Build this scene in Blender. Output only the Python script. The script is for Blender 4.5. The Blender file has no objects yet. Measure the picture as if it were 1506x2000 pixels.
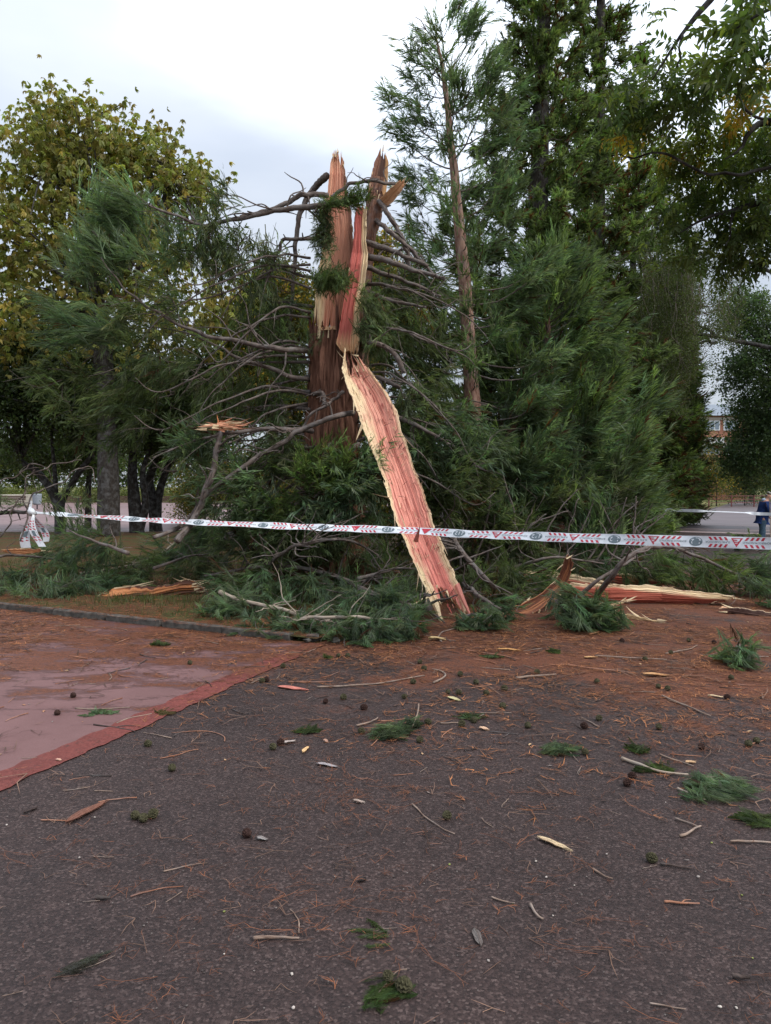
import bpy, bmesh, math, random
import numpy as np
from mathutils import Vector
random.seed(7)
RNG = np.random.default_rng(11)
sc = bpy.context.scene
COL = sc.collection
pi = math.pi

# ------------------------------------------------------------------ camera
CAMH, F, CX, CY, HOR = 1.8, 1500.0, 753.0, 1000.0, 950.0
PIT = math.atan((CY - HOR) / F)
cd = bpy.data.cameras.new('camera')
cam = bpy.data.objects.new('camera', cd); COL.objects.link(cam)
cam.location = (0, 0, CAMH); cam.rotation_euler = (pi / 2 - PIT, 0, 0)
cd.sensor_fit = 'VERTICAL'; cd.sensor_height = 36.0; cd.lens = 36.0 * F / 2000.0
cd.clip_start = 0.05; cd.clip_end = 2000
sc.camera = cam

# ------------------------------------------------------------------ sky and sun (overcast)
SUN_EL, SUN_AZ = math.radians(52), math.radians(118)      # azimuth measured from +Y to +X
w = bpy.data.worlds.new('World'); sc.world = w; w.use_nodes = True
nt = w.node_tree; nt.nodes.clear(); N = nt.nodes.new; LK = nt.links.new
out = N('ShaderNodeOutputWorld'); bg = N('ShaderNodeBackground')
sky = N('ShaderNodeTexSky'); sky.sky_type = 'NISHITA'; sky.sun_disc = False
sky.sun_elevation = SUN_EL; sky.sun_rotation = SUN_AZ
tc = N('ShaderNodeTexCoord'); sep = N('ShaderNodeSeparateXYZ'); LK(tc.outputs['Generated'], sep.inputs[0])
mp = N('ShaderNodeMapping'); mp.inputs['Scale'].default_value = (1.6, 1.6, 4.5); LK(tc.outputs['Generated'], mp.inputs[0])
nz = N('ShaderNodeTexNoise'); nz.inputs['Scale'].default_value = 1.25; nz.inputs['Detail'].default_value = 5; nz.inputs['Roughness'].default_value = .5
LK(mp.outputs[0], nz.inputs['Vector'])
rmp = N('ShaderNodeValToRGB'); LK(nz.outputs['Fac'], rmp.inputs[0])
rmp.color_ramp.elements[0].position = .33; rmp.color_ramp.elements[0].color = (.218, .243, .286, 1)
rmp.color_ramp.elements[1].position = .66; rmp.color_ramp.elements[1].color = (.292, .311, .342, 1)
# a thin bright part of the cloud layer above and to the right of the broken tree
sd = Vector((math.sin(math.radians(12)) * math.cos(math.radians(44)), math.cos(math.radians(12)) * math.cos(math.radians(44)), math.sin(math.radians(44))))
dt = N('ShaderNodeVectorMath'); dt.operation = 'DOT_PRODUCT'; dt.inputs[1].default_value = sd; LK(tc.outputs['Generated'], dt.inputs[0])
gl = N('ShaderNodeMapRange'); gl.interpolation_type = 'SMOOTHSTEP'
for k, v in zip(('From Min', 'From Max', 'To Min', 'To Max'), (.880, .945, 0, 1.1)): gl.inputs[k].default_value = v
dn_ = N('ShaderNodeMath'); dn_.operation = 'MULTIPLY_ADD'; LK(nz.outputs['Fac'], dn_.inputs[0]); dn_.inputs[1].default_value = .12; LK(dt.outputs['Value'], dn_.inputs[2])
dn2 = N('ShaderNodeMath'); dn2.operation = 'SUBTRACT'; LK(dn_.outputs[0], dn2.inputs[0]); dn2.inputs[1].default_value = .06; LK(dn2.outputs[0], gl.inputs['Value'])
# overcast law: zenith brighter than horizon
ov = N('ShaderNodeMapRange')
for k, v in zip(('From Min', 'From Max', 'To Min', 'To Max'), (0, 1, .95, 3.1)): ov.inputs[k].default_value = v
LK(sep.outputs['Z'], ov.inputs['Value'])
ad = N('ShaderNodeMath'); ad.operation = 'ADD'; LK(gl.outputs[0], ad.inputs[0]); LK(ov.outputs[0], ad.inputs[1])
sc1 = N('ShaderNodeVectorMath'); sc1.operation = 'SCALE'; LK(rmp.outputs[0], sc1.inputs[0]); LK(ad.outputs[0], sc1.inputs['Scale'])
ks = N('ShaderNodeVectorMath'); ks.operation = 'SCALE'; ks.inputs['Scale'].default_value = .012; LK(sky.outputs[0], ks.inputs[0])
sm = N('ShaderNodeVectorMath'); sm.operation = 'ADD'; LK(sc1.outputs[0], sm.inputs[0]); LK(ks.outputs[0], sm.inputs[1])
LK(sm.outputs[0], bg.inputs['Color']); bg.inputs['Strength'].default_value = .95; LK(bg.outputs[0], out.inputs[0])
sl = bpy.data.lights.new('sun', 'SUN'); sl.energy = 1.5; sl.angle = math.radians(30); sl.color = (1, .97, .92)
so = bpy.data.objects.new('sun', sl); COL.objects.link(so)
sv = Vector((math.sin(SUN_AZ) * math.cos(SUN_EL), math.cos(SUN_AZ) * math.cos(SUN_EL), math.sin(SUN_EL)))
so.rotation_euler = sv.to_track_quat('Z', 'Y').to_euler()
sc.view_settings.view_transform = 'Standard'; sc.view_settings.look = 'None'
sc.view_settings.exposure = 0.82; sc.view_settings.gamma = 1
try: sc.view_settings.use_curve_mapping = False
except Exception: pass

# ------------------------------------------------------------------ placing helpers
CA, SA = math.cos(PIT), math.sin(PIT)
def ray(px, py):
    a, b = (px - CX) / F, (CY - py) / F
    return np.array([a, CA + b * SA, -SA + b * CA])
def at(px, py, Y):
    d = ray(px, py); return np.array([0, 0, CAMH]) + d * (Y / d[1])
def gnd(px, py, z=0.0):
    d = ray(px, py); return np.array([0, 0, CAMH]) + d * ((z - CAMH) / d[2])

# ------------------------------------------------------------------ noise
def vnoise(x, y, seed=0):
    x = np.asarray(x, float); y = np.asarray(y, float)
    xi = np.floor(x).astype(np.int64); yi = np.floor(y).astype(np.int64); xf = x - xi; yf = y - yi
    def h(a, b):
        n = (a * 374761393 + b * 668265263 + seed * 974634777) & 0xffffffff
        n = ((n ^ (n >> 13)) * 1274126177) & 0xffffffff
        return ((n ^ (n >> 16)) & 0xffff) / 65535.0
    u = xf * xf * (3 - 2 * xf); v = yf * yf * (3 - 2 * yf)
    return (h(xi, yi) * (1 - u) + h(xi + 1, yi) * u) * (1 - v) + (h(xi, yi + 1) * (1 - u) + h(xi + 1, yi + 1) * u) * v
def fbm(x, y, seed=0, oct=4):
    s = 0; a = .5; t = 0
    for i in range(oct):
        s = s + a * vnoise(np.asarray(x) * 2 ** i, np.asarray(y) * 2 ** i, seed + i); t += a; a *= .55
    return s / t

# ------------------------------------------------------------------ mesh batches
class MB:
    def __init__(s): s.V = []; s.T = []; s.C = []; s.U = []; s.n = 0
    def add(s, V, T, C=None, U=None):
        V = np.asarray(V, float); T = np.asarray(T, np.int64)
        if len(V) == 0: return s
        s.V.append(V); s.T.append(T + s.n); s.n += len(V)
        C = np.array([.5, .5, .5]) if C is None else np.asarray(C, float)
        if C.ndim == 1: C = np.tile(C, (len(V), 1))
        s.C.append(C); s.U.append(np.zeros((len(V), 3)) if U is None else np.asarray(U, float)); return s
    def mesh(s, name, mat, origin=(0, 0, 0), smooth=False):
        V = np.concatenate(s.V) - np.asarray(origin, float); T = np.concatenate(s.T)
        me = bpy.data.meshes.new(name); nv, ntri = len(V), len(T)
        me.vertices.add(nv); me.vertices.foreach_set('co', V.astype(np.float32).ravel())
        me.loops.add(ntri * 3); me.loops.foreach_set('vertex_index', T.astype(np.int32).ravel())
        me.polygons.add(ntri); me.polygons.foreach_set('loop_start', np.arange(0, ntri * 3, 3, dtype=np.int32))
        me.polygons.foreach_set('loop_total', np.full(ntri, 3, np.int32))
        me.polygons.foreach_set('use_smooth', np.full(ntri, smooth, bool))
        me.update(calc_edges=True)
        a = me.color_attributes.new('tint', 'FLOAT_COLOR', 'POINT')
        C = np.concatenate([np.concatenate(s.C), np.ones((nv, 1))], 1); a.data.foreach_set('color', C.astype(np.float32).ravel())
        f = me.attributes.new('flow', 'FLOAT_VECTOR', 'POINT'); f.data.foreach_set('vector', np.concatenate(s.U).astype(np.float32).ravel())
        me.materials.append(mat); return me

def tag(o, label=None, cat=None, group=None, kind=None):
    if label: o['label'] = label
    if cat: o['category'] = cat
    if group: o['group'] = group
    if kind: o['kind'] = kind
    return o
def thing(name, label, cat, loc=(0, 0, 0), group=None):
    o = bpy.data.objects.new(name, None); COL.objects.link(o); o.location = tuple(loc); o.empty_display_size = .1
    return tag(o, label, cat, group)
def wloc(o):
    v = np.zeros(3)
    while o is not None: v = v + np.array(o.location); o = o.parent
    return v
def part(name, mb, mat, parent=None, smooth=False, loc=None, kind=None, label=None):
    org = wloc(parent) if parent is not None else (np.zeros(3) if loc is None else np.asarray(loc))
    o = bpy.data.objects.new(name, mb.mesh(name, mat, org, smooth)); COL.objects.link(o)
    if parent is not None: o.parent = parent
    else: o.location = tuple(org)
    return tag(o, label=label, kind=kind)
def solo(name, mb, mat, label, cat, group=None, smooth=False, loc=None):
    o = part(name, mb, mat, None, smooth, loc); return tag(o, label, cat, group)
def struct(name, mb, mat, smooth=False, kind='structure'):
    return tag(part(name, mb, mat, None, smooth), kind=kind)

def box(c, s, rz=0.0, bev=0.0):
    """box centred c, size s, turned rz; returns V,T"""
    x, y, z = [k / 2 for k in s]
    if bev <= 0:
        V = np.array([[a * x, b * y, c_ * z] for a in (-1, 1) for b in (-1, 1) for c_ in (-1, 1)])
        T = [[0, 1, 3], [0, 3, 2], [4, 6, 7], [4, 7, 5], [0, 4, 5], [0, 5, 1], [2, 3, 7], [2, 7, 6], [0, 2, 6], [0, 6, 4], [1, 5, 7], [1, 7, 3]]
    else:
        b = bev; V = []; T = []
        for zz, k in ((-z, b), (-z + b, 0), (z - b, 0), (z, b)):
            for (sx, sy) in ((-1, -1), (1, -1), (1, 1), (-1, 1)): V.append([sx * (x - k), sy * (y - k), zz])
        V = np.array(V)
        for r in range(3):
            for i in range(4):
                a, b_ = r * 4 + i, r * 4 + (i + 1) % 4; T += [[a, b_, b_ + 4], [a, b_ + 4, a + 4]]
        T += [[0, 2, 1], [0, 3, 2], [12, 13, 14], [12, 14, 15]]
    cr, sr = math.cos(rz), math.sin(rz)
    V = V @ np.array([[cr, sr, 0], [-sr, cr, 0], [0, 0, 1]]) + np.asarray(c, float)
    return V, T

def smooth_path(P, R, n):
    P = np.asarray(P, float); R = np.asarray(R, float)
    d = np.r_[0, np.cumsum(np.linalg.norm(np.diff(P, axis=0), axis=1))]; m = len(P)
    if m == 2:
        t = np.linspace(0, 1, n)[:, None]; return P[0] * (1 - t) + P[1] * t, R[0] + (R[1] - R[0]) * t[:, 0]
    s = np.linspace(0, d[-1], n); k = np.clip(np.searchsorted(d, s, 'right') - 1, 0, m - 2)
    t = ((s - d[k]) / np.maximum(d[k + 1] - d[k], 1e-9))[:, None]
    p0 = P[np.maximum(k - 1, 0)]; p1 = P[k]; p2 = P[k + 1]; p3 = P[np.minimum(k + 2, m - 1)]
    Q = .5 * ((2 * p1) + (-p0 + p2) * t + (2 * p0 - 5 * p1 + 4 * p2 - p3) * t ** 2 + (-p0 + 3 * p1 - 3 * p2 + p3) * t ** 3)
    return Q, np.interp(s, d, R)

def tube(P, R, sides=7, n=None, col=(.5, .5, .5), wob=0.0, rough=0.0, cap=True, seed=0):
    P = np.asarray(P, float)
    if n is None: n = max(4, len(P) * 3)
    Q, r = smooth_path(P, R, n)
    if wob:
        L = np.linspace(0, len(P) * 2.2, n)
        Q = Q + wob * (np.stack([vnoise(L, L * 0 + 1.5, seed + 1), vnoise(L, L * 0 + 4.5, seed + 2), vnoise(L, L * 0 + 7.5, seed + 3)], 1) - .5) * np.minimum(1, np.linspace(0, 4, n))[:, None]
    T = np.gradient(Q, axis=0); T /= np.maximum(np.linalg.norm(T, axis=1, keepdims=True), 1e-9)
    ref = np.array([0, 0, 1.]) if abs(T[:, 2]).mean() < .8 else np.array([0, 1., 0])
    A = np.cross(T, ref); A /= np.maximum(np.linalg.norm(A, axis=1, keepdims=True), 1e-9); B = np.cross(T, A)
    th = np.arange(sides) * 2 * pi / sides
    rr = np.repeat(r[:, None], sides, 1)
    if rough: rr = rr * (1 + rough * (RNG.random((n, sides)) - .5))
    V = Q[:, None] + rr[..., None] * (np.cos(th)[None, :, None] * A[:, None] + np.sin(th)[None, :, None] * B[:, None])
    d = np.r_[0, np.cumsum(np.linalg.norm(np.diff(Q, axis=0), axis=1))]
    U = np.stack([np.repeat(d[:, None], sides, 1), (np.abs(th - pi)[None] * rr), np.full((n, sides), seed * .37)], -1)
    i = np.arange(n - 1)[:, None] * sides; j = np.arange(sides)[None]; jn = (j + 1) % sides
    a = (i + j).ravel(); b = (i + jn).ravel(); c = a + sides; e = b + sides
    TT = np.concatenate([np.stack([a, b, e], 1), np.stack([a, e, c], 1)])
    V = V.reshape(-1, 3); U = U.reshape(-1, 3)
    if cap:
        V = np.concatenate([V, Q[:1], Q[-1:]]); U = np.concatenate([U, U[:1], U[-1:]]); m = n * sides
        jj = np.arange(sides); jk = (jj + 1) % sides; o2 = (n - 1) * sides
        TT = np.concatenate([TT, np.stack([jk, jj, np.full(sides, m)], 1), np.stack([o2 + jj, o2 + jk, np.full(sides, m + 1)], 1)])
    return V, TT, np.tile(np.asarray(col, float), (len(V), 1)), U

# ------------------------------------------------------------------ materials
def mat(name): 
    m = bpy.data.materials.new(name); m.use_nodes = True; t = m.node_tree; t.nodes.clear(); return m, t
def principled(t, rough=.8, spec=.3):
    o = t.nodes.new('ShaderNodeOutputMaterial'); b = t.nodes.new('ShaderNodeBsdfPrincipled')
    b.inputs['Roughness'].default_value = rough; b.inputs['Specular IOR Level'].default_value = spec
    t.links.new(b.outputs[0], o.inputs[0]); return b, o
def tnoise(t, vec, scale, detail=4, rough=.55, mapping=None):
    if mapping is not None:
        m = t.nodes.new('ShaderNodeMapping'); m.inputs['Scale'].default_value = mapping; t.links.new(vec, m.inputs[0]); vec = m.outputs[0]
    n = t.nodes.new('ShaderNodeTexNoise'); n.inputs['Scale'].default_value = scale; n.inputs['Detail'].default_value = detail; n.inputs['Roughness'].default_value = rough
    t.links.new(vec, n.inputs['Vector']); return n.outputs['Fac']
def maprange(t, v, a, b, c, d, smooth=False):
    m = t.nodes.new('ShaderNodeMapRange'); m.interpolation_type = 'SMOOTHSTEP' if smooth else 'LINEAR'
    for k, x in zip(('From Min', 'From Max', 'To Min', 'To Max'), (a, b, c, d)): m.inputs[k].default_value = x
    t.links.new(v, m.inputs['Value']); return m.outputs[0]
def mth(t, op, a, b=None):
    m = t.nodes.new('ShaderNodeMath'); m.operation = op
    for i, x in enumerate((a, b)):
        if x is None: continue
        if isinstance(x, (int, float)): m.inputs[i].default_value = x
        else: t.links.new(x, m.inputs[i])
    return m.outputs[0]
def mixc(t, f, a, b, mode='MIX'):
    m = t.nodes.new('ShaderNodeMix'); m.data_type = 'RGBA'; m.blend_type = mode
    for sock, x in ((m.inputs[0], f), (m.inputs[6], a), (m.inputs[7], b)):
        if isinstance(x, (int, float)): sock.default_value = x
        elif isinstance(x, tuple): sock.default_value = (*x, 1)
        else: t.links.new(x, sock)
    return m.outputs[2]
def ramp(t, f, stops):
    r = t.nodes.new('ShaderNodeValToRGB'); t.links.new(f, r.inputs[0]); e = r.color_ramp.elements
    while len(e) < len(stops): e.new(.5)
    for k, (p, c) in enumerate(stops): e[k].position = p; e[k].color = (*c, 1)
    return r.outputs[0]
def bump(t, h, b, strength=.5, dist=.01):
    n = t.nodes.new('ShaderNodeBump'); n.inputs['Strength'].default_value = strength; n.inputs['Distance'].default_value = dist
    t.links.new(h, n.inputs['Height']); t.links.new(n.outputs[0], b.inputs['Normal'])
def attr(t, name, out='Color'):
    a = t.nodes.new('ShaderNodeAttribute'); a.attribute_name = name; return a.outputs[out]
def pos(t): return t.nodes.new('ShaderNodeNewGeometry').outputs['Position']

def m_foliage(name, trans, rough=.55, spec=.35):
    m, t = mat(name); b, o = principled(t, rough, spec); c = attr(t, 'tint')
    v = tnoise(t, pos(t), 2.2, 3); c = mixc(t, 1.0, c, ramp(t, v, [(.3, (.72, .74, .72)), (.7, (1.25, 1.22, 1.1))]), 'MULTIPLY')
    t.links.new(c, b.inputs['Base Color'])
    tr = t.nodes.new('ShaderNodeBsdfTranslucent'); t.links.new(mixc(t, 1.0, c, (1.25, 1.35, .7), 'MULTIPLY'), tr.inputs[0])
    mx = t.nodes.new('ShaderNodeMixShader'); mx.inputs[0].default_value = trans
    t.links.new(b.outputs[0], mx.inputs[1]); t.links.new(tr.outputs[0], mx.inputs[2]); t.links.new(mx.outputs[0], o.inputs[0]); return m
M_NEEDLE = m_foliage('needle_foliage', .48, .6, .25)
M_LEAF = m_foliage('leaf_foliage', .45, .5, .35)

def m_bark(name, lo, hi, scale=(9, 60, 1), bs=.7, bd=.02, rough=.9):
    m, t = mat(name); b, o = principled(t, rough, .2); f = attr(t, 'flow', 'Vector')
    n1 = tnoise(t, f, 1.0, 6, .65, scale); n2 = tnoise(t, pos(t), 7, 4)
    c = ramp(t, n1, [(.32, lo), (.68, hi)]); c = mixc(t, maprange(t, n2, .45, .75, 0, .45), c, mixc(t, 1.0, attr(t, 'tint'), (.5, .5, .5), 'MULTIPLY'))
    t.links.new(c, b.inputs['Base Color']); bump(t, n1, b, bs, bd); return m
M_BARK_SEQ = m_bark('sequoia_bark', (.060, .024, .016), (.34, .17, .11), (1.6, 38, 1), 1.0, .05)
M_BARK_SLIM = m_bark('slim_trunk_bark', (.12, .042, .026), (.46, .29, .22), (5, 16, 1), .8, .02)
M_BARK_GREY = m_bark('branch_bark', (.035, .026, .022), (.215, .165, .14), (9, 40, 1), .9, .012)
M_BARK_PALE = m_bark('pale_stick_bark', (.2, .15, .11), (.5, .40, .31), (8, 70, 1), .5, .006)
M_BARK_MID = m_bark('mid_bark', (.024, .020, .017), (.080, .066, .056), (6, 30, 1), .8, .03)
M_BARK_DARK = m_bark('dark_bark', (.012, .010, .009), (.05, .042, .036), (6, 30, 1), .8, .03)

def m_wood():
    m, t = mat('split_wood'); b, o = principled(t, .62, .35); f = attr(t, 'flow', 'Vector')
    n1 = tnoise(t, f, 1.0, 7, .7, (.55, 150, 1)); n2 = tnoise(t, f, 1.0, 5, .6, (2.2, 34, 3)); n3 = tnoise(t, f, 1.0, 3, .5, (22, 150, 3))
    c = mixc(t, 1.0, attr(t, 'tint'), ramp(t, n1, [(.28, (.42, .26, .23)), (.43, (.86, .78, .74)), (.55, (1.05, 1.03, 1.0)), (.72, (1.22, 1.26, 1.24))]), 'MULTIPLY')
    c = mixc(t, maprange(t, n2, .56, .68, 0, .6), c, mixc(t, 1.0, attr(t, 'tint'), (.42, .25, .22), 'MULTIPLY'))
    t.links.new(c, b.inputs['Base Color']); h = mth(t, 'ADD', n1, mth(t, 'MULTIPLY', n3, .35)); bump(t, h, b, .85, .018); return m
M_WOOD = m_wood()

def m_plain(name, col, rough=.7, spec=.3, var=.15, vs=8.0, bs=0.0, metal=0.0):
    m, t = mat(name); b, o = principled(t, rough, spec); n = tnoise(t, pos(t), vs, 5)
    c = mixc(t, 1.0, tuple(col), ramp(t, n, [(.3, (1 - var,) * 3), (.7, (1 + var,) * 3)]), 'MULTIPLY')
    t.links.new(c, b.inputs['Base Color']); b.inputs['Metallic'].default_value = metal
    if bs: bump(t, n, b, bs, .01)
    return m
def m_tint(name, rough=.8, spec=.25, vs=60.0, bs=.4, bd=.004):
    m, t = mat(name); b, o = principled(t, rough, spec); n = tnoise(t, pos(t), vs, 4)
    c = mixc(t, 1.0, attr(t, 'tint'), ramp(t, n, [(.3, (.7, .7, .7)), (.7, (1.25, 1.25, 1.25))]), 'MULTIPLY')
    t.links.new(c, b.inputs['Base Color']); bump(t, n, b, bs, bd); return m
M_TINT = m_tint('tinted_matter')

# line of the path edge: kerb corner at KC, running along direction KD
KC = gnd(618, 1257)[:2]; KE = gnd(1310, 1022)[:2]; KD = (KE - KC) / np.linalg.norm(KE - KC); KN = np.array([KD[1], -KD[0]])   # KN points right (to the path)
SD = KC - gnd(36, 1511)[:2]; SD = SD / np.linalg.norm(SD); SN = np.array([SD[1], -SD[0]])      # painted strip: from the corner towards the camera
K0 = gnd(0, 1188)[:2]; LD = (K0 - KC) / np.linalg.norm(K0 - KC)     # left kerb direction

def litter_mask(t, p, lo=.47, hi=.72):
    """needle mat lying on the ground: denser near the fallen tree, ragged patches"""
    s = t.nodes.new('ShaderNodeSeparateXYZ'); t.links.new(p, s.inputs[0])
    yy = mth(t, 'ADD', s.outputs['Y'], mth(t, 'MULTIPLY', s.outputs['X'], .42))
    near = maprange(t, yy, 4.2, 9.2, -.42, .25, True)
    far = maprange(t, s.outputs['Y'], 13, 20, 0, -.5, True)
    n = tnoise(t, p, 1.1, 8, .68); n2 = tnoise(t, p, 22, 6, .75)
    v = mth(t, 'ADD', mth(t, 'ADD', maprange(t, n, .3, .7, .15, .85), near), mth(t, 'ADD', far, mth(t, 'MULTIPLY', mth(t, 'SUBTRACT', n2, .5), .55)))
    return maprange(t, v, lo, hi, 0, .88)
def litter_col(t, p):
    n = tnoise(t, p, 48, 10, .9, (1.0, .6, 1)); return ramp(t, n, [(.32, (.018, .009, .007)), (.45, (.07, .025, .014)), (.56, (.20, .064, .027)), (.72, (.36, .145, .068))])
def m_asphalt():
    m, t = mat('asphalt'); b, o = principled(t, .66, .3); p = pos(t)
    v = t.nodes.new('ShaderNodeTexVoronoi'); v.inputs['Scale'].default_value = 95; t.links.new(p, v.inputs['Vector'])
    v2 = t.nodes.new('ShaderNodeTexVoronoi'); v2.inputs['Scale'].default_value = 42; t.links.new(p, v2.inputs['Vector'])
    n = tnoise(t, p, 260, 3, .7); big = tnoise(t, p, .55, 6, .6)
    hs = t.nodes.new('ShaderNodeSeparateColor'); t.links.new(v.outputs['Color'], hs.inputs[0])
    hs2 = t.nodes.new('ShaderNodeSeparateColor'); t.links.new(v2.outputs['Color'], hs2.inputs[0])
    c = ramp(t, hs.outputs[0], [(0, (.020, .0122, .0110)), (.50, (.036, .0222, .0198)), (.84, (.053, .0335, .0300)), (1, (.095, .066, .059))])
    core = maprange(t, v2.outputs['Distance'], .12, .30, 1, 0); pick = mth(t, 'GREATER_THAN', hs2.outputs[1], .86)
    c = mixc(t, mth(t, 'MULTIPLY', mth(t, 'MULTIPLY', core, pick), .5), c, (.12, .092, .084))
    c = mixc(t, 1.0, c, ramp(t, big, [(.3, (.78, .78, .79)), (.7, (1.2, 1.18, 1.16))]), 'MULTIPLY')
    c = mixc(t, 1.0, c, ramp(t, tnoise(t, p, 6, 4, .7), [(.3, (.85, .85, .85)), (.7, (1.14, 1.12, 1.12))]), 'MULTIPLY')
    vc = t.nodes.new('ShaderNodeTexVoronoi'); vc.feature = 'DISTANCE_TO_EDGE'; vc.inputs['Scale'].default_value = .42
    wp = t.nodes.new('ShaderNodeVectorMath'); wp.operation = 'ADD'; nw = t.nodes.new('ShaderNodeTexNoise'); nw.inputs['Scale'].default_value = 3.5; nw.inputs['Detail'].default_value = 6; t.links.new(p, nw.inputs['Vector'])
    t.links.new(p, wp.inputs[0]); t.links.new(nw.outputs['Color'], wp.inputs[1]); t.links.new(wp.outputs[0], vc.inputs['Vector'])
    ck = mth(t, 'MULTIPLY', maprange(t, vc.outputs['Distance'], .001, .006, 1, 0), maprange(t, big, .48, .58, 0, .7)); c = mixc(t, ck, c, (.008, .006, .005))
    st = tnoise(t, p, 1.7, 7, .7, (1.6, .6, 1)); c = mixc(t, maprange(t, st, .56, .74, 0, .28), c, (.016, .012, .011))
    mk = litter_mask(t, p); c = mixc(t, mk, c, litter_col(t, p)); t.links.new(c, b.inputs['Base Color'])
    h = mth(t, 'ADD', mth(t, 'MULTIPLY', v.outputs['Distance'], -.9), mth(t, 'MULTIPLY', n, .8)); bump(t, h, b, .55, .006)
    t.links.new(mth(t, 'ADD', maprange(t, big, .35, .65, .52, .72), mth(t, 'MULTIPLY', mk, .2)), b.inputs['Roughness']); return m
def m_pad():
    m, t = mat('pink_concrete'); b, o = principled(t, .6, .35); p = pos(t)
    n = tnoise(t, p, .9, 7, .65); fine = tnoise(t, p, 120, 4, .7)
    c = ramp(t, n, [(.3, (.135, .066, .062)), (.7, (.20, .105, .10))])
    c = mixc(t, 1.0, c, ramp(t, fine, [(.3, (.85, .85, .85)), (.7, (1.12, 1.12, 1.12))]), 'MULTIPLY')
    s = t.nodes.new('ShaderNodeSeparateXYZ'); t.links.new(p, s.inputs[0])
    nn = tnoise(t, p, 1.25, 9, .72, (.8, 2.0, 1)); n2 = tnoise(t, p, 30, 7, .8)
    yy = mth(t, 'SUBTRACT', s.outputs['Y'], mth(t, 'MULTIPLY', s.outputs['X'], .12))
    v = mth(t, 'ADD', mth(t, 'ADD', maprange(t, nn, .34, .66, .08, .92), maprange(t, yy, 5.4, 9.9, -.22, .24, True)), mth(t, 'MULTIPLY', mth(t, 'SUBTRACT', n2, .5), .5))
    wet = maprange(t, v, .42, .47, 0, 1)
    c = mixc(t, mth(t, 'MULTIPLY', wet, .6), c, (.062, .027, .026)); mk = maprange(t, v, .53, .66, 0, .92)
    c = mixc(t, mk, c, litter_col(t, p)); t.links.new(c, b.inputs['Base Color']); bump(t, fine, b, .3, .003)
    t.links.new(maprange(t, wet, 0, 1, .72, .55), b.inputs['Roughness']); return m
def m_strip():
    m, t = mat('red_strip'); b, o = principled(t, .7, .3); p = pos(t)
    n = tnoise(t, p, 45, 6, .75); big = tnoise(t, p, 2, 5, .6)
    c = ramp(t, n, [(.3, (.10, .024, .020)), (.55, (.185, .046, .036)), (.75, (.25, .085, .066))]); c = mixc(t, 1.0, c, ramp(t, big, [(.3, (.8, .8, .8)), (.7, (1.12, 1.1, 1.1))]), 'MULTIPLY')
    c = mixc(t, maprange(t, tnoise(t, p, 14, 8, .8), .56, .66, 0, .8), c, (.05, .03, .026)); c = mixc(t, litter_mask(t, p, .52, .66), c, litter_col(t, p)); t.links.new(c, b.inputs['Base Color']); bump(t, n, b, .4, .005); return m
def m_soil():
    m, t = mat('bed_soil'); b, o = principled(t, .9, .15); p = pos(t)
    n = tnoise(t, p, 1.3, 7, .7); f = tnoise(t, p, 60, 5, .8)
    c = ramp(t, f, [(.3, (.02, .013, .008)), (.55, (.11, .055, .025)), (.75, (.26, .12, .05))])
    c = mixc(t, maprange(t, n, .45, .6, 0, .75), c, ramp(t, f, [(.3, (.02, .03, .01)), (.7, (.085, .11, .035))]))
    t.links.new(c, b.inputs['Base Color']); bump(t, f, b, .6, .02); return m
def m_lawn():
    m, t = mat('lawn'); b, o = principled(t, .9, .15); p = pos(t)
    n = tnoise(t, p, .35, 7, .7); f = tnoise(t, p, 14, 6, .8)
    c = ramp(t, f, [(.3, (.05, .065, .02)), (.7, (.17, .17, .06))]); c = mixc(t, maprange(t, n, .45, .65, 0, .7), c, (.24, .19, .08))
    t.links.new(c, b.inputs['Base Color']); return m
def m_square(name, a, b2):
    m, t = mat(name); b, o = principled(t, .55, .45); p = pos(t)
    n = tnoise(t, p, .25, 7, .65, (1, 2.5, 1)); f = tnoise(t, p, 8, 6, .7)
    c = ramp(t, n, [(.3, a), (.7, b2)]); c = mixc(t, 1.0, c, ramp(t, f, [(.3, (.8, .8, .8)), (.7, (1.15, 1.15, 1.15))]), 'MULTIPLY')
    t.links.new(c, b.inputs['Base Color']); return m
M_ASPH = m_asphalt(); M_PAD = m_pad(); M_STRIP = m_strip(); M_SOIL = m_soil(); M_LAWN = m_lawn()
M_SQUARE = m_square('pink_paving', (.15, .082, .078), (.23, .145, .138)); M_PATH = m_square('far_path_paving', (.07, .05, .051), (.13, .097, .098))
M_KERB = m_plain('kerb_concrete', (.10, .092, .08), .85, .2, .45, 14, .5)
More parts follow.
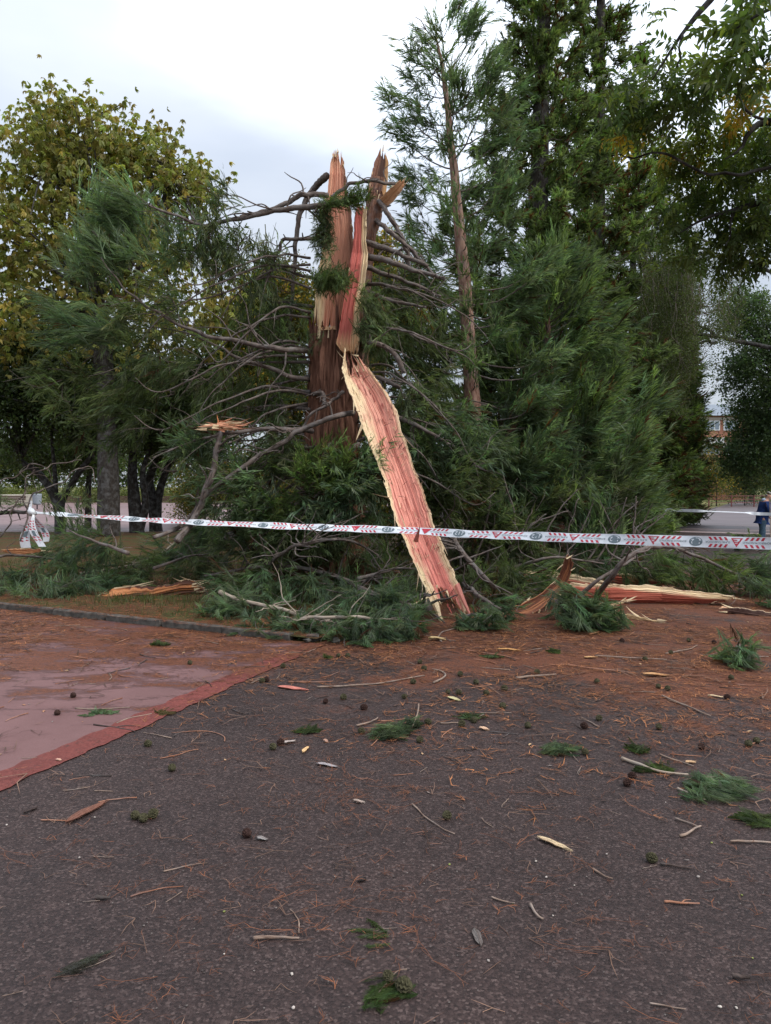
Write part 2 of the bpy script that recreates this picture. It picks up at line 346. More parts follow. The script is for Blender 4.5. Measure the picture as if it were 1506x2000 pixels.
# ------------------------------------------------------------------ foliage
def nrm(v): return v / np.maximum(np.linalg.norm(v, axis=-1, keepdims=True), 1e-9)
def plume_tpl(nst, L, slen, wd, sweep, curve, seed, droop=.25, flat=.6, seg=2):
    g = np.random.default_rng(seed); V = []; T = []; K = []
    def stem(s): return np.array([L * s, 0, curve * L * s * s])
    for k in range(2):
        a = stem(k / 2); b = stem((k + 1) / 2); w_ = wd * .6 * (1.1 - k / 2); n = len(V)
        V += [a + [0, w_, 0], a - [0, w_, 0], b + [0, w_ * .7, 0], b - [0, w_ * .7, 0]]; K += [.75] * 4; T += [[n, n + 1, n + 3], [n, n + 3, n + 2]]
    for i in range(nst):
        s = .06 + .94 * g.random(); ph = g.random() * 2 * pi; sw = sweep * (.6 + .8 * g.random()) * (1 - .35 * s)
        d = np.array([math.cos(sw), math.sin(sw) * math.cos(ph), math.sin(sw) * math.sin(ph) * flat])
        l = slen * (.55 + .65 * g.random()) * (1 - .25 * s); b = stem(s); wv = nrm(np.cross(d, nrm(g.normal(size=3)))) * wd * .5
        m = b + d * l * .5; d2 = nrm(d + np.array([.45, 0, -droop]) * (.6 + .8 * g.random())); e = m + d2 * l * .5; n = len(V)
        if seg == 2:
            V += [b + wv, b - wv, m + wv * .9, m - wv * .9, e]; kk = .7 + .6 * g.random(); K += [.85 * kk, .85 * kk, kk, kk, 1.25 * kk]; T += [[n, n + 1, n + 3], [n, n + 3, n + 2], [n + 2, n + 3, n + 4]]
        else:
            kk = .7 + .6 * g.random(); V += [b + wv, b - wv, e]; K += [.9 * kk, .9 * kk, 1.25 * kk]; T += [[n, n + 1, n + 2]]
    return np.array(V), np.array(T), np.array(K)
PL_NEAR = [plume_tpl(15, .42, .20, .0115, .62, .10, s) for s in range(5)]
PL_WIND = [plume_tpl(15, .44, .22, .0135, .50, .34, 20 + s, .12) for s in range(5)]
PL_MID = [plume_tpl(15, .30, .18, .028, .85, .12, 40 + s, .1, seg=1) for s in range(5)]
PL_FAR = [plume_tpl(12, .40, .20, .032, .85, .1, 60 + s, .1, seg=1) for s in range(5)]
PL_SPRIG = [plume_tpl(130, .20, .055, .0021, .75, .04, 80 + s, .25, .45) for s in range(3)]
PL_HAIR = [plume_tpl(46, .30, .26, .0052, .5, .05, 140 + s, .35, .5) for s in range(5)]
PL_TUFT = [plume_tpl(30, .30, .26, .0085, .42, .05, 120 + s, .35, .5) for s in range(5)]
PL_GRASSY = [plume_tpl(19, .50, .30, .0095, .42, .06, 90 + s, .45, .5) for s in range(5)]

def place(mb, tpls, O, D, S, C, rollj=.5, up=(0, 0, 1)):
    """copies of templates at O pointing along D, scale S, tint C"""
    O = np.asarray(O, float); n = len(O)
    if n == 0: return
    D = nrm(np.asarray(D, float)); up = np.asarray(up, float)
    Yv = np.cross(up, D); bad = np.linalg.norm(Yv, axis=1) < .05; Yv[bad] = np.array([1., 0, 0]); Yv = nrm(Yv); Zv = np.cross(D, Yv)
    r = (RNG.random(n) - .5) * 2 * rollj; c, s = np.cos(r)[:, None], np.sin(r)[:, None]; Y2 = Yv * c + Zv * s; Z2 = -Yv * s + Zv * c
    R = np.stack([D, Y2, Z2], 1); S = np.broadcast_to(S, (n,)); C = np.broadcast_to(C, (n, 3)); idx = RNG.integers(0, len(tpls), n)
    for k, (tv, tt, tk) in enumerate(tpls):
        q = np.nonzero(idx == k)[0]
        if len(q) == 0: continue
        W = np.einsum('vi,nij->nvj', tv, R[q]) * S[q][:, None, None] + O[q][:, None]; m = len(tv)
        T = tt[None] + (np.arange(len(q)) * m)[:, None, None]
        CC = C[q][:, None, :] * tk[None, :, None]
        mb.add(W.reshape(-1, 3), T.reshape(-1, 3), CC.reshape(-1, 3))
SEQ = np.array([.124, .158, .082]); SEQ_B = np.array([.130, .182, .112]); SEQ_L = np.array([.132, .186, .072]); BROWN = np.array([.085, .038, .02])
def tints(n, base, var=.35, brown=.03, alt=None, altp=.0):
    c = base[None] * (1 + var * (RNG.random((n, 1)) * 2 - 1)) * (1 + .12 * (RNG.random((n, 3)) * 2 - 1))
    if alt is not None: q = RNG.random(n) < altp; c[q] = alt * (1 + var * (RNG.random((q.sum(), 1)) * 2 - 1))
    if brown: q = RNG.random(n) < brown; c[q] = BROWN * (.6 + .8 * RNG.random((q.sum(), 1)))
    return c

# broad leaves: compound templates, tk = tint factor
def leaf(V, T, K, base, d, n_, l, wd, fold=.15, droop=.25):
    d = nrm(d); s = nrm(np.cross(d, n_)); k = len(V)
    V += [base, base + d * l * .45 + s * wd * .5 + n_ * fold * wd, base + d * l * .45 - s * wd * .5 + n_ * fold * wd, base + d * l - np.array([0, 0, droop * l])]
    T += [[k, k + 3, k + 1], [k, k + 2, k + 3]]; K += [1.] * 4
def palm_tpl(seed, l=.2):
    g = np.random.default_rng(seed); V = []; T = []; K = []
    for i in range(5):
        a = (i - 2) * .62 + g.normal() * .1; leaf(V, T, K, np.zeros(3), np.array([math.cos(a), math.sin(a), -.75 + .35 * g.normal()]), np.array([0, 0, 1.]), l * (1 - .08 * abs(i - 2)), l * .46)
    return np.array(V), np.array(T), np.array(K)
def pin_tpl(seed, l=.075, n=4):
    g = np.random.default_rng(seed); V = []; T = []; K = []; L = l * n * .62
    V += [np.array([0, .0015, 0]), np.array([0, -.0015, 0]), np.array([L, 0, -.2 * L])]; T += [[0, 1, 2]]; K += [.8] * 3
    for i in range(n):
        for s in (-1, 1):
            x = L * (.2 + .75 * i / n); leaf(V, T, K, np.array([x, 0, -.2 * L * (x / L) ** 2]), np.array([.55, s * (.85 + .1 * g.normal()), -.35 + .35 * g.normal()]), nrm(np.array([0, .3 * g.normal(), 1.])), l * (.85 + .3 * g.random()), l * .40)
    leaf(V, T, K, np.array([L, 0, -.2 * L]), np.array([1., 0, -.5]), np.array([0, 0, 1.]), l, l * .38); return np.array(V), np.array(T), np.array(K)
def bunch_tpl(seed, l=.09, n=7, sp=.16):
    g = np.random.default_rng(seed); V = []; T = []; K = []
    for i in range(n):
        k = len(V); b = g.normal(size=3) * sp * .5; d = nrm(g.normal(size=3) + [.3, 0, -.3]); s = nrm(np.cross(d, g.normal(size=3))); ll = l * (.7 + .6 * g.random())
        V += [b, b + d * ll * .6 + s * ll * .34, b + d * ll * .6 - s * ll * .34]; T += [[k, k + 1, k + 2]]; K += [.75 + .5 * g.random()] * 3
    return np.array(V), np.array(T), np.array(K)
PALM = [palm_tpl(s) for s in range(6)]; PIN = [pin_tpl(10 + s) for s in range(6)]; PIN_BIG = [pin_tpl(20 + s, .085, 3) for s in range(6)]
BUNCH = [bunch_tpl(s) for s in range(6)]; BUNCH_S = [bunch_tpl(30 + s, .055, 9, .2) for s in range(6)]; BUNCH_L = [bunch_tpl(50 + s, .15, 6, .3) for s in range(6)]

def clump_region(mb, tpls, c, rad, n, d, spread, S, base, csz=.16, per=9, var=.35, brown=.03, alt=None, altp=0, rollj=.5):
    """n plumes in tufts spread through the ellipsoid (c, rad)"""
    K = max(1, n // per); u = nrm(RNG.normal(size=(K, 3))) * (RNG.random((K, 1)) ** .42); cc = np.asarray(c) + u * np.asarray(rad)
    dk = nrm(nrm(np.asarray(d, float))[None] + spread * RNG.normal(size=(K, 3))); tk = 1 + .42 * (RNG.random((K, 1)) * 2 - 1)
    i = np.repeat(np.arange(K), per); m = len(i)
    D = nrm(dk[i] + .38 * RNG.normal(size=(m, 3))); O = cc[i] + csz * .6 * RNG.normal(size=(m, 3)) - D * .12
    place(mb, tpls, O, D, S * (.7 + .6 * RNG.random(m)), tints(m, base, var, brown, alt, altp) * tk[i], rollj); return cc

def twig_cloud(mb, c, rad, n, L=.7, r=.006, d=(0, 0, -.3), col=(.5, .5, .5), seg=6):
    for k in range(n):
        p = np.asarray(c) + nrm(RNG.normal(size=3)) * RNG.random() ** .5 * np.asarray(rad)
        a = nrm(RNG.normal(size=3) * [1, .7, .6] + np.asarray(d)); b = nrm(a + .9 * RNG.normal(size=3)); l = L * (.5 + RNG.random())
        mb.add(*tube([p, p + a * l * .4, p + (a + b) * .45 * l], [r, r * .8, r * .35], 4, seg, col, cap=False, seed=k))

# ------------------------------------------------------------------ conifer
def conifer(name, label, base, H, prof, mat_bark, tpls, nlimb, dens, S, tint, group=None, tr0=.25, tr1=.03, lean=(0, 0), z0=.04, trunk_pts=None, elev=(-.25, .7), curl=.45,
            alt=None, altp=0, per=7, csz=.13, limb_r=.022, bare=.25, wind=(0, 0, 0), brown=.04, seed=0, az_w=None, loc=None, cat='tree', limb_col=(.5, .5, .5), trunk_sides=12, thin=0., sp=.42):
    base = np.asarray(base, float); root = thing(name, label, cat, base, group)
    if trunk_pts is None:
        trunk_pts = [base + np.array([lean[0] * t, lean[1] * t, H * t]) for t in np.linspace(0, 1, 6)]; rad = [tr0 + (tr1 - tr0) * t for t in np.linspace(0, 1, 6)]
    else: trunk_pts, rad = trunk_pts
    tp = [np.array(p) for p in trunk_pts]; tp[0] = tp[0] - [0, 0, .15]
    part('trunk', MB().add(*tube(tp, rad, trunk_sides, 40, wob=.03, rough=.08, seed=seed)), mat_bark, root, True)
    Q, R = smooth_path(trunk_pts, rad, 200); zz = Q[:, 2]; ztop = zz.max(); zb = zz.min()
    fol = MB(); g = np.random.default_rng(seed + 5)
    for i in range(nlimb):
        t = z0 + (1 - z0) * (i + g.random()) / nlimb; t = min(t, .995); k = int(t * 199); p = Q[k]; az = i * 2.39996 + g.normal() * .3
        L = prof(t) * (.75 + .5 * g.random())
        if az_w is not None: L *= az_w(az, t)
        if L < .1: continue
        e = elev[0] + (elev[1] - elev[0]) * t + .12 * g.normal(); o = np.array([math.cos(az), math.sin(az), 0])
        s = np.linspace(0, 1, 7)[:, None]; P = p + o * L * s * math.cos(e) + np.array([0, 0, 1.]) * (math.sin(e) * L * s + curl * L * (s ** 2 - .55 * s)) + np.asarray(wind) * L * s * s
        lr = limb_r * (.4 + .6 * L / max(prof(.1), .5)); mbl = MB().add(*tube(P, np.linspace(lr, lr * .25, 7), 5, 10, limb_col, wob=.05, seed=i + seed)); part('branch', mbl, M_BARK_GREY, root, True)
        lat = np.array([-o[1], o[0], 0]); K = max(2, int(dens * (1 - thin * t) * L / per * 8))
        sk = bare + (1 - bare) * g.random(K) ** .75; sk[0] = 1; Pk = np.stack([np.interp(sk, s[:, 0], P[:, j]) for j in range(3)], 1)
        wl = (g.random(K) * 2 - 1) * .42 * L * (1.15 - sk); Pk = Pk + lat * wl[:, None] + np.array([0, 0, 1.]) * (.08 * g.normal(size=(K, 1)))
        dk = nrm(o[None] * (.8 + .3 * g.random((K, 1))) + lat * (wl / L * 2)[:, None] + np.array([0, 0, 1.]) * (.35 + .3 * g.normal(size=(K, 1))) + np.asarray(wind) * 1.6)
        tk = 1 + .4 * (g.random((K, 1)) * 2 - 1); j = np.repeat(np.arange(K), per); m = len(j)
        D = nrm(dk[j] + sp * RNG.normal(size=(m, 3))); O = Pk[j] + csz * .6 * RNG.normal(size=(m, 3)) - D * .1
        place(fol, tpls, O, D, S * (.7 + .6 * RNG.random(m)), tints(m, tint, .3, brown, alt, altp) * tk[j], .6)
    part('crown', fol, M_NEEDLE, root); return root

# ------------------------------------------------------------------ broadleaf tree
def broadleaf(name, label, base, blobs, tpls, nleaf, S, base_c, trunk, mat_bark=None, group=None, alt=None, altp=0, limbs=True, spread=1.0, d=(0, 0, -.2), per=10, csz=.28, cat='tree', var=.35, shell=.42):
    """blobs: list of (centre, radii, weight); trunk: list of (points, radii)"""
    mat_bark = mat_bark or M_BARK_DARK; base = np.asarray(base, float); root = thing(name, label, cat, base, group)
    for k, (P, R) in enumerate(trunk): part('trunk' if k == 0 else 'limb', MB().add(*tube(P, R, 9, max(8, len(P) * 5), wob=.06, rough=.06, seed=k)), mat_bark, root, True)
    fol = MB(); W = sum(b[2] for b in blobs)
    for bi, (c, r, w_) in enumerate(blobs):
        n = int(nleaf * w_ / W); K = max(1, n // per); u = nrm(RNG.normal(size=(K, 3))) * (RNG.random((K, 1)) ** shell); cc = np.asarray(c) + u * np.asarray(r)
        i = np.repeat(np.arange(K), per); m = len(i); tk = 1 + .3 * (RNG.random((K, 1)) * 2 - 1)
        D = nrm(u[i] * .6 + np.asarray(d) + spread * .6 * RNG.normal(size=(m, 3))); O = cc[i] + csz * .55 * RNG.normal(size=(m, 3))
        cl = tints(m, base_c, var, 0, alt, altp) * tk[i]; place(fol, tpls, O, D, S * (.7 + .6 * RNG.random(m)), cl, .9)
        if limbs:
            tp = trunk[bi % len(trunk)][0]; a = np.asarray(tp[-1])
            for q in range(0, K, max(1, K // 6)):
                b = cc[q]; mid = (a + b) / 2 + np.array([0, 0, .15 * np.linalg.norm(b - a)]) + .1 * RNG.normal(size=3)
                part('limb', MB().add(*tube([a, mid, b], [trunk[bi % len(trunk)][1][-1] * .55, .035, .008], 5, 8, seed=q)), mat_bark, root, True)
    part('crown', fol, M_LEAF, root); return root

# ------------------------------------------------------------------ ground
def sheet(name, pts, z, mat_, kind='structure'):
    from mathutils.geometry import tessellate_polygon
    tris = tessellate_polygon([[Vector((p[0], p[1], 0)) for p in pts]]); bm = bmesh.new(); vs = [bm.verts.new((p[0], p[1], z)) for p in pts]
    for t3 in tris: bm.faces.new([vs[k] for k in t3])
    bm.normal_update()
    for f in bm.faces:
        if f.normal.z < 0: f.normal_flip()
    me = bpy.data.meshes.new(name); bm.to_mesh(me); bm.free(); me.materials.append(mat_)
    o = bpy.data.objects.new(name, me); COL.objects.link(o); return tag(o, kind=kind)
sheet('ground', [(-900, -60), (900, -60), (900, 1500), (-900, 1500)], -.012, M_LAWN)
pe = lambda s, off=0.0: tuple(KC + KD * s + KN * off)         # point on the path-edge line
road = sheet('asphalt_road', [(-16, -12), (16, -12), (20, 8), (30, 30), pe(27, 9.5), pe(27, 0), (KC[0], KC[1]), (-16, KC[1] + 8)], 0.0, M_ASPH)
sheet('far_path', [pe(24.5, 0), pe(24.5, 9.2), pe(34, 9.0), pe(70, 9.0), pe(95, 12), pe(95, 0)], .004, M_PATH)
mb_ = MB()
for s_, wd_ in ((24.8, .5), (27.2, .35), (31, .2)):
    a, b, c, d_ = pe(s_, .1), pe(s_, 9.1), pe(s_ + wd_, 9.1), pe(s_ + wd_, .1); V = np.array([[*p, .008] for p in (a, b, c, d_)]); mb_.add(V, [[0, 1, 2], [0, 2, 3]], (.40, .31, .30))
struct('path_band', mb_, M_TINT)
LE = KC + LD * 14
padp = [tuple(KC), tuple(LE), (LE[0] - 4, LE[1]), (-16, -12), tuple(KC - SD * 24)]
sheet('pink_pad', padp, .004, M_PAD)
mb_ = MB(); ns = 500; ss = np.linspace(0, 22, ns); e1 = -.12 + .07 * (fbm(ss * 9, ss * 0, 3) - .5); e2 = .13 + .08 * (fbm(ss * 9, ss * 0 + 9, 4) - .5)
Pc = KC[None] - SD[None] * ss[:, None]
V = np.concatenate([np.c_[Pc + SN[None] * e1[:, None], np.full(ns, .008)], np.c_[Pc + SN[None] * e2[:, None], np.full(ns, .008)]]); i = np.arange(ns - 1)
mb_.add(V, np.concatenate([np.stack([i, i + ns, i + ns + 1], 1), np.stack([i, i + ns + 1, i + 1], 1)])); struct('red_strip', mb_, M_STRIP)

# planting bed: soil sheet with gentle relief
def in_bed(x, y):
    q = np.stack([x - KC[0], y - KC[1]], -1); right = q @ KN; LNv = np.array([-LD[1], LD[0]]); LNv = LNv if LNv[1] > 0 else -LNv
    return np.minimum(-right, q @ LNv)
bedp = [tuple(KC), pe(62), (-8, 46), (-8, 29.5), (-24, 29.5), tuple(KC + LD * 24)]
sheet('planting_bed', [tuple(np.array(p) * 1.0) for p in bedp], .055, M_SOIL)
# kerb stones
kerb = thing('kerb', 'low grey concrete kerb bounding the planting bed', 'kerb'); kerb['kind'] = 'structure'; 
for k_ in ('category', 'label'):
    if k_ in kerb: del kerb[k_]
def kerb_stone(c, ang, L, i):
    V, T = box((0, 0, .025), (L, .11, .12), 0, .012); V = V + .004 * RNG.normal(size=V.shape) * [1, 1, 1]
    cr, sr = math.cos(ang), math.sin(ang); V = V @ np.array([[cr, sr, 0], [-sr, cr, 0], [0, 0, 1]]) + np.array([c[0], c[1], 0]); part('kerb_stone', MB().add(V, T), M_KERB, kerb)
aL = math.atan2(LD[1], LD[0]); aR = math.atan2(KD[1], KD[0])
for i in range(16): kerb_stone(KC + LD * (.35 + .99 * i + .49) + RNG.normal(size=2) * .012, aL + RNG.normal() * .02, .955, i)
for i in range(64):
    if i < 1 or 3 < i < 8: continue
    kerb_stone(KC + KD * (.3 + .99 * i + .49) + RNG.normal(size=2) * .006, aR + RNG.normal() * .008, .955, i)
for k_, (px, py, r) in enumerate(((610, 1252, .09), (600, 1256, .05), (655, 1256, .07))):
    V, T = box((0, 0, r * .5), (r * 1.6, r * 1.1, r * 1.0), k_, .02); V = V + .01 * RNG.normal(size=V.shape); part('kerb_chunk', MB().add(V + gnd(px, py), T), M_KERB, kerb)
sheet('pink_square', [(-60, 29.4), (-8.5, 29.4), (-8.0, 47), (8, 62), (14, 84), (-75, 84)], .02, M_SQUARE)
mb_ = MB()
for yb in (31.0, 36.5, 46.0, 60.0): mb_.add([[-60, yb, .028], [-9, yb, .028], [-9, yb + .35, .028], [-60, yb + .35, .028]], [[0, 1, 2], [0, 2, 3]], (.36, .27, .26) if yb > 32 else (.5, .46, .44))
struct('paving_band', mb_, M_TINT)
# ------------------------------------------------------------------ slabs of split wood
CREAM = np.array([.86, .68, .43]); PINK = np.array([.62, .20, .15]); RED = np.array([.50, .10, .085]); ORANGE = np.array([.62, .24, .10])
BK = np.array([.10, .045, .03])
def slab(st, thick=.12, conc=.12, jag0=.0, jag1=.0, edge=.02, ridge=.012, nu=64, nv=22, seed=0, colf=None, backbow=.55, notch=0.0):
    """st: stations (px L, py L, px R, py R, Y). Front face looks back to the camera side; back is rounded bark."""
    st = np.array(st, float); L = np.array([at(a, b, y) for a, b, c, d, y in st]); R = np.array([at(c, d, y) for a, b, c, d, y in st])
    M = (L + R) / 2; s0 = np.r_[0, np.cumsum(np.linalg.norm(np.diff(M, axis=0), axis=1))]; Lt = s0[-1]
    v = np.linspace(0, 1, nv); hi = fbm(v * 17, v * 0 + seed, seed, 3); hi2 = vnoise(v * 60, v * 0, seed + 9)
    j0 = jag0 * (hi * 1.6 - .55 + .35 * hi2); j1 = jag1 * (fbm(v * 15, v * 0 + 3, seed + 4, 3) * 1.6 - .55 + .35 * vnoise(v * 55, v * 0, seed + 7))
    j1 = j1 + notch * np.clip(np.sin(pi * np.clip((v - .14) / .70, 0, 1)), 0, 1) ** .45
    U = np.linspace(0, 1, nu)[:, None]; s = j0[None] + (Lt - j0[None] - j1[None]) * U     # distance along, per column
    def ip(A, s): return np.stack([np.interp(s, s0, A[:, k], left=None, right=None) for k in range(3)], -1)
    def ext(A, s):
        q = ip(A, np.clip(s, 0, Lt)); d0 = nrm(A[1] - A[0]); d1 = nrm(A[-1] - A[-2]); q = q + np.minimum(s, 0)[..., None] * d0 + np.maximum(s - Lt, 0)[..., None] * d1; return q
    e1 = edge * (fbm(s * 11, s * 0 + 1, seed + 1, 5) - .5) * 2.2; e2 = edge * (fbm(s * 11, s * 0 + 5, seed + 2, 5) - .5) * 2.2; e1 = e1 * np.clip(1 - v[None] * 3, 0, 1); e2 = e2 * np.clip(v[None] * 3 - 2, 0, 1)
    Lp, Rp = ext(L, s), ext(R, s); A = Rp - Lp; wdt = np.linalg.norm(A, axis=-1, keepdims=True); a = A / np.maximum(wdt, 1e-6); Lp = Lp + a * (e1 + e2)[..., None]
    tdir = nrm(M[-1] - M[0]); n = nrm(np.cross(a, tdir)); 
    if (n[..., 1].mean() > 0): n = -n            # n points to the camera side (-Y)
    vv = v[None, :, None]
    rd = (fbm(v[None] * 22 + .25 * s, s * .5, seed + 11, 4) - .5) * 2 + .6 * (fbm(v[None] * 60 + .6 * s, s * 1.2, seed + 12, 2) - .5)
    step = np.where(v[None] + .06 * (fbm(s * 1.3, s * 0, seed + 3) - .5) > .62, .25, 0.)
    off = -conc * wdt[..., 0] * np.sin(pi * v)[None] * (1 + .3 * step) + ridge * rd * 2
    FV = Lp + A * vv + n * off[..., None]
    nb = 12; vb = np.linspace(0, 1, nb); sb_i = np.clip((vb * (nv - 1)).round().astype(int), 0, nv - 1)
    LB = Lp[:, sb_i]; AB = A[:, sb_i]; bw = wdt[:, sb_i, 0]; shell = np.sin(pi * vb) ** .6
    bo = -(conc * bw * np.sin(pi * vb)[None] + thick * (.15 + .85 * shell)[None] + .0 * bw) + .012 * (fbm(vb[None] * 15 + 0 * bw, s[:, sb_i] * 2, seed + 20) - .5)
    BV = LB + AB * vb[None, :, None] + n[:, sb_i] * bo[..., None]
    if colf is None:
        def colf(u, v, s, nz):
            m = np.clip((np.abs(v - .52) * 2 - .52 + .5 * (nz - .5)) * 5, 0, 1)[..., None]; return PINK * (1 - m) + CREAM * m
    nz = fbm(v[None] * 6 + 0 * s, s * 1.6, seed + 30, 4); CF = colf(U + 0 * s, v[None] + 0 * s, s, nz)
    UF = np.stack([s, v[None] * wdt[..., 0], np.full_like(s, seed)], -1)
    def grid(nu_, nv_, flip=False):
        i = np.arange(nu_ - 1)[:, None] * nv_; j = np.arange(nv_ - 1)[None]; a_ = (i + j).ravel(); b_ = a_ + 1; c_ = a_ + nv_; d_ = c_ + 1
        T = np.concatenate([np.stack([a_, c_, d_], 1), np.stack([a_, d_, b_], 1)]); return T[:, ::-1] if flip else T
    mb = MB(); mb.add(FV.reshape(-1, 3), grid(nu, nv), CF.reshape(-1, 3), UF.reshape(-1, 3))
    UB = UF[:, sb_i]; mbb = MB(); mbb.add(BV.reshape(-1, 3), grid(nu, nb, True), BK, UB.reshape(-1, 3))
    # rims: left, right, start, end
    def strip(A_, B_, col):
        m = len(A_); V = np.concatenate([A_, B_]); i = np.arange(m - 1); return V, np.concatenate([np.stack([i, i + 1, i + 1 + m], 1), np.stack([i, i + 1 + m, i + m], 1)]), col
    uu = s[:, 0]
    for A_, B_ in ((FV[:, 0], BV[:, 0]), (FV[:, -1], BV[:, -1])):
        V, T, c = strip(A_, B_, CREAM * .85); mb.add(V, T, c, np.stack([np.r_[uu, uu], np.r_[uu * 0, uu * 0 + .05], np.r_[uu, uu] * 0], 1))
    for A_, B_ in ((FV[0, :], BV[0]), (FV[-1, :], BV[-1])):
        Bf = np.stack([np.interp(v, vb, B_[:, k]) for k in range(3)], 1); V, T, c = strip(A_, Bf, np.array([.7, .42, .24])); mb.add(V, T, c, np.stack([np.r_[v, v] * .0, np.r_[v, v] * .4, np.r_[v, v] * 0], 1))
    return mb, mbb, (FV, n, a, tdir, s)
def add_slab(root, st, name='wood_face', bark='bark_back', nspl=14, sl=(.08, .22), **kw):
    mb, mbb, (FV, n, a, td, s) = slab(st, **kw); g = np.random.default_rng(kw.get('seed', 0) + 50); nu, nv = FV.shape[:2]
    for k in range(nspl):
        side = g.random() < .5; i = g.integers(3, nu - 3); j = 0 if side else nv - 1; an = a[i, j] * (-1 if side else 1)
        dirn = (td if g.random() < .7 else -td) + an * (.06 + .28 * g.random()) + .15 * g.normal(size=3); L = sl[0] + (sl[1] - sl[0]) * g.random() ** 2
        spike(mb, FV[i, j] - an * .01, dirn, L, .012 + .03 * g.random(), CREAM * (.75 + .3 * g.random()), .1 * g.normal(), k)
    for k in range(nspl // 2):
        j = g.integers(1, nv - 1); e = g.random() < .5; i = 0 if e else nu - 1
        spike(mb, FV[i, j], (-td if e else td) + .15 * g.normal(size=3), sl[0] + (sl[1] - sl[0]) * g.random(), .02 + .03 * g.random(), CREAM * .9, 0, k + 90)
    part(name, mb, M_WOOD, root, False); part(bark, mbb, M_BARK_SEQ, root, True); return FV

def spike(mb, p, d, L, w_, col, bend=0.1, seed=0):
    """flat tapering splinter"""
    p = np.asarray(p, float); d = nrm(np.asarray(d, float)); g = np.random.default_rng(seed); sd = nrm(np.cross(d, nrm(g.normal(size=3)))); up = np.cross(d, sd)
    V = []; n = 5
    for k in range(n):
        t = k / (n - 1); c = p + d * L * t + up * bend * L * t * t; hw = w_ * (1 - t) ** .8 * .5 + .0008
        V += [c + sd * hw, c + up * hw * .45, c - sd * hw, c - up * hw * .45]
    T = []
    for k in range(n - 1):
        for q in range(4):
            a = k * 4 + q; b = k * 4 + (q + 1) % 4; T += [[a, b, b + 4], [a, b + 4, a + 4]]
    T += [[0, 2, 1], [0, 3, 2]]; U = np.array([[k // 4 * L / 4, (k % 4) * w_ * .3, seed * .1] for k in range(len(V))]); mb.add(V, T, col, U)

# ------------------------------------------------------------------ the broken tree
TY = 13.5
tb = at(648, 1140, TY); tb[2] = .05
BT = thing('broken_tree', 'tall shattered conifer trunk split open to pink wood, its top snapped off', 'broken tree', tb)
# lower trunk: furrowed bark
ys = np.array([655, 700, 760, 850, 950, 1040, 1110, 1150]); xc = np.array([655, 653, 652, 650, 648, 646, 645, 644]); hw = np.array([45, 46, 47, 49, 53, 62, 78, 92])
nu, nv = 190, 150
yy = np.linspace(655, 1158, nu); C = np.array([at(np.interp(y, ys, xc), y, TY) for y in yy]); Rr = np.interp(yy, ys, hw) / F * TY
th = np.linspace(0, 2 * pi, nv, endpoint=False); 
fur = np.abs(fbm(th[None] * 7.5 + 0 * yy[:, None], C[:, 2:3] * 1.1 + 0 * th[None], 5, 3) - .5); fur2 = fbm(th[None] * 24 + 0 * yy[:, None], C[:, 2:3] * 2.2 + 0 * th[None], 8, 3)
# make the angle noise wrap by blending the seam at the back
rr = Rr[:, None] * (1 + .34 * np.minimum(fur, .3) / .3 * 1.0 - .17 + .09 * (fur2 - .5)) * (1 + .05 * np.sin(th * 3 + 1)[None])
V = np.stack([C[:, 0:1] + rr * np.cos(th - pi / 2 + pi)[None], C[:, 1:2] + rr * np.sin(th - pi / 2 + pi)[None], np.repeat(C[:, 2:3], nv, 1) + .03 * fur2], -1)
top = V[0].copy(); V[0, :, 2] += .10 * (vnoise(th * 9, th * 0, 3) - .5) * 2
U = np.stack([np.repeat(C[:, 2:3], nv, 1), np.repeat((th * .45)[None], nu, 0), np.zeros((nu, nv))], -1)
i = np.arange(nu - 1)[:, None] * nv; j = np.arange(nv)[None]; a_ = (i + j).ravel(); b_ = (i + (j + 1) % nv).ravel()
mb = MB().add(V.reshape(-1, 3), np.concatenate([np.stack([a_, b_, b_ + nv], 1), np.stack([a_, b_ + nv, a_ + nv], 1)]), (.3, .12, .08), U.reshape(-1, 3))
part('trunk', mb, M_BARK_SEQ, BT, True)
mb = MB(); g_ = np.random.default_rng(19)
for k in range(34):
    a = g_.random() * 2 * pi; spike(mb, [C[0][0] + Rr[0] * 1.0 * math.cos(a), C[0][1] + Rr[0] * math.sin(a), C[0][2] - .12], (.1 * g_.normal(), .1 * g_.normal(), 1), .2 + .55 * g_.random() ** 2, .05 + .07 * g_.random(), np.array([.14, .06, .04]) if k % 3 else CREAM * .8, .05 * g_.normal(), k)
part('bark_shard', mb, M_WOOD, BT)
# ragged wooden plug where the trunk snapped
mb = MB(); cen = C[0]; k = 60; t_ = np.linspace(0, 2 * pi, k, endpoint=False); rings = []
for q, f_ in enumerate((.98, .75, .5, .25, 0.02)): 
    hgt = (.02 + .12 * fbm(np.cos(t_) * 3 + 5, np.sin(t_) * 3 + 5 + q, 21) * (q > 0)); rings.append(np.stack([cen[0] + Rr[0] * f_ * np.cos(t_), cen[1] + Rr[0] * f_ * np.sin(t_), cen[2] + hgt], 1))
V = np.concatenate(rings); T = []
for q in range(4):
    i = np.arange(k); a_ = q * k + i; b_ = q * k + (i + 1) % k; T += [np.stack([a_, b_, b_ + k], 1), np.stack([a_, b_ + k, a_ + k], 1)]
mb.add(V, np.concatenate(T), np.array([.6, .36, .2]), np.stack([V[:, 0], V[:, 1], V[:, 2]], 1)); part('snapped_wood', mb, M_WOOD, BT)
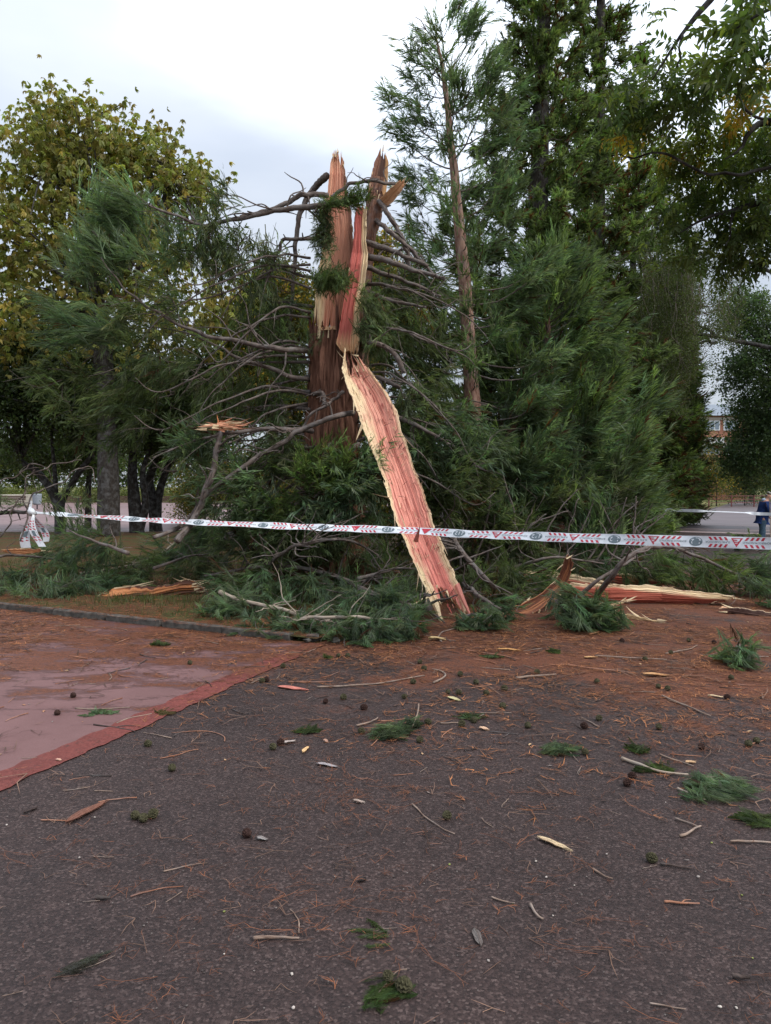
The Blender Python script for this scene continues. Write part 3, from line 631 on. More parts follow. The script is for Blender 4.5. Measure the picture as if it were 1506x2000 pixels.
def colA(u, v, s, nz):      # left upright: pink face, cream left edge
    m = np.clip((.30 - v + .35 * (nz - .5)) * 7, 0, 1) * np.clip((u - .45) * 6, 0.15, 1); m = m[..., None]; d = np.clip((v - .72 + .25 * (nz - .5)) * 6, 0, 1)[..., None]
    top_ = np.clip((.12 - u) * 8, 0, 1)[..., None]; c = (np.array([.76, .36, .24]) * (1 - m) + CREAM * m) * (1 - .45 * d); return c * (1 - top_) + np.array([.72, .42, .27]) * top_
add_slab(BT, [(652, 293, 669, 293, 13.45), (648, 312, 672, 314, 13.45), (644, 340, 675, 340, 13.4), (640, 372, 677, 370, 13.4), (634, 400, 684, 397, 13.4), (636, 450, 689, 448, 13.4), (628, 500, 691, 500, 13.35), (618, 555, 690, 555, 13.3), (614, 600, 684, 600, 13.3), (611, 650, 676, 650, 13.3), (609, 690, 668, 690, 13.35)],
         'split_wood_face', 'outer_bark', thick=.30, conc=.05, jag0=.22, jag1=.75, edge=.022, ridge=.018, seed=3, nu=120, nv=36, colf=colA, nspl=16, sl=(.05, .16))
def colB(u, v, s, nz):      # right upright: red heart, cream right edge
    m = np.clip((v - .60 + .25 * (nz - .5)) * 9, 0, 1)[..., None]; b = np.clip((u - .86 + .1 * (nz - .5)) * 9, 0, 1)[..., None]
    c = np.array([.63, .17, .14]) * (1 - m) + CREAM * m; return c * (1 - b) + np.array([.78, .48, .26]) * b
add_slab(BT, [(697, 398, 717, 398, 13.15), (692, 425, 716, 425, 13.15), (690, 470, 715, 470, 13.1), (687, 493, 719, 493, 13.1), (683, 515, 717, 515, 13.05), (677, 560, 712, 560, 13.05), (669, 600, 703, 600, 13.0), (663, 640, 702, 640, 12.95), (657, 672, 702, 670, 12.95), (672, 694, 697, 694, 13.0)],
         'split_wood_face', 'outer_bark', thick=.20, conc=.08, jag0=.14, jag1=.16, edge=.012, ridge=.013, seed=7, nu=110, nv=30, colf=colB, nspl=12, sl=(.05, .15))
# bark-sided right flank beside the red heart
part('outer_bark', MB().add(*tube([at(697, 700, 13.25), at(701, 660, 13.2), at(703, 600, 13.2), at(700, 560, 13.25)], [.10, .09, .07, .03], 9, 18, wob=.02, rough=.1)), M_BARK_SEQ, BT, True)
# dark second stem behind, broken top
def colC(u, v, s, nz):
    m = np.clip((.42 - v + .3 * (nz - .5)) * 8, 0, 1)[..., None]; d = np.clip((v - .75) * 9, 0, 1)[..., None]; return np.array([.34, .165, .105]) * m + (np.array([.10, .045, .03]) * (1 - d) + np.array([.5, .28, .12]) * d) * (1 - m)
add_slab(BT, [(741, 290, 753, 290, 13.9), (732, 315, 759, 315, 13.9), (723, 350, 757, 350, 13.9), (718, 380, 752, 384, 13.85)], 'split_wood_face', 'outer_bark', thick=.16, conc=-.12, jag0=.35, jag1=.1, edge=.015, seed=12, colf=colC, nspl=8, sl=(.06, .18), nu=60)
part('stem', MB().add(*tube([at(739, 352, 14.0), at(733, 390, 13.98), at(727, 430, 13.95), at(718, 480, 13.9), at(708, 560, 13.85), at(698, 660, 13.8), at(690, 760, 13.7)], [.155, .165, .15, .12, .15, .22, .3], 20, 60, wob=.04, rough=.16, seed=4)), M_BARK_SEQ, BT, True)
def colD(u, v, s, nz): return np.array([.62, .36, .2]) * (.8 + .4 * nz)[..., None]
add_slab(BT, [(784, 349, 797, 352, 13.5), (768, 362, 781, 377, 13.55), (752, 377, 765, 396, 13.65), (738, 391, 747, 410, 13.8)], 'broken_limb_wood', 'broken_limb_bark', thick=.09, conc=.05, jag0=.15, jag1=.05, edge=.008, seed=15, colf=colD, nspl=8, nu=50, sl=(.04, .1))

def P3(pts, Y):      # pts (px,py[,Y])
    return [at(p[0], p[1], p[2] if len(p) > 2 else Y) for p in pts]
def branch(root, pts, Y, r0, r1, mat_=None, name='branch', sides=8, wob=.03, subs=4, subL=.45, seed=None):
    P = P3(pts, Y); seed = int(RNG.integers(1, 999)) if seed is None else seed
    mbx = MB().add(*tube(P, np.linspace(r0, r1, len(P)), sides, len(P) * 8, wob=wob * 1.8, rough=.22, seed=seed))
    Q, R = smooth_path(P, np.linspace(r0, r1, len(P)), 50); g = np.random.default_rng(seed)
    for k in range(5):      # snapped side stubs
        i = g.integers(5, 46); t = nrm(Q[i + 1] - Q[i]); a = nrm(t * .5 + g.normal(size=3)); mbx.add(*tube([Q[i], Q[i] + a * (R[i] + .05 + .07 * g.random())], [R[i] * .5, R[i] * .28], 5, 4, seed=k))
    for k in range(subs):
        i = g.integers(10, 49); t = nrm(Q[i] - Q[i - 3]); a = nrm(t * .7 + g.normal(size=3) * [1, .6, .9]); b = nrm(a + .7 * t + .5 * g.normal(size=3)); l = subL * (.4 + g.random())
        rr = max(.005, R[i] * .4); mbx.add(*tube([Q[i], Q[i] + a * l * .35, Q[i] + (a + b) * .35 * l, Q[i] + (a + b) * .5 * l + [0, 0, -.1 * l]], [rr, rr * .75, rr * .5, rr * .25], 5, 9, cap=False, seed=k))
    return part(name, mbx, mat_ or M_BARK_GREY, root, True)
# limbs standing out against the sky
branch(BT, [(638, 343, 13.5), (618, 362), (597, 388), (585, 425), (577, 480), (574, 540), (569, 600), (566, 650)], 13.9, .065, .022, subs=3)
branch(BT, [(640, 382, 13.2), (600, 380), (565, 392), (530, 408), (500, 417), (470, 424)], 13.0, .05, .028)
branch(BT, [(690, 388, 13.1), (650, 400), (600, 404), (550, 410), (500, 418), (440, 432), (395, 440), (350, 425), (290, 402)], 12.8, .062, .016, subs=16, subL=.9)
branch(BT, [(648, 385, 12.9), (672, 367), (700, 356), (735, 353), (768, 359, 13.4)], 12.9, .032, .028)
branch(BT, [(740, 392, 13.8), (758, 420), (775, 445), (786, 470), (796, 495), (800, 522)], 13.6, .045, .03, subs=2)
branch(BT, [(735, 430, 13.8), (760, 452), (790, 477), (820, 505), (850, 540)], 13.5, .045, .025)
branch(BT, [(714, 474, 13.3), (745, 482), (775, 493), (805, 506), (836, 520)], 13.1, .055, .03, subs=3)
branch(BT, [(716, 500, 13.3), (750, 508), (790, 521), (830, 534), (870, 545)], 12.9, .058, .025, subs=5)
branch(BT, [(708, 520, 13.5), (750, 533), (800, 552), (860, 580)], 13.5, .05, .02, subs=6)
branch(BT, [(705, 568, 13.3), (740, 578), (775, 590), (830, 600)], 13.3, .05, .02, subs=6)
branch(BT, [(614, 465, 13.5), (580, 467), (553, 470), (543, 490), (532, 520), (520, 550)], 13.1, .035, .02, subs=8, subL=.7)
branch(BT, [(613, 543, 13.5), (575, 535), (540, 520), (490, 510), (440, 500)], 13.4, .03, .012, subs=8)
branch(BT, [(612, 600, 13.5), (570, 594), (520, 585), (460, 560)], 13.5, .03, .012, subs=8)
branch(BT, [(607, 686, 13.4), (560, 682), (510, 674), (450, 662), (400, 655), (340, 628), (285, 597), (240, 562), (200, 505)], 12.6, .05, .010, subs=16, subL=.9)
branch(BT, [(605, 741, 13.4), (570, 735), (530, 720), (480, 705), (430, 680), (380, 655), (300, 640)], 13.0, .045, .010, subs=12, subL=.8)
branch(BT, [(702, 668, 13.2), (725, 668), (750, 676), (775, 697), (789, 728)], 12.7, .045, .04, wob=.01)
branch(BT, [(715, 733, 13.2), (745, 740), (782, 757)], 12.9, .045, .035, wob=.01)
branch(BT, [(770, 812, 12.9), (800, 825), (850, 852), (900, 885), (950, 920)], 12.7, .045, .012, subs=8)
branch(BT, [(605, 800, 13.2), (560, 795), (500, 800), (430, 780)], 13.6, .03, .01, subs=8)
branch(BT, [(612, 770, 13.2), (630, 768, 12.9), (634, 790, 12.8)], 12.9, .04, .03, wob=.01)
branch(BT, [(600, 870, 13.2), (570, 905), (520, 950), (470, 970)], 12.9, .035, .012, subs=6)
branch(BT, [(690, 806, 12.8), (660, 813), (620, 825), (590, 838), (545, 870), (505, 892), (470, 915)], 12.2, .045, .032, subs=6, subL=.7)
branch(BT, [(670, 765, 12.9), (640, 790), (610, 806), (590, 835)], 12.4, .03, .016)
branch(BT, [(700, 868, 12.8), (670, 890), (640, 915), (600, 960), (560, 1020)], 12.5, .045, .03, subs=5)
branch(BT, [(720, 892, 12.8), (690, 905), (650, 940), (600, 985), (560, 1040)], 12.3, .035, .02, subs=5)
branch(BT, [(635, 905, 12.8), (642, 880), (646, 868)], 12.3, .07, .05, wob=.01)
for k in range(14):
    a = (600 + 12 * RNG.normal(), 880 + 22 * k * .5 + 8 * RNG.normal(), 13.2); q = 60 + 50 * RNG.random(); branch(BT, [a, (a[0] - q * .5, a[1] - 5 + 22 * RNG.normal()), (a[0] - q, a[1] + 20 + 14 * RNG.normal())], 12.9, .028, .012)
# long thin drooping bare limbs at several heights
gl_ = np.random.default_rng(404)
for k in range(26):
    s_ = -1 if k % 5 < 3 else 1; y = 500 + 17 * k + 10 * gl_.normal(); L_ = (170 + 190 * gl_.random()) * (1.0 if s_ < 0 else .8); x0 = 650 + s_ * 44; dr = 40 + 90 * gl_.random(); Yb = 13.1 - .9 * gl_.random()
    branch(BT, [(x0, y, 13.4), (x0 + s_ * L_ * .25, y - 8 + 8 * gl_.normal(), (13.4 + Yb) / 2), (x0 + s_ * L_ * .55, y + dr * .25, Yb), (x0 + s_ * L_ * .85, y + dr * .8, Yb), (x0 + s_ * L_, y + dr * (1.3 if k % 3 else .5), Yb)], Yb, .024, .006, subs=6, subL=.55)
# bare dry snags low on the trunk, right side and behind
for k in range(22):
    y = 700 + 17 * k + 8 * RNG.normal(); s = 1 if k % 2 else -1; q = 90 + 110 * RNG.random(); x0 = 690 if s > 0 else 606
    branch(BT, [(x0, y, 13.4), (x0 + s * q * .5, y + 6 + 10 * RNG.normal(), 13.6), (x0 + s * q, y + 30 + 22 * RNG.normal(), 13.9)], 13.8, .03, .010, subs=5, subL=.6)

# tufts hanging on the trunk and its limbs
def fol_part(root, regs, name='foliage', tw=0):
    mb = MB(); tm = MB()
    for rg in regs:
        px, py, rx, ry, Y, dY, n, d = rg[:8]; o = dict(tpls=PL_NEAR, S=1.0, base=SEQ, spread=.45); o.update(rg[8] if len(rg) > 8 else {})
        c = at(px, py, Y); k = Y / F; clump_region(mb, o['tpls'], c, (rx * k, dY, ry * k), int(n * .72), d, o['spread'], o['S'], o['base'], per=o.get('per', 9), brown=o.get('brown', .03), csz=o.get('csz', .14), alt=o.get('alt'), altp=o.get('altp', 0))
        if tw: twig_cloud(tm, c, (rx * k, dY, ry * k), int(tw * max(1, rx * ry / 1800)), .75)
    part(name, mb, M_NEEDLE, root)
    if tm.n: tag(part('twig', tm, M_BARK_GREY, root, True), kind='stuff')
fol_part(BT, [(630, 432, 16, 32, 12.9, .18, 300, (-.1, -.3, -1), dict(S=.55, csz=.08)), (632, 475, 22, 22, 12.85, .18, 260, (-.4, -.4, -1), dict(S=.55, csz=.08)),
              (645, 546, 36, 20, 12.7, .2, 560, (0, -.3, -1), dict(S=.6, base=SEQ_L * .8, csz=.09)), (665, 398, 40, 10, 12.7, .15, 220, (.4, -.2, -.2), dict(S=.5, base=SEQ_L * .8, csz=.08)), (703, 388, 26, 14, 12.7, .15, 200, (.3, -.2, .1), dict(S=.5, base=SEQ_L * .8, csz=.08)),
              (720, 590, 22, 22, 12.8, .2, 160, (.5, -.2, -.6), dict(S=.7)), (728, 640, 26, 40, 12.9, .25, 240, (.3, -.1, -1), dict(S=.8)), (600, 665, 14, 16, 13.0, .15, 40, (-.2, 0, -.6), dict(S=.5))], 'tuft')
W = PL_WIND
# the big grey green boughs reaching to the left
fol_part(BT, [(240, 430, 55, 46, 13.0, .5, 230, (-.5, -.2, .7), dict(base=SEQ_B * 1.15, tpls=PL_GRASSY)), (200, 520, 80, 66, 12.9, .6, 300, (-.5, -.2, .6), dict(base=SEQ_B * 1.2, tpls=PL_GRASSY)),
              (185, 640, 75, 70, 12.8, .6, 250, (-.6, -.2, .2), dict(base=SEQ_B * 1.0, tpls=PL_GRASSY)), (330, 470, 60, 60, 13.1, .5, 150, (-.4, 0, .5), dict(base=SEQ_B * .95))], tw=3)
fol_part(BT, [(430, 440, 60, 38, 12.8, .4, 150, (.1, -.1, -.7)), (410, 500, 70, 50, 13.0, .5, 200, (0, -.1, -.4)), (500, 500, 45, 80, 13.2, .5, 130, (.1, -.1, -.9)), (520, 620, 60, 80, 13.6, .6, 300, (.1, 0, -1)), (450, 400, 40, 18, 12.8, .3, 60, (-.3, 0, .6))], tw=4)
fol_part(BT, [(320, 610, 100, 70, 12.9, .6, 240, (-.4, -.2, -.1)), (330, 720, 120, 70, 12.9, .7, 280, (-.4, -.2, -.4)), (450, 760, 90, 90, 13.5, .8, 300, (-.2, 0, -.5)), (540, 820, 60, 70, 13.9, .7, 240, (-.2, 0, -.5))], tw=4)
# right of the trunk: dark boughs between the trunk and the slim tree
fol_part(BT, [(790, 570, 75, 60, 14.6, .6, 380, (.6, 0, -.2)), (790, 650, 90, 60, 14.4, .9, 520, (.5, 0, -.4)), (850, 700, 80, 80, 15.7, .5, 460, (.5, -.2, -.2), dict(tpls=W)), (800, 800, 90, 80, 13.8, .9, 640, (.4, -.2, -.4), dict(tpls=W)),
              (880, 880, 90, 80, 13.4, .9, 640, (.5, -.3, -.2), dict(tpls=W, base=SEQ_B * .95))], tw=3)
fol_part(BT, [(860, 960, 110, 70, 13.2, .9, 560, (.4, -.3, -.3), dict(tpls=W)), (730, 620, 50, 120, 15.0, .6, 380, (.2, 0, -.6)), (560, 700, 60, 120, 14.8, .6, 420, (-.2, 0, -.6)), (640, 960, 110, 110, 14.6, .5, 500, (0, 0, -.5))], tw=3)
fol_part(BT, [(640, 930, 65, 50, 12.3, .4, 360, (.1, -.5, .2), dict(base=SEQ_L * .9)), (600, 1060, 120, 45, 12.4, .5, 460, (0, -.5, -.1), dict(base=SEQ)), (230, 800, 95, 75, 13.2, .7, 380, (-.4, -.2, -.3), dict(base=SEQ * .9)), (120, 740, 60, 60, 13.2, .6, 200, (-.5, -.2, .0), dict(base=SEQ * .9)), (480, 1040, 90, 40, 12.6, .4, 300, (-.1, -.5, 0), dict(base=SEQ_B))], tw=4)
# low bluish tufts in front of the trunk foot
fol_part(BT, [(700, 930, 62, 45, 12.2, .4, 330, (.3, -.5, .0), dict(tpls=W, base=SEQ_B * 1.2)), (665, 990, 75, 50, 12.2, .5, 360, (.2, -.5, -.2), dict(base=SEQ_B * 1.1, tpls=W)), (470, 960, 80, 60, 12.4, .5, 380, (-.2, -.4, .1), dict(base=SEQ_B * 1.1)),
              (570, 1010, 80, 50, 12.6, .5, 330, (-.1, -.4, 0), dict(base=SEQ_L * .85)), (540, 900, 60, 50, 12.8, .5, 260, (-.3, -.2, -.1)), (390, 880, 60, 45, 12.6, .5, 260, (-.3, -.3, .2), dict(base=SEQ_B))], tw=4)

# ------------------------------------------------------------------ the leaning slab
PT = [(672, 694, 700, 690, 12.55), (668, 726, 728, 730, 12.45), (683, 765, 752, 760, 12.3), (699, 808, 774, 800, 12.12), (713, 850, 787, 846, 11.95), (733, 893, 802, 890, 11.75), (750, 938, 818, 936, 11.52), (763, 983, 834, 980, 11.3), (778, 1026, 848, 1024, 11.1), (797, 1070, 864, 1066, 10.9), (814, 1112, 882, 1108, 10.7), (832, 1152, 898, 1150, 10.45), (846, 1184, 911, 1180, 10.33), (860, 1210, 921, 1208, 10.22)]
sbp = gnd(880, 1212); SL = thing('leaning_slab', 'long slab of split pink and cream wood leaning against the broken trunk', 'split slab', sbp)
def colS(u, v, s, nz):
    nq = fbm(s * 3.1, v * 2.3 + 7, 91, 4); nz = .45 * nz + .55 * nq; wl = .24 + .10 * np.sin(u * 7 + .6) ; m = np.clip((wl - v + .75 * (nz - .5)) * 6, 0, 1) * (.72 + .56 * fbm(s * 9, v * 14, 93, 3)); mr = np.clip((v - .90 + .2 * (nz - .5) + .10 * (u > .75)) * 10, 0, 1)
    m = np.maximum(m, mr)[..., None]; pk = np.array([.84, .42, .31]) * (1 - u)[..., None] + np.array([.74, .26, .21]) * u[..., None]
    dk = np.exp(-((v - .66 - .03 * np.sin(u * 12)) / .07) ** 2)[..., None] * .5; return (pk * (1 - dk) + np.array([.46, .11, .09]) * dk) * (1 - m) + CREAM * m
add_slab(SL, PT, 'wood_face', 'bark_back', thick=.13, conc=.17, jag0=.46, jag1=.20, notch=.36, edge=.022, ridge=.014, nu=260, nv=56, seed=31, colf=colS, nspl=26, sl=(.04, .34))
mb = MB()      # long torn tails at the foot, side shards
spike(mb, at(850, 1172, 10.35), at(869, 1228, 10.1) - at(850, 1172, 10.35), .46, .09, CREAM, .05, 3); part('splinter', mb, M_WOOD, SL)
mb = MB(); spike(mb, at(892, 1142, 10.44), at(925, 1226, 10.0) - at(893, 1150, 10.4), .68, .10, np.array([.72, .27, .21]), .04, 5); part('splinter', mb, M_WOOD, SL)
mb = MB(); spike(mb, at(842, 1160, 10.3), at(800, 1190, 9.95) - at(842, 1160, 10.3), .45, .05, CREAM * .9, .15, 8); part('splinter', mb, M_WOOD, SL)
mb = MB(); spike(mb, at(708, 830, 11.9), at(697, 855, 11.9) - at(708, 830, 11.9), .26, .05, CREAM, .1, 9); part('splinter', mb, M_WOOD, SL)
mb = MB(); spike(mb, at(760, 972, 11.3), at(724, 965, 11.2) - at(760, 972, 11.3), .28, .035, CREAM * .8, .05, 10); part('splinter', mb, M_WOOD, SL)
mb = MB(); spike(mb, at(812, 1058, 10.55), at(820, 1028, 10.4) - at(812, 1058, 10.55), .28, .07, PINK, .05, 11); part('splinter', mb, M_WOOD, SL)
mb = MB(); g_ = np.random.default_rng(77)
for k in range(110):      # hairline shreds and dried needles clinging to the face
    u = g_.random(); q = np.array([np.interp(u * 13, range(14), [p[m] for p in PT]) for m in range(5)]); v = g_.random()
    p = at(q[0] + (q[2] - q[0]) * v, q[1] + (q[3] - q[1]) * v, q[4] + .10 * math.sin(pi * v) * .9 - .02); d = nrm(np.array([g_.normal(), -.15, g_.normal() * 1.0 - .3]))
    spike(mb, p, d, .05 + .09 * g_.random(), .006 + .006 * g_.random(), BROWN * (1 + g_.random()) if k % 3 else CREAM * .8, .1 * g_.normal(), k)
tag(part('bark_shred', mb, M_WOOD, SL), kind='stuff')
mb = MB()
for k in range(170):      # long lifted fibres following the grain
    u = .03 + .9 * g_.random(); q = [np.interp(u * 13, range(14), [p[m] for p in PT]) for m in range(5)]; u2 = min(1, u + .05); q2 = [np.interp(u2 * 13, range(14), [p[m] for p in PT]) for m in range(5)]; v = .04 + .92 * g_.random()
    f = lambda Q: at(Q[0] + (Q[2] - Q[0]) * v, Q[1] + (Q[3] - Q[1]) * v, Q[4] + .17 * .7 * math.sin(pi * v) - .012); a, b = f(q), f(q2); s_ = 1 if g_.random() < .6 else -1
    col = CREAM * (.8 + .3 * g_.random()) if (v < .25 or v > .9) else (np.array([.78, .36, .27]) if g_.random() < .6 else np.array([.40, .10, .08]))
    spike(mb, a, (b - a) * s_ + .012 * g_.normal(size=3) + [0, -.015, 0], .06 + .26 * g_.random() ** 2, .008 + .018 * g_.random(), col, .12 * g_.random(), k)
tag(part('fibre', mb, M_WOOD, SL), kind='stuff')
# ------------------------------------------------------------------ standing conifers
# slim pale-trunked conifer right of the broken tree
SY = 15.2; tp = [at(x, y, SY) for x, y in ((940, 1085), (934, 960), (925, 800), (914, 650), (905, 520), (893, 400), (880, 270), (868, 160), (852, 75))]; tp[0][2] = 0
rd = [r / F * SY for r in (24, 20, 15.5, 13.5, 12, 10, 7, 4.5, 1.5)]
def azw(az, t): 
    c = math.cos(az); return (.85 if c < 0 else 1.15) * (1.25 if abs(math.sin(az)) < .8 else .8)
conifer('slim_conifer', 'slim conifer with bare pale trunk and windblown top beside the broken tree', tp[0], 10, lambda t: np.interp(t, [0, .3, .55, .7, .8, .9, 1], [1.6, 1.5, 1.1, .95, 1.1, .85, .35]), M_BARK_SLIM, PL_WIND,
        88, 4.0, .84, SEQ_B * 1.1, trunk_pts=(tp, rd), elev=(-.35, .6), curl=.6, wind=(-.10, 0, 0), bare=.45, z0=.12, seed=101, thin=-1.0, az_w=azw, limb_r=.02, tr0=.3)
def base_at(px, Y): q = at(px, HOR, Y); return np.array([q[0], Y, 0])
conifer('tall_conifer', 'tallest dense conifer rising out of the top of the picture behind the slim one', base_at(1030, 20.5), 21, lambda t: np.interp(t, [0, .12, .35, .5, .7, 1], [3.0, 3.1, 2.3, 1.35, .90, .15]), M_BARK_MID, PL_MID,
        260, 8.0, .95, SEQ_L, lean=(.55, 0), elev=(-.1, .55), curl=.5, bare=.14, seed=202, thin=.05, sp=.62, tr0=.42, tr1=.05, alt=SEQ, altp=.45, brown=.08, csz=.12, per=15)
conifer('rear_conifer', 'tall conifer with reddish dead twigs right behind the tallest one', base_at(1165, 25), 25, lambda t: np.interp(t, [0, .2, .4, .6, 1], [2.6, 2.7, 2.1, 1.05, .15]), M_BARK_MID, PL_MID,
        200, 6.6, 1.05, SEQ_L * .9, elev=(-.1, .5), curl=.4, bare=.1, seed=303, thin=-.35, sp=.62, tr0=.3, tr1=.06, alt=BROWN * .7, altp=.10, brown=.10, csz=.12, per=14)
conifer('thin_conifer', 'thin see-through conifer with dark trunk between the dense conifers and the ash', base_at(1232, 31), 17.5, lambda t: np.interp(t, [0, .3, .6, 1], [2.4, 2.2, 1.8, .2]), M_BARK_DARK, PL_FAR,
        120, 3.6, 1.3, SEQ_L * .8, elev=(-.1, .4), curl=.35, bare=.35, seed=404, tr0=.25, tr1=.05, brown=.12, csz=.22, per=7)
conifer('columnar_conifer', 'dark narrow columnar conifer overhanging the far path, farthest right of its row', base_at(1330, 36), 8.4, lambda t: np.interp(t, [0, .25, .7, 1], [.8, 1.0, .65, .15]), M_BARK_DARK, PL_FAR,
        120, 6.5, 1.05, SEQ * .55, elev=(.2, .7), curl=.4, bare=.35, seed=505, tr0=.2, brown=.12, csz=.2, per=7, z0=.03)
conifer('columnar_conifer', 'brownish columnar conifer left of the darkest narrow one', base_at(1290, 33), 10.8, lambda t: np.interp(t, [0, .25, .7, 1], [1.5, 1.7, 1.2, .2]), M_BARK_DARK, PL_FAR,
        130, 5.6, 1.15, SEQ_L * .55, elev=(.1, .6), curl=.4, bare=.35, seed=606, tr0=.2, brown=.14, csz=.2, per=7, z0=.03)
# broad bluish conifer in front, boughs to the ground
conifer('spreading_conifer', 'broad bluish conifer with windswept boughs down to the ground right of the slim trunk', base_at(1090, 16.3), 6.3, lambda t: np.interp(t, [0, .15, .4, .7, .9, 1], [1.75, 1.95, 1.6, 1.0, .6, .25]), M_BARK_SEQ, PL_WIND,
        130, 4.8, 1.1, SEQ_B, lean=(-.3, 0), elev=(-.1, .6), curl=.65, bare=.45, wind=(.12, 0, .06), seed=707, tr0=.22, tr1=.04, alt=SEQ_L, altp=.25, csz=.16, per=13, brown=.02, sp=.34)
# splayed bare limbs of that conifer's neighbour, brown stem leaning up
LSx = thing('leaning_stem', 'thin reddish conifer stem leaning right between green boughs', 'tree', gnd(945, 1080))
part('trunk', MB().add(*tube(P3([(940, 1085, 15.6), (975, 900, 15.2), (1010, 820, 15.0), (1040, 765, 14.9)], 15), [.09, .08, .065, .04], 9, 24, wob=.05, rough=.08)), M_BARK_SEQ, LSx, True)
for k in range(10):
    t = .25 + .07 * k; p = (940 + 100 * t, 1085 - 330 * t); s = 1 if k % 2 else -1
    branch(LSx, [p, (p[0] + s * 45, p[1] - 20), (p[0] + s * (70 + 50 * RNG.random()), p[1] - 50 * RNG.random())], 15.0, .022, .008, subs=3, subL=.4)
fol_part(LSx, [(1030, 800, 60, 50, 14.9, .4, 300, (.5, -.3, .3), dict(tpls=W, base=SEQ_B * 1.1)), (1120, 880, 70, 55, 14.8, .4, 380, (.6, -.3, .2), dict(tpls=W, base=SEQ_B * 1.1)), (1000, 930, 70, 55, 14.4, .4, 380, (.5, -.3, .1), dict(tpls=W, base=SEQ_B * 1.15)),
               (1090, 1000, 90, 50, 14.2, .5, 400, (.5, -.3, 0), dict(tpls=W)), (1160, 1040, 50, 50, 13.6, .3, 240, (.1, -.3, .6), dict(tpls=W, base=SEQ_B)), (1200, 960, 60, 60, 14.6, .4, 300, (.6, -.2, .2), dict(tpls=W)), (960, 1040, 90, 50, 13.8, .5, 330, (.3, -.3, .1), dict(tpls=W, base=SEQ * .9))], tw=3)
# dead-looking bare boughs at the foot of the row
for k in range(16):
    x = 900 + 24 * k; branch(LSx, [(x, 1100 + 10 * RNG.normal()), (x + 20 * RNG.normal() + 10, 1040 + 15 * RNG.normal()), (x + 45 + 30 * RNG.normal(), 985 + 25 * RNG.normal())], 13.4, .022, .008, subs=3, subL=.45)

# ------------------------------------------------------------------ broadleaf trees left
CH = np.array([.26, .265, .075]); CHY = np.array([.30, .235, .06]); CHB = np.array([.17, .075, .03])
def blob(px, py, rx, ry, Y, dY, w_): k = Y / F; return (at(px, py, Y), (rx * k, dY, ry * k), w_)
HY = 27.0; cb = base_at(212, HY)
def TT(pts, Y): q = P3(pts, Y); q[0][2] = -.1; return q
broadleaf('horse_chestnut', 'big chestnut with yellowing olive leaves against the sky at left', cb,
    [blob(130, 265, 100, 80, HY, 2.2, 3), blob(235, 300, 70, 60, HY, 2, 1.4), blob(310, 325, 75, 65, HY, 2, 1.5), blob(385, 350, 45, 55, HY, 1.6, .9), blob(60, 350, 90, 110, HY, 2.4, 2.8), blob(250, 400, 150, 110, HY, 2.8, 3.4),
     blob(30, 480, 100, 120, HY, 2.6, 2.8), blob(150, 520, 150, 110, HY, 3, 3.2), blob(330, 520, 130, 100, HY, 3, 2.0), blob(70, 640, 120, 80, HY, 2.6, 2.2), blob(300, 640, 150, 90, HY, 3, 2.2), blob(450, 620, 80, 110, HY, 2, 1.4), blob(95, 205, 30, 18, HY, .6, .12), blob(245, 205, 20, 12, HY, .4, .06), blob(310, 250, 22, 14, HY, .4, .07), blob(450, 345, 14, 8, HY, .3, .03)],
    PALM, 8600, 1.0, CH, [(TT([(212, 1040), (210, 900), (206, 760), (200, 620)], HY), [.42, .36, .3, .22]), (P3([(206, 760), (160, 600), (110, 450), (95, 330)], HY), [.2, .16, .1, .04]), (P3([(204, 700), (260, 560), (310, 430), (330, 340)], HY), [.2, .15, .1, .04])],
    M_BARK_MID, alt=CHY, altp=.22, per=7, csz=.5, spread=.7, d=(0, 0, -.5))
OK_ = np.array([.055, .080, .030])
def oak(label, px, Y, blobs, n, forks, tint, **kw):
    b = base_at(px, Y); yb = HOR + CAMH * F / Y
    tr = [(TT([(px, yb)] + [f for f in fk], Y), [r0 * (1 - .6 * i / len(fk)) for i in range(len(fk) + 1)]) for fk, r0 in forks]
    return broadleaf('dark_oak', label, b, blobs, BUNCH, n, 1.5, tint, tr, M_BARK_DARK, 'dark trees along the square', csz=.45, per=8, **kw)
oak('dark forked tree nearest the left edge of the square', 118, 28.5, [blob(60, 740, 110, 90, 28.5, 2.5, 3), blob(0, 800, 90, 100, 28.5, 2.5, 2), blob(150, 800, 90, 80, 28.5, 2.2, 2), blob(60, 660, 100, 60, 29, 2.2, 1.5)], 8000, [([(112, 985), (80, 930), (40, 900)], .22), ([(120, 980), (150, 930), (185, 880)], .2), ([(110, 970), (105, 900), (100, 840)], .12)], OK_)
oak('dark tree with paired black trunks right of the grey trunk', 268, 29, [blob(250, 800, 110, 80, 29, 2.2, 3), blob(330, 770, 110, 90, 29, 2.2, 2.5), blob(210, 720, 90, 70, 29, 2.2, 1.5)], 8500, [([(262, 980), (258, 920), (262, 840)], .30), ([(285, 985), (278, 930), (300, 850)], .18)], OK_ * 1.1)
oak('dark tree with forked black trunk standing right of the paired trunks', 305, 30.5, [blob(400, 800, 100, 80, 30.5, 2.2, 2), blob(330, 850, 80, 40, 30.5, 1.6, 1)], 4500, [([(300, 985), (292, 930), (330, 860)], .28), ([(308, 985), (322, 925), (360, 860)], .22)], OK_ * 1.15)
oak('dark low tree behind the left end of the tape', 172, 33, [blob(170, 880, 60, 45, 33, 2, 1.2), blob(60, 880, 60, 35, 33, 2, 1)], 3500, [([(172, 960), (178, 900), (190, 860)], .16)], OK_ * 1.3)
YG = np.array([.12, .13, .03]); YEL = np.array([.34, .22, .03])
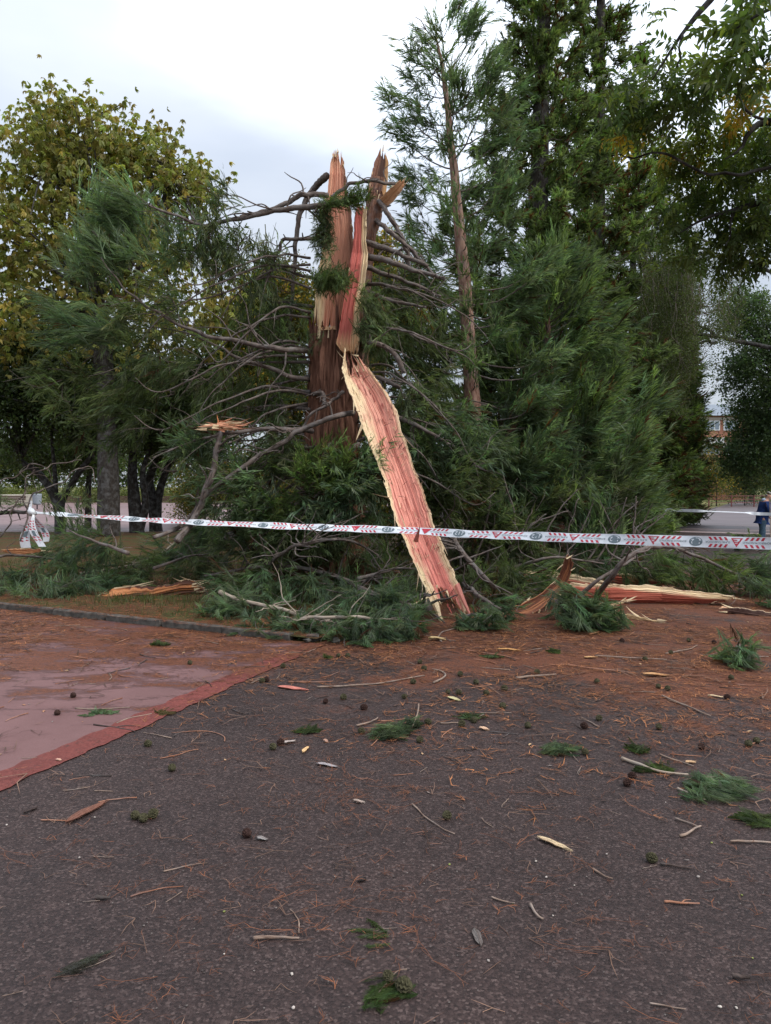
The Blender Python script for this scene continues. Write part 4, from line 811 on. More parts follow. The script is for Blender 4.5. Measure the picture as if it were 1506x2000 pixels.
broadleaf('autumn_tree', 'yellowing small tree glimpsed right behind the broken trunk', base_at(745, 27), [blob(745, 590, 60, 70, 27, 1.5, 2), blob(745, 480, 30, 20, 27, .8, .25), blob(720, 520, 45, 40, 27, 1, .8), blob(790, 620, 60, 70, 27, 1.5, 1.5), blob(720, 700, 50, 60, 27, 1.5, 1)], BUNCH, 3600, 1.6, YG, [(TT([(745, 1050), (745, 850), (748, 640)], 27), [.2, .14, .06])], M_BARK_GREY, alt=YEL, altp=.45, csz=.4)
broadleaf('autumn_tree', 'yellowish tree showing left of the broken trunk under the limbs', base_at(590, 28), [blob(585, 610, 45, 60, 28, 1.5, 1.5), blob(545, 770, 80, 50, 28, 1.5, 1.6), blob(540, 560, 40, 50, 28, 1.3, .8), blob(500, 660, 70, 80, 28.5, 1.5, 2), blob(600, 800, 60, 60, 28, 1.5, 1.4)], BUNCH, 5200, 1.6, YG * .85, [(TT([(590, 1050), (580, 850), (575, 680)], 28), [.2, .14, .06])], M_BARK_GREY, alt=YEL, altp=.3, csz=.4)
broadleaf('green_tree', 'fresh green small tree left of the broken trunk top', base_at(540, 29), [blob(545, 570, 30, 40, 29, 1, 1), blob(500, 600, 40, 60, 29, 1, 1), blob(460, 720, 80, 110, 29, 1.6, 2)], BUNCH, 3400, 1.6, np.array([.07, .12, .025]), [(TT([(540, 1040), (535, 850), (530, 640)], 29), [.2, .14, .06])], M_BARK_GREY, csz=.4)
for i, (x, y, rx, ry, Y, yl) in enumerate(((590, 960, 60, 60, 22, 1), (400, 930, 60, 30, 34, .5), (375, 960, 36, 16, 36, .8), (500, 930, 60, 50, 24, .6), (780, 960, 80, 70, 20, .1), (700, 830, 60, 90, 22, .4))):
    c = at(x, y, Y); broadleaf('shrub', ['yellow green shrub behind the foot of the broken trunk', 'olive shrub at the right end of the pink square', 'small yellowing bush beside the paving', 'olive shrub under the splintered limb', 'dark shrub hidden behind the fallen boughs', 'dull green shrub just right of the trunk'][i], (c[0], Y, 0),
        [((c[0], Y, c[2]), (rx * Y / F, 1.0, ry * Y / F), 1), ((c[0], Y, c[2] * .5), (rx * Y / F, 1.0, c[2] * .5), .8)], BUNCH_S, 750, 2.0, YG * (1 if yl > .7 else .6), [([(c[0], Y, -.05), (c[0], Y, c[2] * .8)], [.06, .02])], M_BARK_GREY, alt=YEL * .7, altp=.3 * yl, csz=.3)
# far belt of trees closing the horizon
for i in range(30):
    x = -330 + i * 72 + 12 * RNG.normal(); Y = 88 + 14 * RNG.random(); h = 7.5 + 3 * RNG.random() if x < 1290 else 6.0 + 2 * RNG.random()
    if 1290 < x < 1450: Y = 118; h = 5.5
    q = base_at(x, Y); z = h * .55; blobs = [((q[0], Y, z + 1), (3.4, 3, h * .42), 1), ((q[0] + 1.5, Y, z * .75), (3, 2.5, h * .35), .8), ((q[0] - 2, Y, z * .9), (3, 2.5, h * .3), .6)]
    broadleaf('far_tree', 'green tree in the far belt beyond the square and path', q, blobs, BUNCH_L, 330, 3.8, np.array([.05, .075, .022]) * (.6 + .8 * RNG.random()), [([q + [0, 0, -.1], q + [0, 0, h * .35], q + [.2, 0, h * .6]], [.3, .25, .12])], M_BARK_GREY, 'trees of the far belt', alt=YG, altp=.15, csz=.9, limbs=False)
for i, (x, Y, wd_) in enumerate(((30, 85, 9), (180, 86, 9), (330, 86, 10), (480, 86, 9))):
    q = base_at(x, Y); broadleaf('hedge', 'low pale green hedge beyond the pink square', q, [((q[0], Y, .7), (wd_ * .55, .8, .7), 1)], BUNCH_S, 700, 3.4, np.array([.14, .16, .05]), [([q, q + [0, 0, .6]], [.05, .03])], M_BARK_GREY, 'hedges beyond the square', limbs=False, csz=.4)

# ------------------------------------------------------------------ right side
# weeping tree
WG = np.array([.075, .095, .032]); wy = 22.0; wb = base_at(1590, wy)
WT = thing('weeping_tree', 'weeping tree with thin hanging olive fronds over the far path', 'tree', wb)
part('trunk', MB().add(*tube([wb + [0, 0, -.1], wb + [-.2, 0, 3], wb + [-.5, 0, 5.5], wb + [-.8, 0, 8.5]], [.3, .25, .2, .1], 10, 24, wob=.1, rough=.06)), M_BARK_GREY, WT, True)
for pts, r0 in (([(1560, 690), (1460, 672), (1400, 658), (1362, 652), (1343, 640), (1334, 590), (1330, 540), (1320, 470)], .065), ([(1400, 660), (1375, 640), (1345, 628)], .06), ([(1560, 560), (1480, 520), (1400, 480), (1330, 450), (1280, 420)], .06), ([(1400, 668), (1370, 672), (1345, 688)], .05), ([(1340, 610), (1300, 560), (1270, 500), (1250, 450)], .06)):
    branch(WT, pts, wy, r0, r0 * .3, M_BARK_DARK, 'limb', wob=.08)
fm = MB(); tm = MB()
for k in range(215):
    x = RNG.choice([1250 + 50 * RNG.random(), 1295 + 60 * RNG.random(), 1340 + 110 * RNG.random()], p=[.2, .5, .3]) if k < 150 else 1525 + 190 * RNG.random(); y = 430 + 190 * RNG.random() - (60 if k > 149 else 0); Y = wy + 1.2 * RNG.normal(); L = (1.2 + 2.6 * RNG.random()) * (1 if x < 1350 else .6)
    p = at(x, y, Y); n = 9; P = [p + np.array([.12 * math.sin(q * 1.3 + k) * q * .3, 0, -L * q / (n - 1)]) for q in range(n)]
    tm.add(*tube(P, np.linspace(.008, .003, n), 3, 10, cap=False)); m = int(L * 26); s = RNG.random(m); O = p + np.stack([.10 * RNG.normal(size=m), .10 * RNG.normal(size=m), -L * s], 1)
    D = np.stack([RNG.normal(size=m) * .5, RNG.normal(size=m) * .5, -1 + .3 * RNG.normal(size=m)], 1); place(fm, BUNCH_S, O, D, .62 + .4 * RNG.random(m), tints(m, WG, .4, 0), .9)
part('crown', fm, M_LEAF, WT); tag(part('hanging_twig', tm, M_BARK_GREY, WT), kind='stuff')

# ash with its trunk just out of frame
ASH = np.array([.090, .130, .040]); ASHL = np.array([.18, .225, .05]); ab = np.array([6.6, 8.6, 0.])
AT = thing('ash_tree', 'near ash tree reaching in from the right with long leaflets turning yellow', 'tree', ab)
part('trunk', MB().add(*tube([ab + [0, 0, -.1], ab + [-.1, -.1, 2.2], ab + [-.3, -.3, 4.5], ab + [-.4, -.6, 7.5]], [.26, .22, .18, .10], 12, 30, wob=.1, rough=.06)), M_BARK_GREY, AT, True)
for pts, r0 in (([(1900, 420, 8.4), (1640, 250, 8.0), (1506, 236, 7.6), (1462, 262, 7.5), (1448, 292, 7.5), (1420, 310, 7.4)], .05), ([(1900, 520, 8.4), (1650, 400, 8.2), (1506, 389, 8.0), (1430, 412, 8), (1375, 430, 8.0), (1330, 455, 8.0)], .05), ([(1430, 412, 8), (1428, 450, 8), (1420, 480, 8)], .015),
                ([(2000, 300, 8.4), (1700, -200, 7.0), (1500, -120, 6.2), (1378, 12, 6.2), (1345, 50, 6.2), (1331, 65, 6.2), (1300, 110, 6.3), (1270, 160, 6.4)], .035), ([(1332, 64, 6.2), (1330, 95, 6.2), (1325, 130, 6.2)], .012), ([(2000, 300, 8.4), (1750, -50, 6), (1600, -30, 5.4), (1500, 20, 5.2), (1440, 60, 5.2)], .03),
                ([(1640, 280, 8), (1500, 330, 7.6), (1400, 340, 7.4), (1300, 300, 7.4), (1240, 310, 7.4), (1215, 300, 7.4)], .018), ([(1640, 250, 8), (1480, 230, 7), (1440, 190, 7), (1415, 170, 7)], .015)):
    P = P3(pts, 8); r = np.linspace(r0 * 1.1, .005, len(P)); part('limb', MB().add(*tube(P, r, 8, len(P) * 7, wob=.05, rough=.1, seed=len(pts))), M_BARK_DARK, AT, True)
fm = MB()
for (x, y, rx, ry, Y, dY, n, tpl, S, base, alt, ap) in (
    (1450, 40, 70, 60, 5.4, .5, 130, PIN_BIG, 1.0, ASH, ASHL, .1), (1490, 110, 40, 60, 5.4, .4, 80, PIN_BIG, 1.0, ASH, ASHL, .1), (1430, 110, 40, 40, 5.8, .4, 22, PIN_BIG, .9, ASH, ASHL, .1), (1290, 20, 30, 22, 6.2, .3, 12, PIN, .85, ASH * 1.4, ASHL, .3),
    (1300, 120, 45, 25, 6.6, .4, 34, PIN, 1., ASH, ASHL, .1), (1240, 170, 60, 38, 7.2, .5, 100, PIN, 1., ASH, ASHL, .15), (1310, 190, 60, 50, 7.2, .5, 190, PIN, 1., ASH * .9, ASHL, .1), (1250, 220, 55, 30, 7.4, .4, 80, PIN, 1., ASH, ASHL, .2), (1400, 150, 55, 30, 7.0, .4, 60, PIN, 1., ASH, ASHL, .2),
    (1380, 180, 40, 30, 7.2, .4, 70, PIN, 1., ASH, ASHL, .1), (1460, 170, 40, 26, 7.2, .4, 50, PIN, 1, ASHL, YEL, .45), (1440, 220, 60, 20, 7.4, .4, 50, PIN, 1, ASHL, YEL, .4), (1390, 260, 60, 40, 7.8, .5, 170, PIN, 1., ASHL * .8, YEL, .06), (1470, 290, 60, 50, 8.0, .6, 260, PIN, 1., ASH * 1.2, ASHL, .4), (1330, 290, 50, 30, 7.9, .4, 110, PIN, 1, ASHL * .8, YEL, .1),
    (1420, 350, 80, 45, 8.2, .6, 380, PIN, 1., ASH, ASHL, .25), (1340, 340, 50, 40, 8.2, .5, 110, PIN, 1., ASH, ASHL, .1), (1470, 430, 60, 50, 8.2, .6, 380, PIN, 1., ASH * .9, ASHL, .15), (1380, 410, 60, 40, 8.3, .5, 160, PIN, 1., ASH, ASHL, .1), (1310, 440, 40, 40, 8.3, .5, 90, PIN, 1, ASH * .9, ASHL, .1), (1340, 500, 35, 35, 8.3, .5, 70, PIN, 1, ASH, ASHL, .1),
    (1450, 500, 80, 36, 8.4, .6, 300, PIN, 1., ASH * .8, ASHL, .15), (1500, 360, 60, 160, 8.6, .6, 420, PIN, 1., ASH, ASHL, .3), (1640, 120, 110, 150, 7.2, .9, 420, PIN, 1.1, ASH, ASHL, .2), (1680, 380, 120, 120, 8.2, .9, 420, PIN, 1.1, ASH, ASHL, .3), (1850, 240, 120, 170, 8.4, 1.0, 420, PIN, 1.1, ASH, ASHL, .2), (1620, -120, 160, 100, 6.6, .9, 300, PIN, 1.1, ASH, ASHL, .2), (1219, 270, 14, 14, 7.4, .1, 12, PIN, .9, YEL * 1.5, YEL, .1), (1192, 255, 13, 7, 7.4, .1, 5, PIN, .8, YEL * .8, ASHL * 1.5, .4), (1262, 245, 18, 14, 7.5, .2, 12, PIN, .9, ASHL * 1.6, YEL, .4)):
    n = int(n * (.36 if n > 150 else .46)); c = at(x, y, Y); k = Y / F; u = nrm(RNG.normal(size=(n, 3))) * (RNG.random((n, 1)) ** .45); O = c + u * np.array([rx * k, dY, ry * k])
    D = nrm(np.array([-.35, -.1, -.35]) + .6 * RNG.normal(size=(n, 3))); place(fm, tpl, O, D, S * (.8 + .5 * RNG.random(n)), tints(n, base, .35, 0, alt, ap), .7)
part('crown', fm, M_LEAF, AT)
RG = np.array([.080, .125, .058]); ry_ = 33.0; rb = base_at(1500, ry_)
broadleaf('linden_tree', 'dense dark green leafy tree beside the far path behind the walking man', rb, [blob(1505, 640, 90, 70, ry_, 2.4, 2), blob(1520, 760, 95, 90, ry_, 3, 3.4), blob(1490, 830, 55, 60, ry_, 2, 1.6), blob(1500, 890, 90, 60, ry_, 2.4, 2.2), blob(1442, 720, 26, 45, ry_, 1.6, .6), blob(1440, 610, 50, 40, ry_, 1.5, .9), blob(1450, 895, 32, 30, ry_, 1.3, .6)], BUNCH, 9500, 1.4, RG, [(TT([(1560, 1032), (1550, 900), (1530, 760)], ry_), [.3, .25, .15])], alt=np.array([.06, .085, .04]), altp=.25, csz=.4, per=9)
broadleaf('shrub', 'yellow green bushes at the far end of the path left of the tree', base_at(1400, 70), [((at(1405, 940, 70)), (2.0, 1, 1.8), 1), ((at(1385, 900, 70)), (1.4, 1, 3), 1)], BUNCH_S, 700, 3, YG * .9, [([base_at(1400, 70), base_at(1400, 70) + [0, 0, 2]], [.06, .03])], alt=YEL, altp=.2, csz=.5)
broadleaf('shrub', 'pale leafed bush behind the low red fence', base_at(1455, 72), [((at(1458, 925, 72)), (2.6, 1, 2.2), 1)], BUNCH_S, 700, 3, YG * .7, [([base_at(1455, 72), base_at(1455, 72) + [0, 0, 2]], [.06, .03])], csz=.5)
broadleaf('hedge', 'dark hedge along the far end of the path', base_at(1490, 76), [((at(1480, 945, 76)), (9, 1.2, 2.0), 1)], BUNCH_S, 1400, 3.4, RG * .9, [([base_at(1490, 76), base_at(1490, 76) + [0, 0, 1]], [.06, .03])], csz=.5, limbs=False)
# low red fence at the end of the path
M_RED = m_plain('red_paint_metal', (.16, .05, .045), .5, .4); fy = 68.0; fb = base_at(1440, fy); FE = thing('fence', 'low dark red rail fence across the far end of the path', 'fence', fb)
x0, x1 = base_at(1385, fy)[0], base_at(1560, fy)[0]
for z in (.35, .65, .95): part('rail', MB().add(*tube([[x0, fy, z], [x1, fy, z]], [.035, .035], 6, 4)), M_RED, FE, True)
for x in np.arange(x0, x1 + .1, 2.0): part('post', MB().add(*box((x, fy, .5), (.09, .09, 1.06))), M_RED, FE)
# brick building far right
M_BRICK = m_plain('brickwork', (.33, .15, .10), .9, .2, .12, 3.0); M_WHITE = m_plain('white_frame', (.7, .7, .7), .5, .4, .05); M_GLASS = m_plain('window_glass', (.22, .27, .33), .15, .6, .2, 1.5); M_ROOF = m_plain('slate_roof', (.22, .25, .29), .7, .3, .1, 2); M_STONE = m_plain('pale_band', (.42, .36, .31), .85, .2, .08)
by = 105.0; bx0 = at(1325, 900, by)[0]; bx1 = at(1460, 900, by)[0]; BD = thing('brick_building', 'brick apartment block with white windows seen between the trees', 'building', ((bx0 + bx1) / 2, by, 0))
zr = at(1390, 812, by)[2]; cxm = (bx0 + bx1) / 2; W_ = bx1 - bx0
part('wall', MB().add(*box((cxm, by + 4, zr / 2), (W_, 8, zr))), M_BRICK, BD)
V = np.array([[bx0 - .4, by - .5, zr], [bx1 + .4, by - .5, zr], [bx1 + .4, by + 8.4, zr], [bx0 - .4, by + 8.4, zr], [bx0 + 1.5, by + 3.5, zr + 1.9], [bx1 - 1.5, by + 3.5, zr + 1.9]]); 
part('roof', MB().add(V, [[0, 1, 5], [0, 5, 4], [2, 3, 4], [2, 4, 5], [1, 2, 5], [3, 0, 4], [0, 2, 1], [0, 3, 2]]), M_ROOF, BD)
for zz in (zr - .5, zr - 3.9): part('stone_band', MB().add(*box((cxm, by - .06, zz + .1), (W_ + .05, .12, .35))), M_STONE, BD)
for r in range(3):
    for px in (1340, 1365, 1391, 1428):
        q = at(px, 831, by); z = q[2] - r * 3.3
        if z < 1: continue
        wr = part('window', MB().add(*box((q[0], by - .03, z), (2.1, .1, 1.35))), M_WHITE, BD)
        for k in (-1, 0, 1): part('pane', MB().add(*box((q[0] + k * .64, by - .085, z), (.52, .02, 1.1))), M_GLASS, wr)
part('awning', MB().add(*box((at(1392, 858, by)[0], by - .5, at(1392, 862, by)[2]), (2.4, .9, .9))), M_WHITE, BD)
# benches, bin, low wall in the left background
M_WOODD = m_plain('bench_wood', (.09, .055, .04), .7, .3); M_IRON = m_plain('dark_iron', (.03, .03, .032), .6, .4)
def bench(px, Y, rz, label):
    q = base_at(px, Y); q[2] = .02; r = thing('park_bench', label, 'bench', q, 'benches beyond the square'); c, s = math.cos(rz), math.sin(rz)
    def loc(x, y, z): return (q[0] + c * x - s * y, q[1] + s * x + c * y, q[2] + z)
    for k in range(4): part('seat_slat', MB().add(*box(loc(0, -.2 + .13 * k, .45), (2.4, .10, .04), rz)), M_WOODD, r)
    for k in range(3): part('back_slat', MB().add(*box(loc(0, .30 + .03 * k, .60 + .14 * k), (2.4, .04, .11), rz)), M_WOODD, r)
    for x in (-1, 1):
        part('leg', MB().add(*box(loc(x, -.18, .22), (.07, .07, .44), rz)), M_IRON, r); part('leg', MB().add(*box(loc(x, .24, .42), (.07, .07, .84), rz)), M_IRON, r)
bench(128, 66, .0, 'dark slatted bench nearest the grey bin'); bench(245, 67, .03, 'dark slatted bench behind the paired black trunks'); bench(325, 66, -.03, 'dark slatted bench just right of the forked trunk')
bench(20, 68, 0, 'dark slatted bench at the left picture edge')
q = base_at(72, 60); LB_ = thing('litter_bin', 'grey round litter bin on a post beside the benches', 'bin', q)
part('post', MB().add(*tube([q, q + [0, 0, 1.1]], [.05, .05], 8, 4)), M_IRON, LB_, True); part('bin_body', MB().add(*tube([q + [0, 0, .35], q + [0, 0, .4], q + [0, 0, 1.2], q + [0, 0, 1.22]], [.20, .30, .36, .34], 16, 12)), m_plain('grey_steel', (.25, .29, .32), .45, .5), LB_, True)
q = base_at(20, 74); solo('low_wall', MB().add(*box((q[0] - 2, 74, .5), (9, .4, 1.05), 0, .03)), m_plain('cream_wall', (.45, .42, .34), .85, .2), 'low cream wall behind the bin at the left', 'wall', loc=(q[0] - 2, 74, 0))
# ------------------------------------------------------------------ fallen boughs and wood on the ground
def fallen(label, stem, foli, mat_=None, name='fallen_branch', Y=None, r=(.03, .008), subs=6, subL=.5, tw=2, cat='branch', group=None, wob=.04):
    """stem: px,py,height above ground (on-ground unprojection); foli: px,py,h,rx(m),rz(m),n,dir,opts"""
    P = [gnd(a, b, h) for a, b, h in stem]; root = thing(name, label, cat, (P[0][0], P[0][1], 0), group); g = np.random.default_rng(int(stem[0][0]) + int(stem[0][1]))
    mbx = MB().add(*tube(P, np.linspace(r[0], r[1], len(P)), 8, len(P) * 7, wob=wob, rough=.08, seed=int(stem[0][0]))); Q, R = smooth_path(P, np.linspace(r[0], r[1], len(P)), 50)
    for k in range(subs):
        i = g.integers(8, 49); t = nrm(Q[i] - Q[i - 3]); a = nrm(t * .6 + g.normal(size=3) * [1, .8, .45] + [0, 0, .15]); b = nrm(a + .6 * t + .6 * g.normal(size=3) * [1, 1, .5]); l = subL * (.4 + g.random()); rr = max(.004, R[i] * .45)
        e = [Q[i], Q[i] + a * l * .35, Q[i] + (a + b) * .35 * l, Q[i] + (a + b) * .5 * l]; e = [Q[i]] + [np.array([v[0], v[1], max(v[2], .02)]) for v in e[1:]]; mbx.add(*tube(e, [rr, rr * .75, rr * .5, rr * .25], 5, 10, cap=False, seed=k, wob=.02))
    part('stem', mbx, mat_ or M_BARK_GREY, root, True)
    if foli:
        mb = MB(); tm = MB()
        for f in foli:
            px, py, h, rx, rz, n, d = f[:7]; o = dict(tpls=PL_GRASSY, S=.8, base=SEQ_B, spread=.4, ry=rx * .7, csz=.12, per=9, brown=.02); o.update(f[7] if len(f) > 7 else {})
            c = gnd(px, py, h); m = MB(); clump_region(m, o['tpls'], c, (rx, o['ry'], rz), int(n * .52), d, o['spread'], o['S'], o['base'], per=o['per'], csz=o['csz'], brown=o['brown'])
            for V, T, C, U in zip(m.V, m.T, m.C, m.U):
                V[:, 2] = np.where(V[:, 2] < .02, .02 + .03 * RNG.random(len(V)), V[:, 2])
            off = mb.n
            for V, T, C, U in zip(m.V, m.T, m.C, m.U): mb.V.append(V); mb.T.append(T + off); mb.C.append(C); mb.U.append(U)
            mb.n += m.n
            if tw: twig_cloud(tm, c + [0, 0, .05], (rx, o['ry'], rz), max(1, int(tw * rx * 5)), .5, .005)
        part('foliage', mb, M_NEEDLE, root)
        if tm.n:
            for V in tm.V: V[:, 2] = np.maximum(V[:, 2], .015)
            tag(part('twig', tm, M_BARK_GREY, root, True), kind='stuff')
    return root
GR = dict(tpls=PL_GRASSY)
fallen('bough of long drooping green strands at the left end of the bed', [(-60, 1110, .5), (20, 1085, .6), (120, 1095, .45), (200, 1125, .2)], [(30, 1135, .16, .8, .20, 340, (-.3, -.8, -.35), GR), (120, 1150, .14, .8, .18, 330, (.2, -.8, -.3), GR), (180, 1125, .2, .6, .2, 240, (.4, -.6, -.2), GR), (-60, 1150, .2, .7, .2, 200, (-.3, -.8, -.3), GR)], tw=4)
fallen('green bough sagging over the left tape end', [(250, 1080, .9), (190, 1060, 1.0), (130, 1035, 1.15)], [(175, 1085, .55, .55, .35, 300, (-.3, -.6, -.5), GR), (110, 1075, .4, .45, .3, 180, (-.5, -.5, -.4), GR), (150, 1040, .85, .5, .2, 130, (-.2, -.4, .2), GR)], tw=3)
fallen('dark green bough behind the orange bark log', [(300, 1110, .5), (360, 1090, .6), (420, 1080, .5)], [(290, 1110, .35, .6, .25, 240, (-.3, -.5, -.2), dict(base=SEQ)), (400, 1105, .3, .6, .25, 260, (.2, -.6, -.2), dict(base=SEQ)), (230, 1130, .25, .5, .2, 180, (-.4, -.5, -.2))], tw=3)
fallen('pale forked limb propped on the ground below the splintered stick', [(155, 1120, .10), (240, 1108, .16), (300, 1090, .35), (345, 1060, .62)], [], M_BARK_PALE, r=(.022, .045), subs=10, subL=.7)
fallen('high tangle of green boughs and bare limbs left of the trunk foot', [(330, 1095, .3), (400, 1060, .7), (480, 1035, 1.0), (560, 1020, 1.1), (600, 1040, .9)], [(420, 1050, .8, .7, .35, 330, (-.3, -.6, -.1), dict(base=SEQ_B)), (500, 1040, .9, .7, .4, 360, (-.1, -.6, -.2), dict(base=SEQ)), (350, 1075, .5, .6, .3, 240, (-.4, -.5, -.1), dict(base=SEQ_B)), (570, 1060, .6, .6, .35, 260, (.1, -.7, -.2), dict(base=SEQ_L * .85))], r=(.02, .05), subs=30, subL=1.0, tw=8)
fallen('bare curved limbs rising from the heap left of the slab', [(500, 1140, .2), (540, 1090, .7), (600, 1060, 1.0), (680, 1055, 1.0), (740, 1085, .7)], [], r=(.035, .015), subs=34, subL=.9)
# the snapped upright stick with its splintered head
ST = thing('snapped_limb', 'grey limb with a flat splintered orange break, left of the trunk', 'branch', gnd(345, 1068, .3))
branch(ST, [(345, 1058, 11.6), (380, 1010), (398, 965), (415, 920), (424, 880), (432, 842)], 11.9, .055, .04, M_BARK_GREY, wob=.03); branch(ST, [(300, 1050, 11.6), (360, 1022), (410, 960), (450, 930), (505, 892, 12.2)], 12.0, .03, .04, M_BARK_GREY, subs=6)
branch(ST, [(610, 842, 13), (560, 838), (500, 838), (440, 848, 12.0), (380, 862), (300, 895, 12)], 12.2, .045, .012, M_BARK_GREY, subs=10, subL=.7)
mb = MB(); g_ = np.random.default_rng(5); c0 = at(434, 833, 11.9)
for k in range(34):
    dx = g_.normal() * .10; d = np.array([1 if g_.random() < .62 else -1, .3 * g_.normal(), .16 * g_.normal() + .03]); spike(mb, c0 + [dx, .05 * g_.normal(), .045 * g_.normal()], d, .16 + .32 * g_.random() * (1 if d[0] > 0 else .45), .03 + .035 * g_.random(), (CREAM if g_.random() < .45 else np.array([.72, .34, .2])) * (.75 + .3 * g_.random()), .05 * g_.normal(), k)
spike(mb, c0 + [-.05, 0, .03], (-.2, 0, 1), .16, .03, ORANGE, 0, 99); part('splintered_end', mb, M_WOOD, ST)
fallen('pale bare stick lying over green strands left of the leaning slab', [(430, 1156, .30), (455, 1168, .26), (520, 1184, .2), (600, 1202, .14), (690, 1222, .08)], [(520, 1190, .12, .7, .12, 220, (-.2, -.8, -.1), dict(tpls=PL_TUFT, base=SEQ_B)), (440, 1195, .12, .5, .12, 160, (-.4, -.7, -.1), dict(tpls=PL_TUFT))], M_BARK_PALE, r=(.034, .018), subs=8, subL=.6)
fallen('dark limb arching over the bed towards the foot of the slab', [(400, 1125, .2), (500, 1108, .5), (560, 1105, .55), (640, 1120, .45), (720, 1155, .3), (790, 1182, .2), (838, 1188, .25)], [(500, 1150, .25, .7, .2, 330, (-.3, -.7, -.1)), (620, 1150, .25, .7, .22, 360, (0, -.7, -.1)), (700, 1180, .2, .7, .18, 360, (.1, -.8, -.1)), (560, 1110, .4, .7, .25, 260, (-.2, -.5, .1), dict(base=SEQ_L * .8))], r=(.02, .055), subs=26, subL=.8, tw=5)
fallen('bluish green boughs spilling onto the kerb corner', [(560, 1215, .15), (640, 1205, .25), (740, 1210, .2)], [(560, 1225, .08, .6, .09, 230, (-.3, -.8, -.1), dict(tpls=PL_TUFT, S=.7)), (660, 1225, .10, .6, .11, 300, (0, -.9, -.1), dict(tpls=PL_TUFT, S=.75)), (745, 1228, .1, .5, .12, 280, (.2, -.8, 0), dict(tpls=PL_TUFT, S=.8, base=SEQ_B * 1.15)), (790, 1205, .12, .35, .12, 120, (.2, -.7, .1)), (700, 1245, .06, .35, .06, 90, (0, -.9, 0), dict(tpls=PL_TUFT, S=.6))], M_BARK_PALE, r=(.02, .02), subs=10, tw=5)
fallen('soft green boughs heaped under the leaning slab', [(700, 1130, .5), (780, 1110, .5), (860, 1120, .4)], [(620, 1080, .5, .8, .3, 360, (-.2, -.6, 0), dict(base=SEQ_L * .7)), (720, 1110, .4, .8, .3, 400, (.1, -.6, -.1)), (800, 1130, .3, .8, .25, 360, (.2, -.6, -.1), dict(base=SEQ)), (760, 1170, .2, .6, .18, 260, (.1, -.7, 0)), (560, 1060, .5, .6, .3, 260, (-.3, -.5, .1), dict(base=SEQ_B))], subs=14, subL=.9, tw=5)
fallen('small bluish tuft just right of the slab foot', [(905, 1205, .1), (945, 1195, .2)], [(945, 1210, .12, .32, .12, 170, (.3, -.7, .1), dict(tpls=PL_TUFT, S=.7, base=SEQ_B * 1.2)), (990, 1195, .12, .3, .1, 90, (.5, -.4, .1), dict(tpls=PL_TUFT, S=.7))])
fallen('curved grey limb behind the slab foot', [(905, 1140, .3), (930, 1160, .3), (960, 1180, .18), (985, 1195, .1)], [(960, 1130, .35, .7, .25, 320, (.3, -.6, -.1), dict(base=SEQ)), (1010, 1150, .25, .6, .2, 240, (.3, -.6, 0), dict(base=SEQ * .9))], r=(.035, .025), subs=8, tw=6)
fallen('tangle of dark dead boughs right of the slab', [(860, 1000, 1.2), (890, 1060, .9), (930, 1110, .6), (970, 1150, .3)], [(930, 1080, .5, .8, .3, 260, (.3, -.5, -.2), dict(base=SEQ * .8))], r=(.05, .03), subs=30, subL=.9, tw=6)
fallen('round green tuft lying on the needles before the split log', [(1085, 1175, .2), (1130, 1165, .3), (1180, 1180, .2)], [(1150, 1205, .14, .42, .14, 420, (.1, -.7, -.2), dict(tpls=PL_TUFT, S=.85, base=SEQ_B * 1.15)), (1120, 1180, .2, .3, .1, 120, (-.4, -.3, .2), dict(tpls=PL_TUFT, S=.8))], subs=5, tw=2)
fallen('green tuft on the litter at the right side', [(1445, 1262, .12), (1430, 1280, .08)], [(1432, 1284, .07, .26, .08, 170, (.2, -.6, -.1), dict(tpls=PL_TUFT, S=.6, base=SEQ_B * 1.2))], subs=3, tw=0)
fallen('little green tuft inside the bend of the torn bark', [(1050, 1160, .1), (1060, 1145, .2)], [(1056, 1152, .22, .22, .12, 110, (0, -.5, .5), dict(tpls=PL_TUFT, S=.6, base=SEQ_L * 1.1))], subs=2, tw=0)
fallen('long arching bough over the split log at right', [(1165, 1165, .1), (1200, 1120, .55), (1240, 1078, .85), (1290, 1068, .85), (1340, 1078, .75), (1400, 1105, .5), (1460, 1130, .3), (1510, 1145, .2)], [(1330, 1110, .4, .9, .25, 360, (.4, -.5, -.3), dict(base=SEQ_L * .9)), (1430, 1125, .3, .8, .22, 260, (.5, -.5, -.2), dict(base=SEQ_L * .85)), (1250, 1115, .35, .6, .2, 180, (.2, -.6, -.2), dict(base=SEQ)), (1500, 1130, .3, .6, .25, 220, (.5, -.4, -.1))], r=(.045, .015), subs=22, subL=.8, tw=4)
fallen('thin bare arching twigs at the right edge', [(1290, 1090, .3), (1340, 1060, .55), (1420, 1062, .55), (1480, 1075, .45), (1530, 1100, .3)], [(1490, 1160, .2, .5, .2, 160, (.3, -.5, 0))], r=(.02, .010), subs=10, subL=.6, tw=3)
fallen('bare twisted bough in front of the right split log', [(1125, 1170, .1), (1160, 1140, .35), (1190, 1118, .5), (1230, 1096, .6), (1240, 1085, .65), (1225, 1060, .8)], [], r=(.035, .012), subs=8, subL=.6)
fallen('dark boughs resting at the foot of the spreading conifer', [(1000, 1110, .5), (1080, 1090, .7), (1180, 1100, .5)], [(1050, 1095, .5, .9, .3, 420, (.2, -.6, -.1), dict(base=SEQ * .9)), (1170, 1100, .4, .9, .3, 420, (.3, -.6, -.1), dict(base=SEQ_B * .9)), (1230, 1080, .4, .7, .3, 260, (.5, -.5, 0), dict(base=SEQ))], subs=14, subL=.8, tw=5)
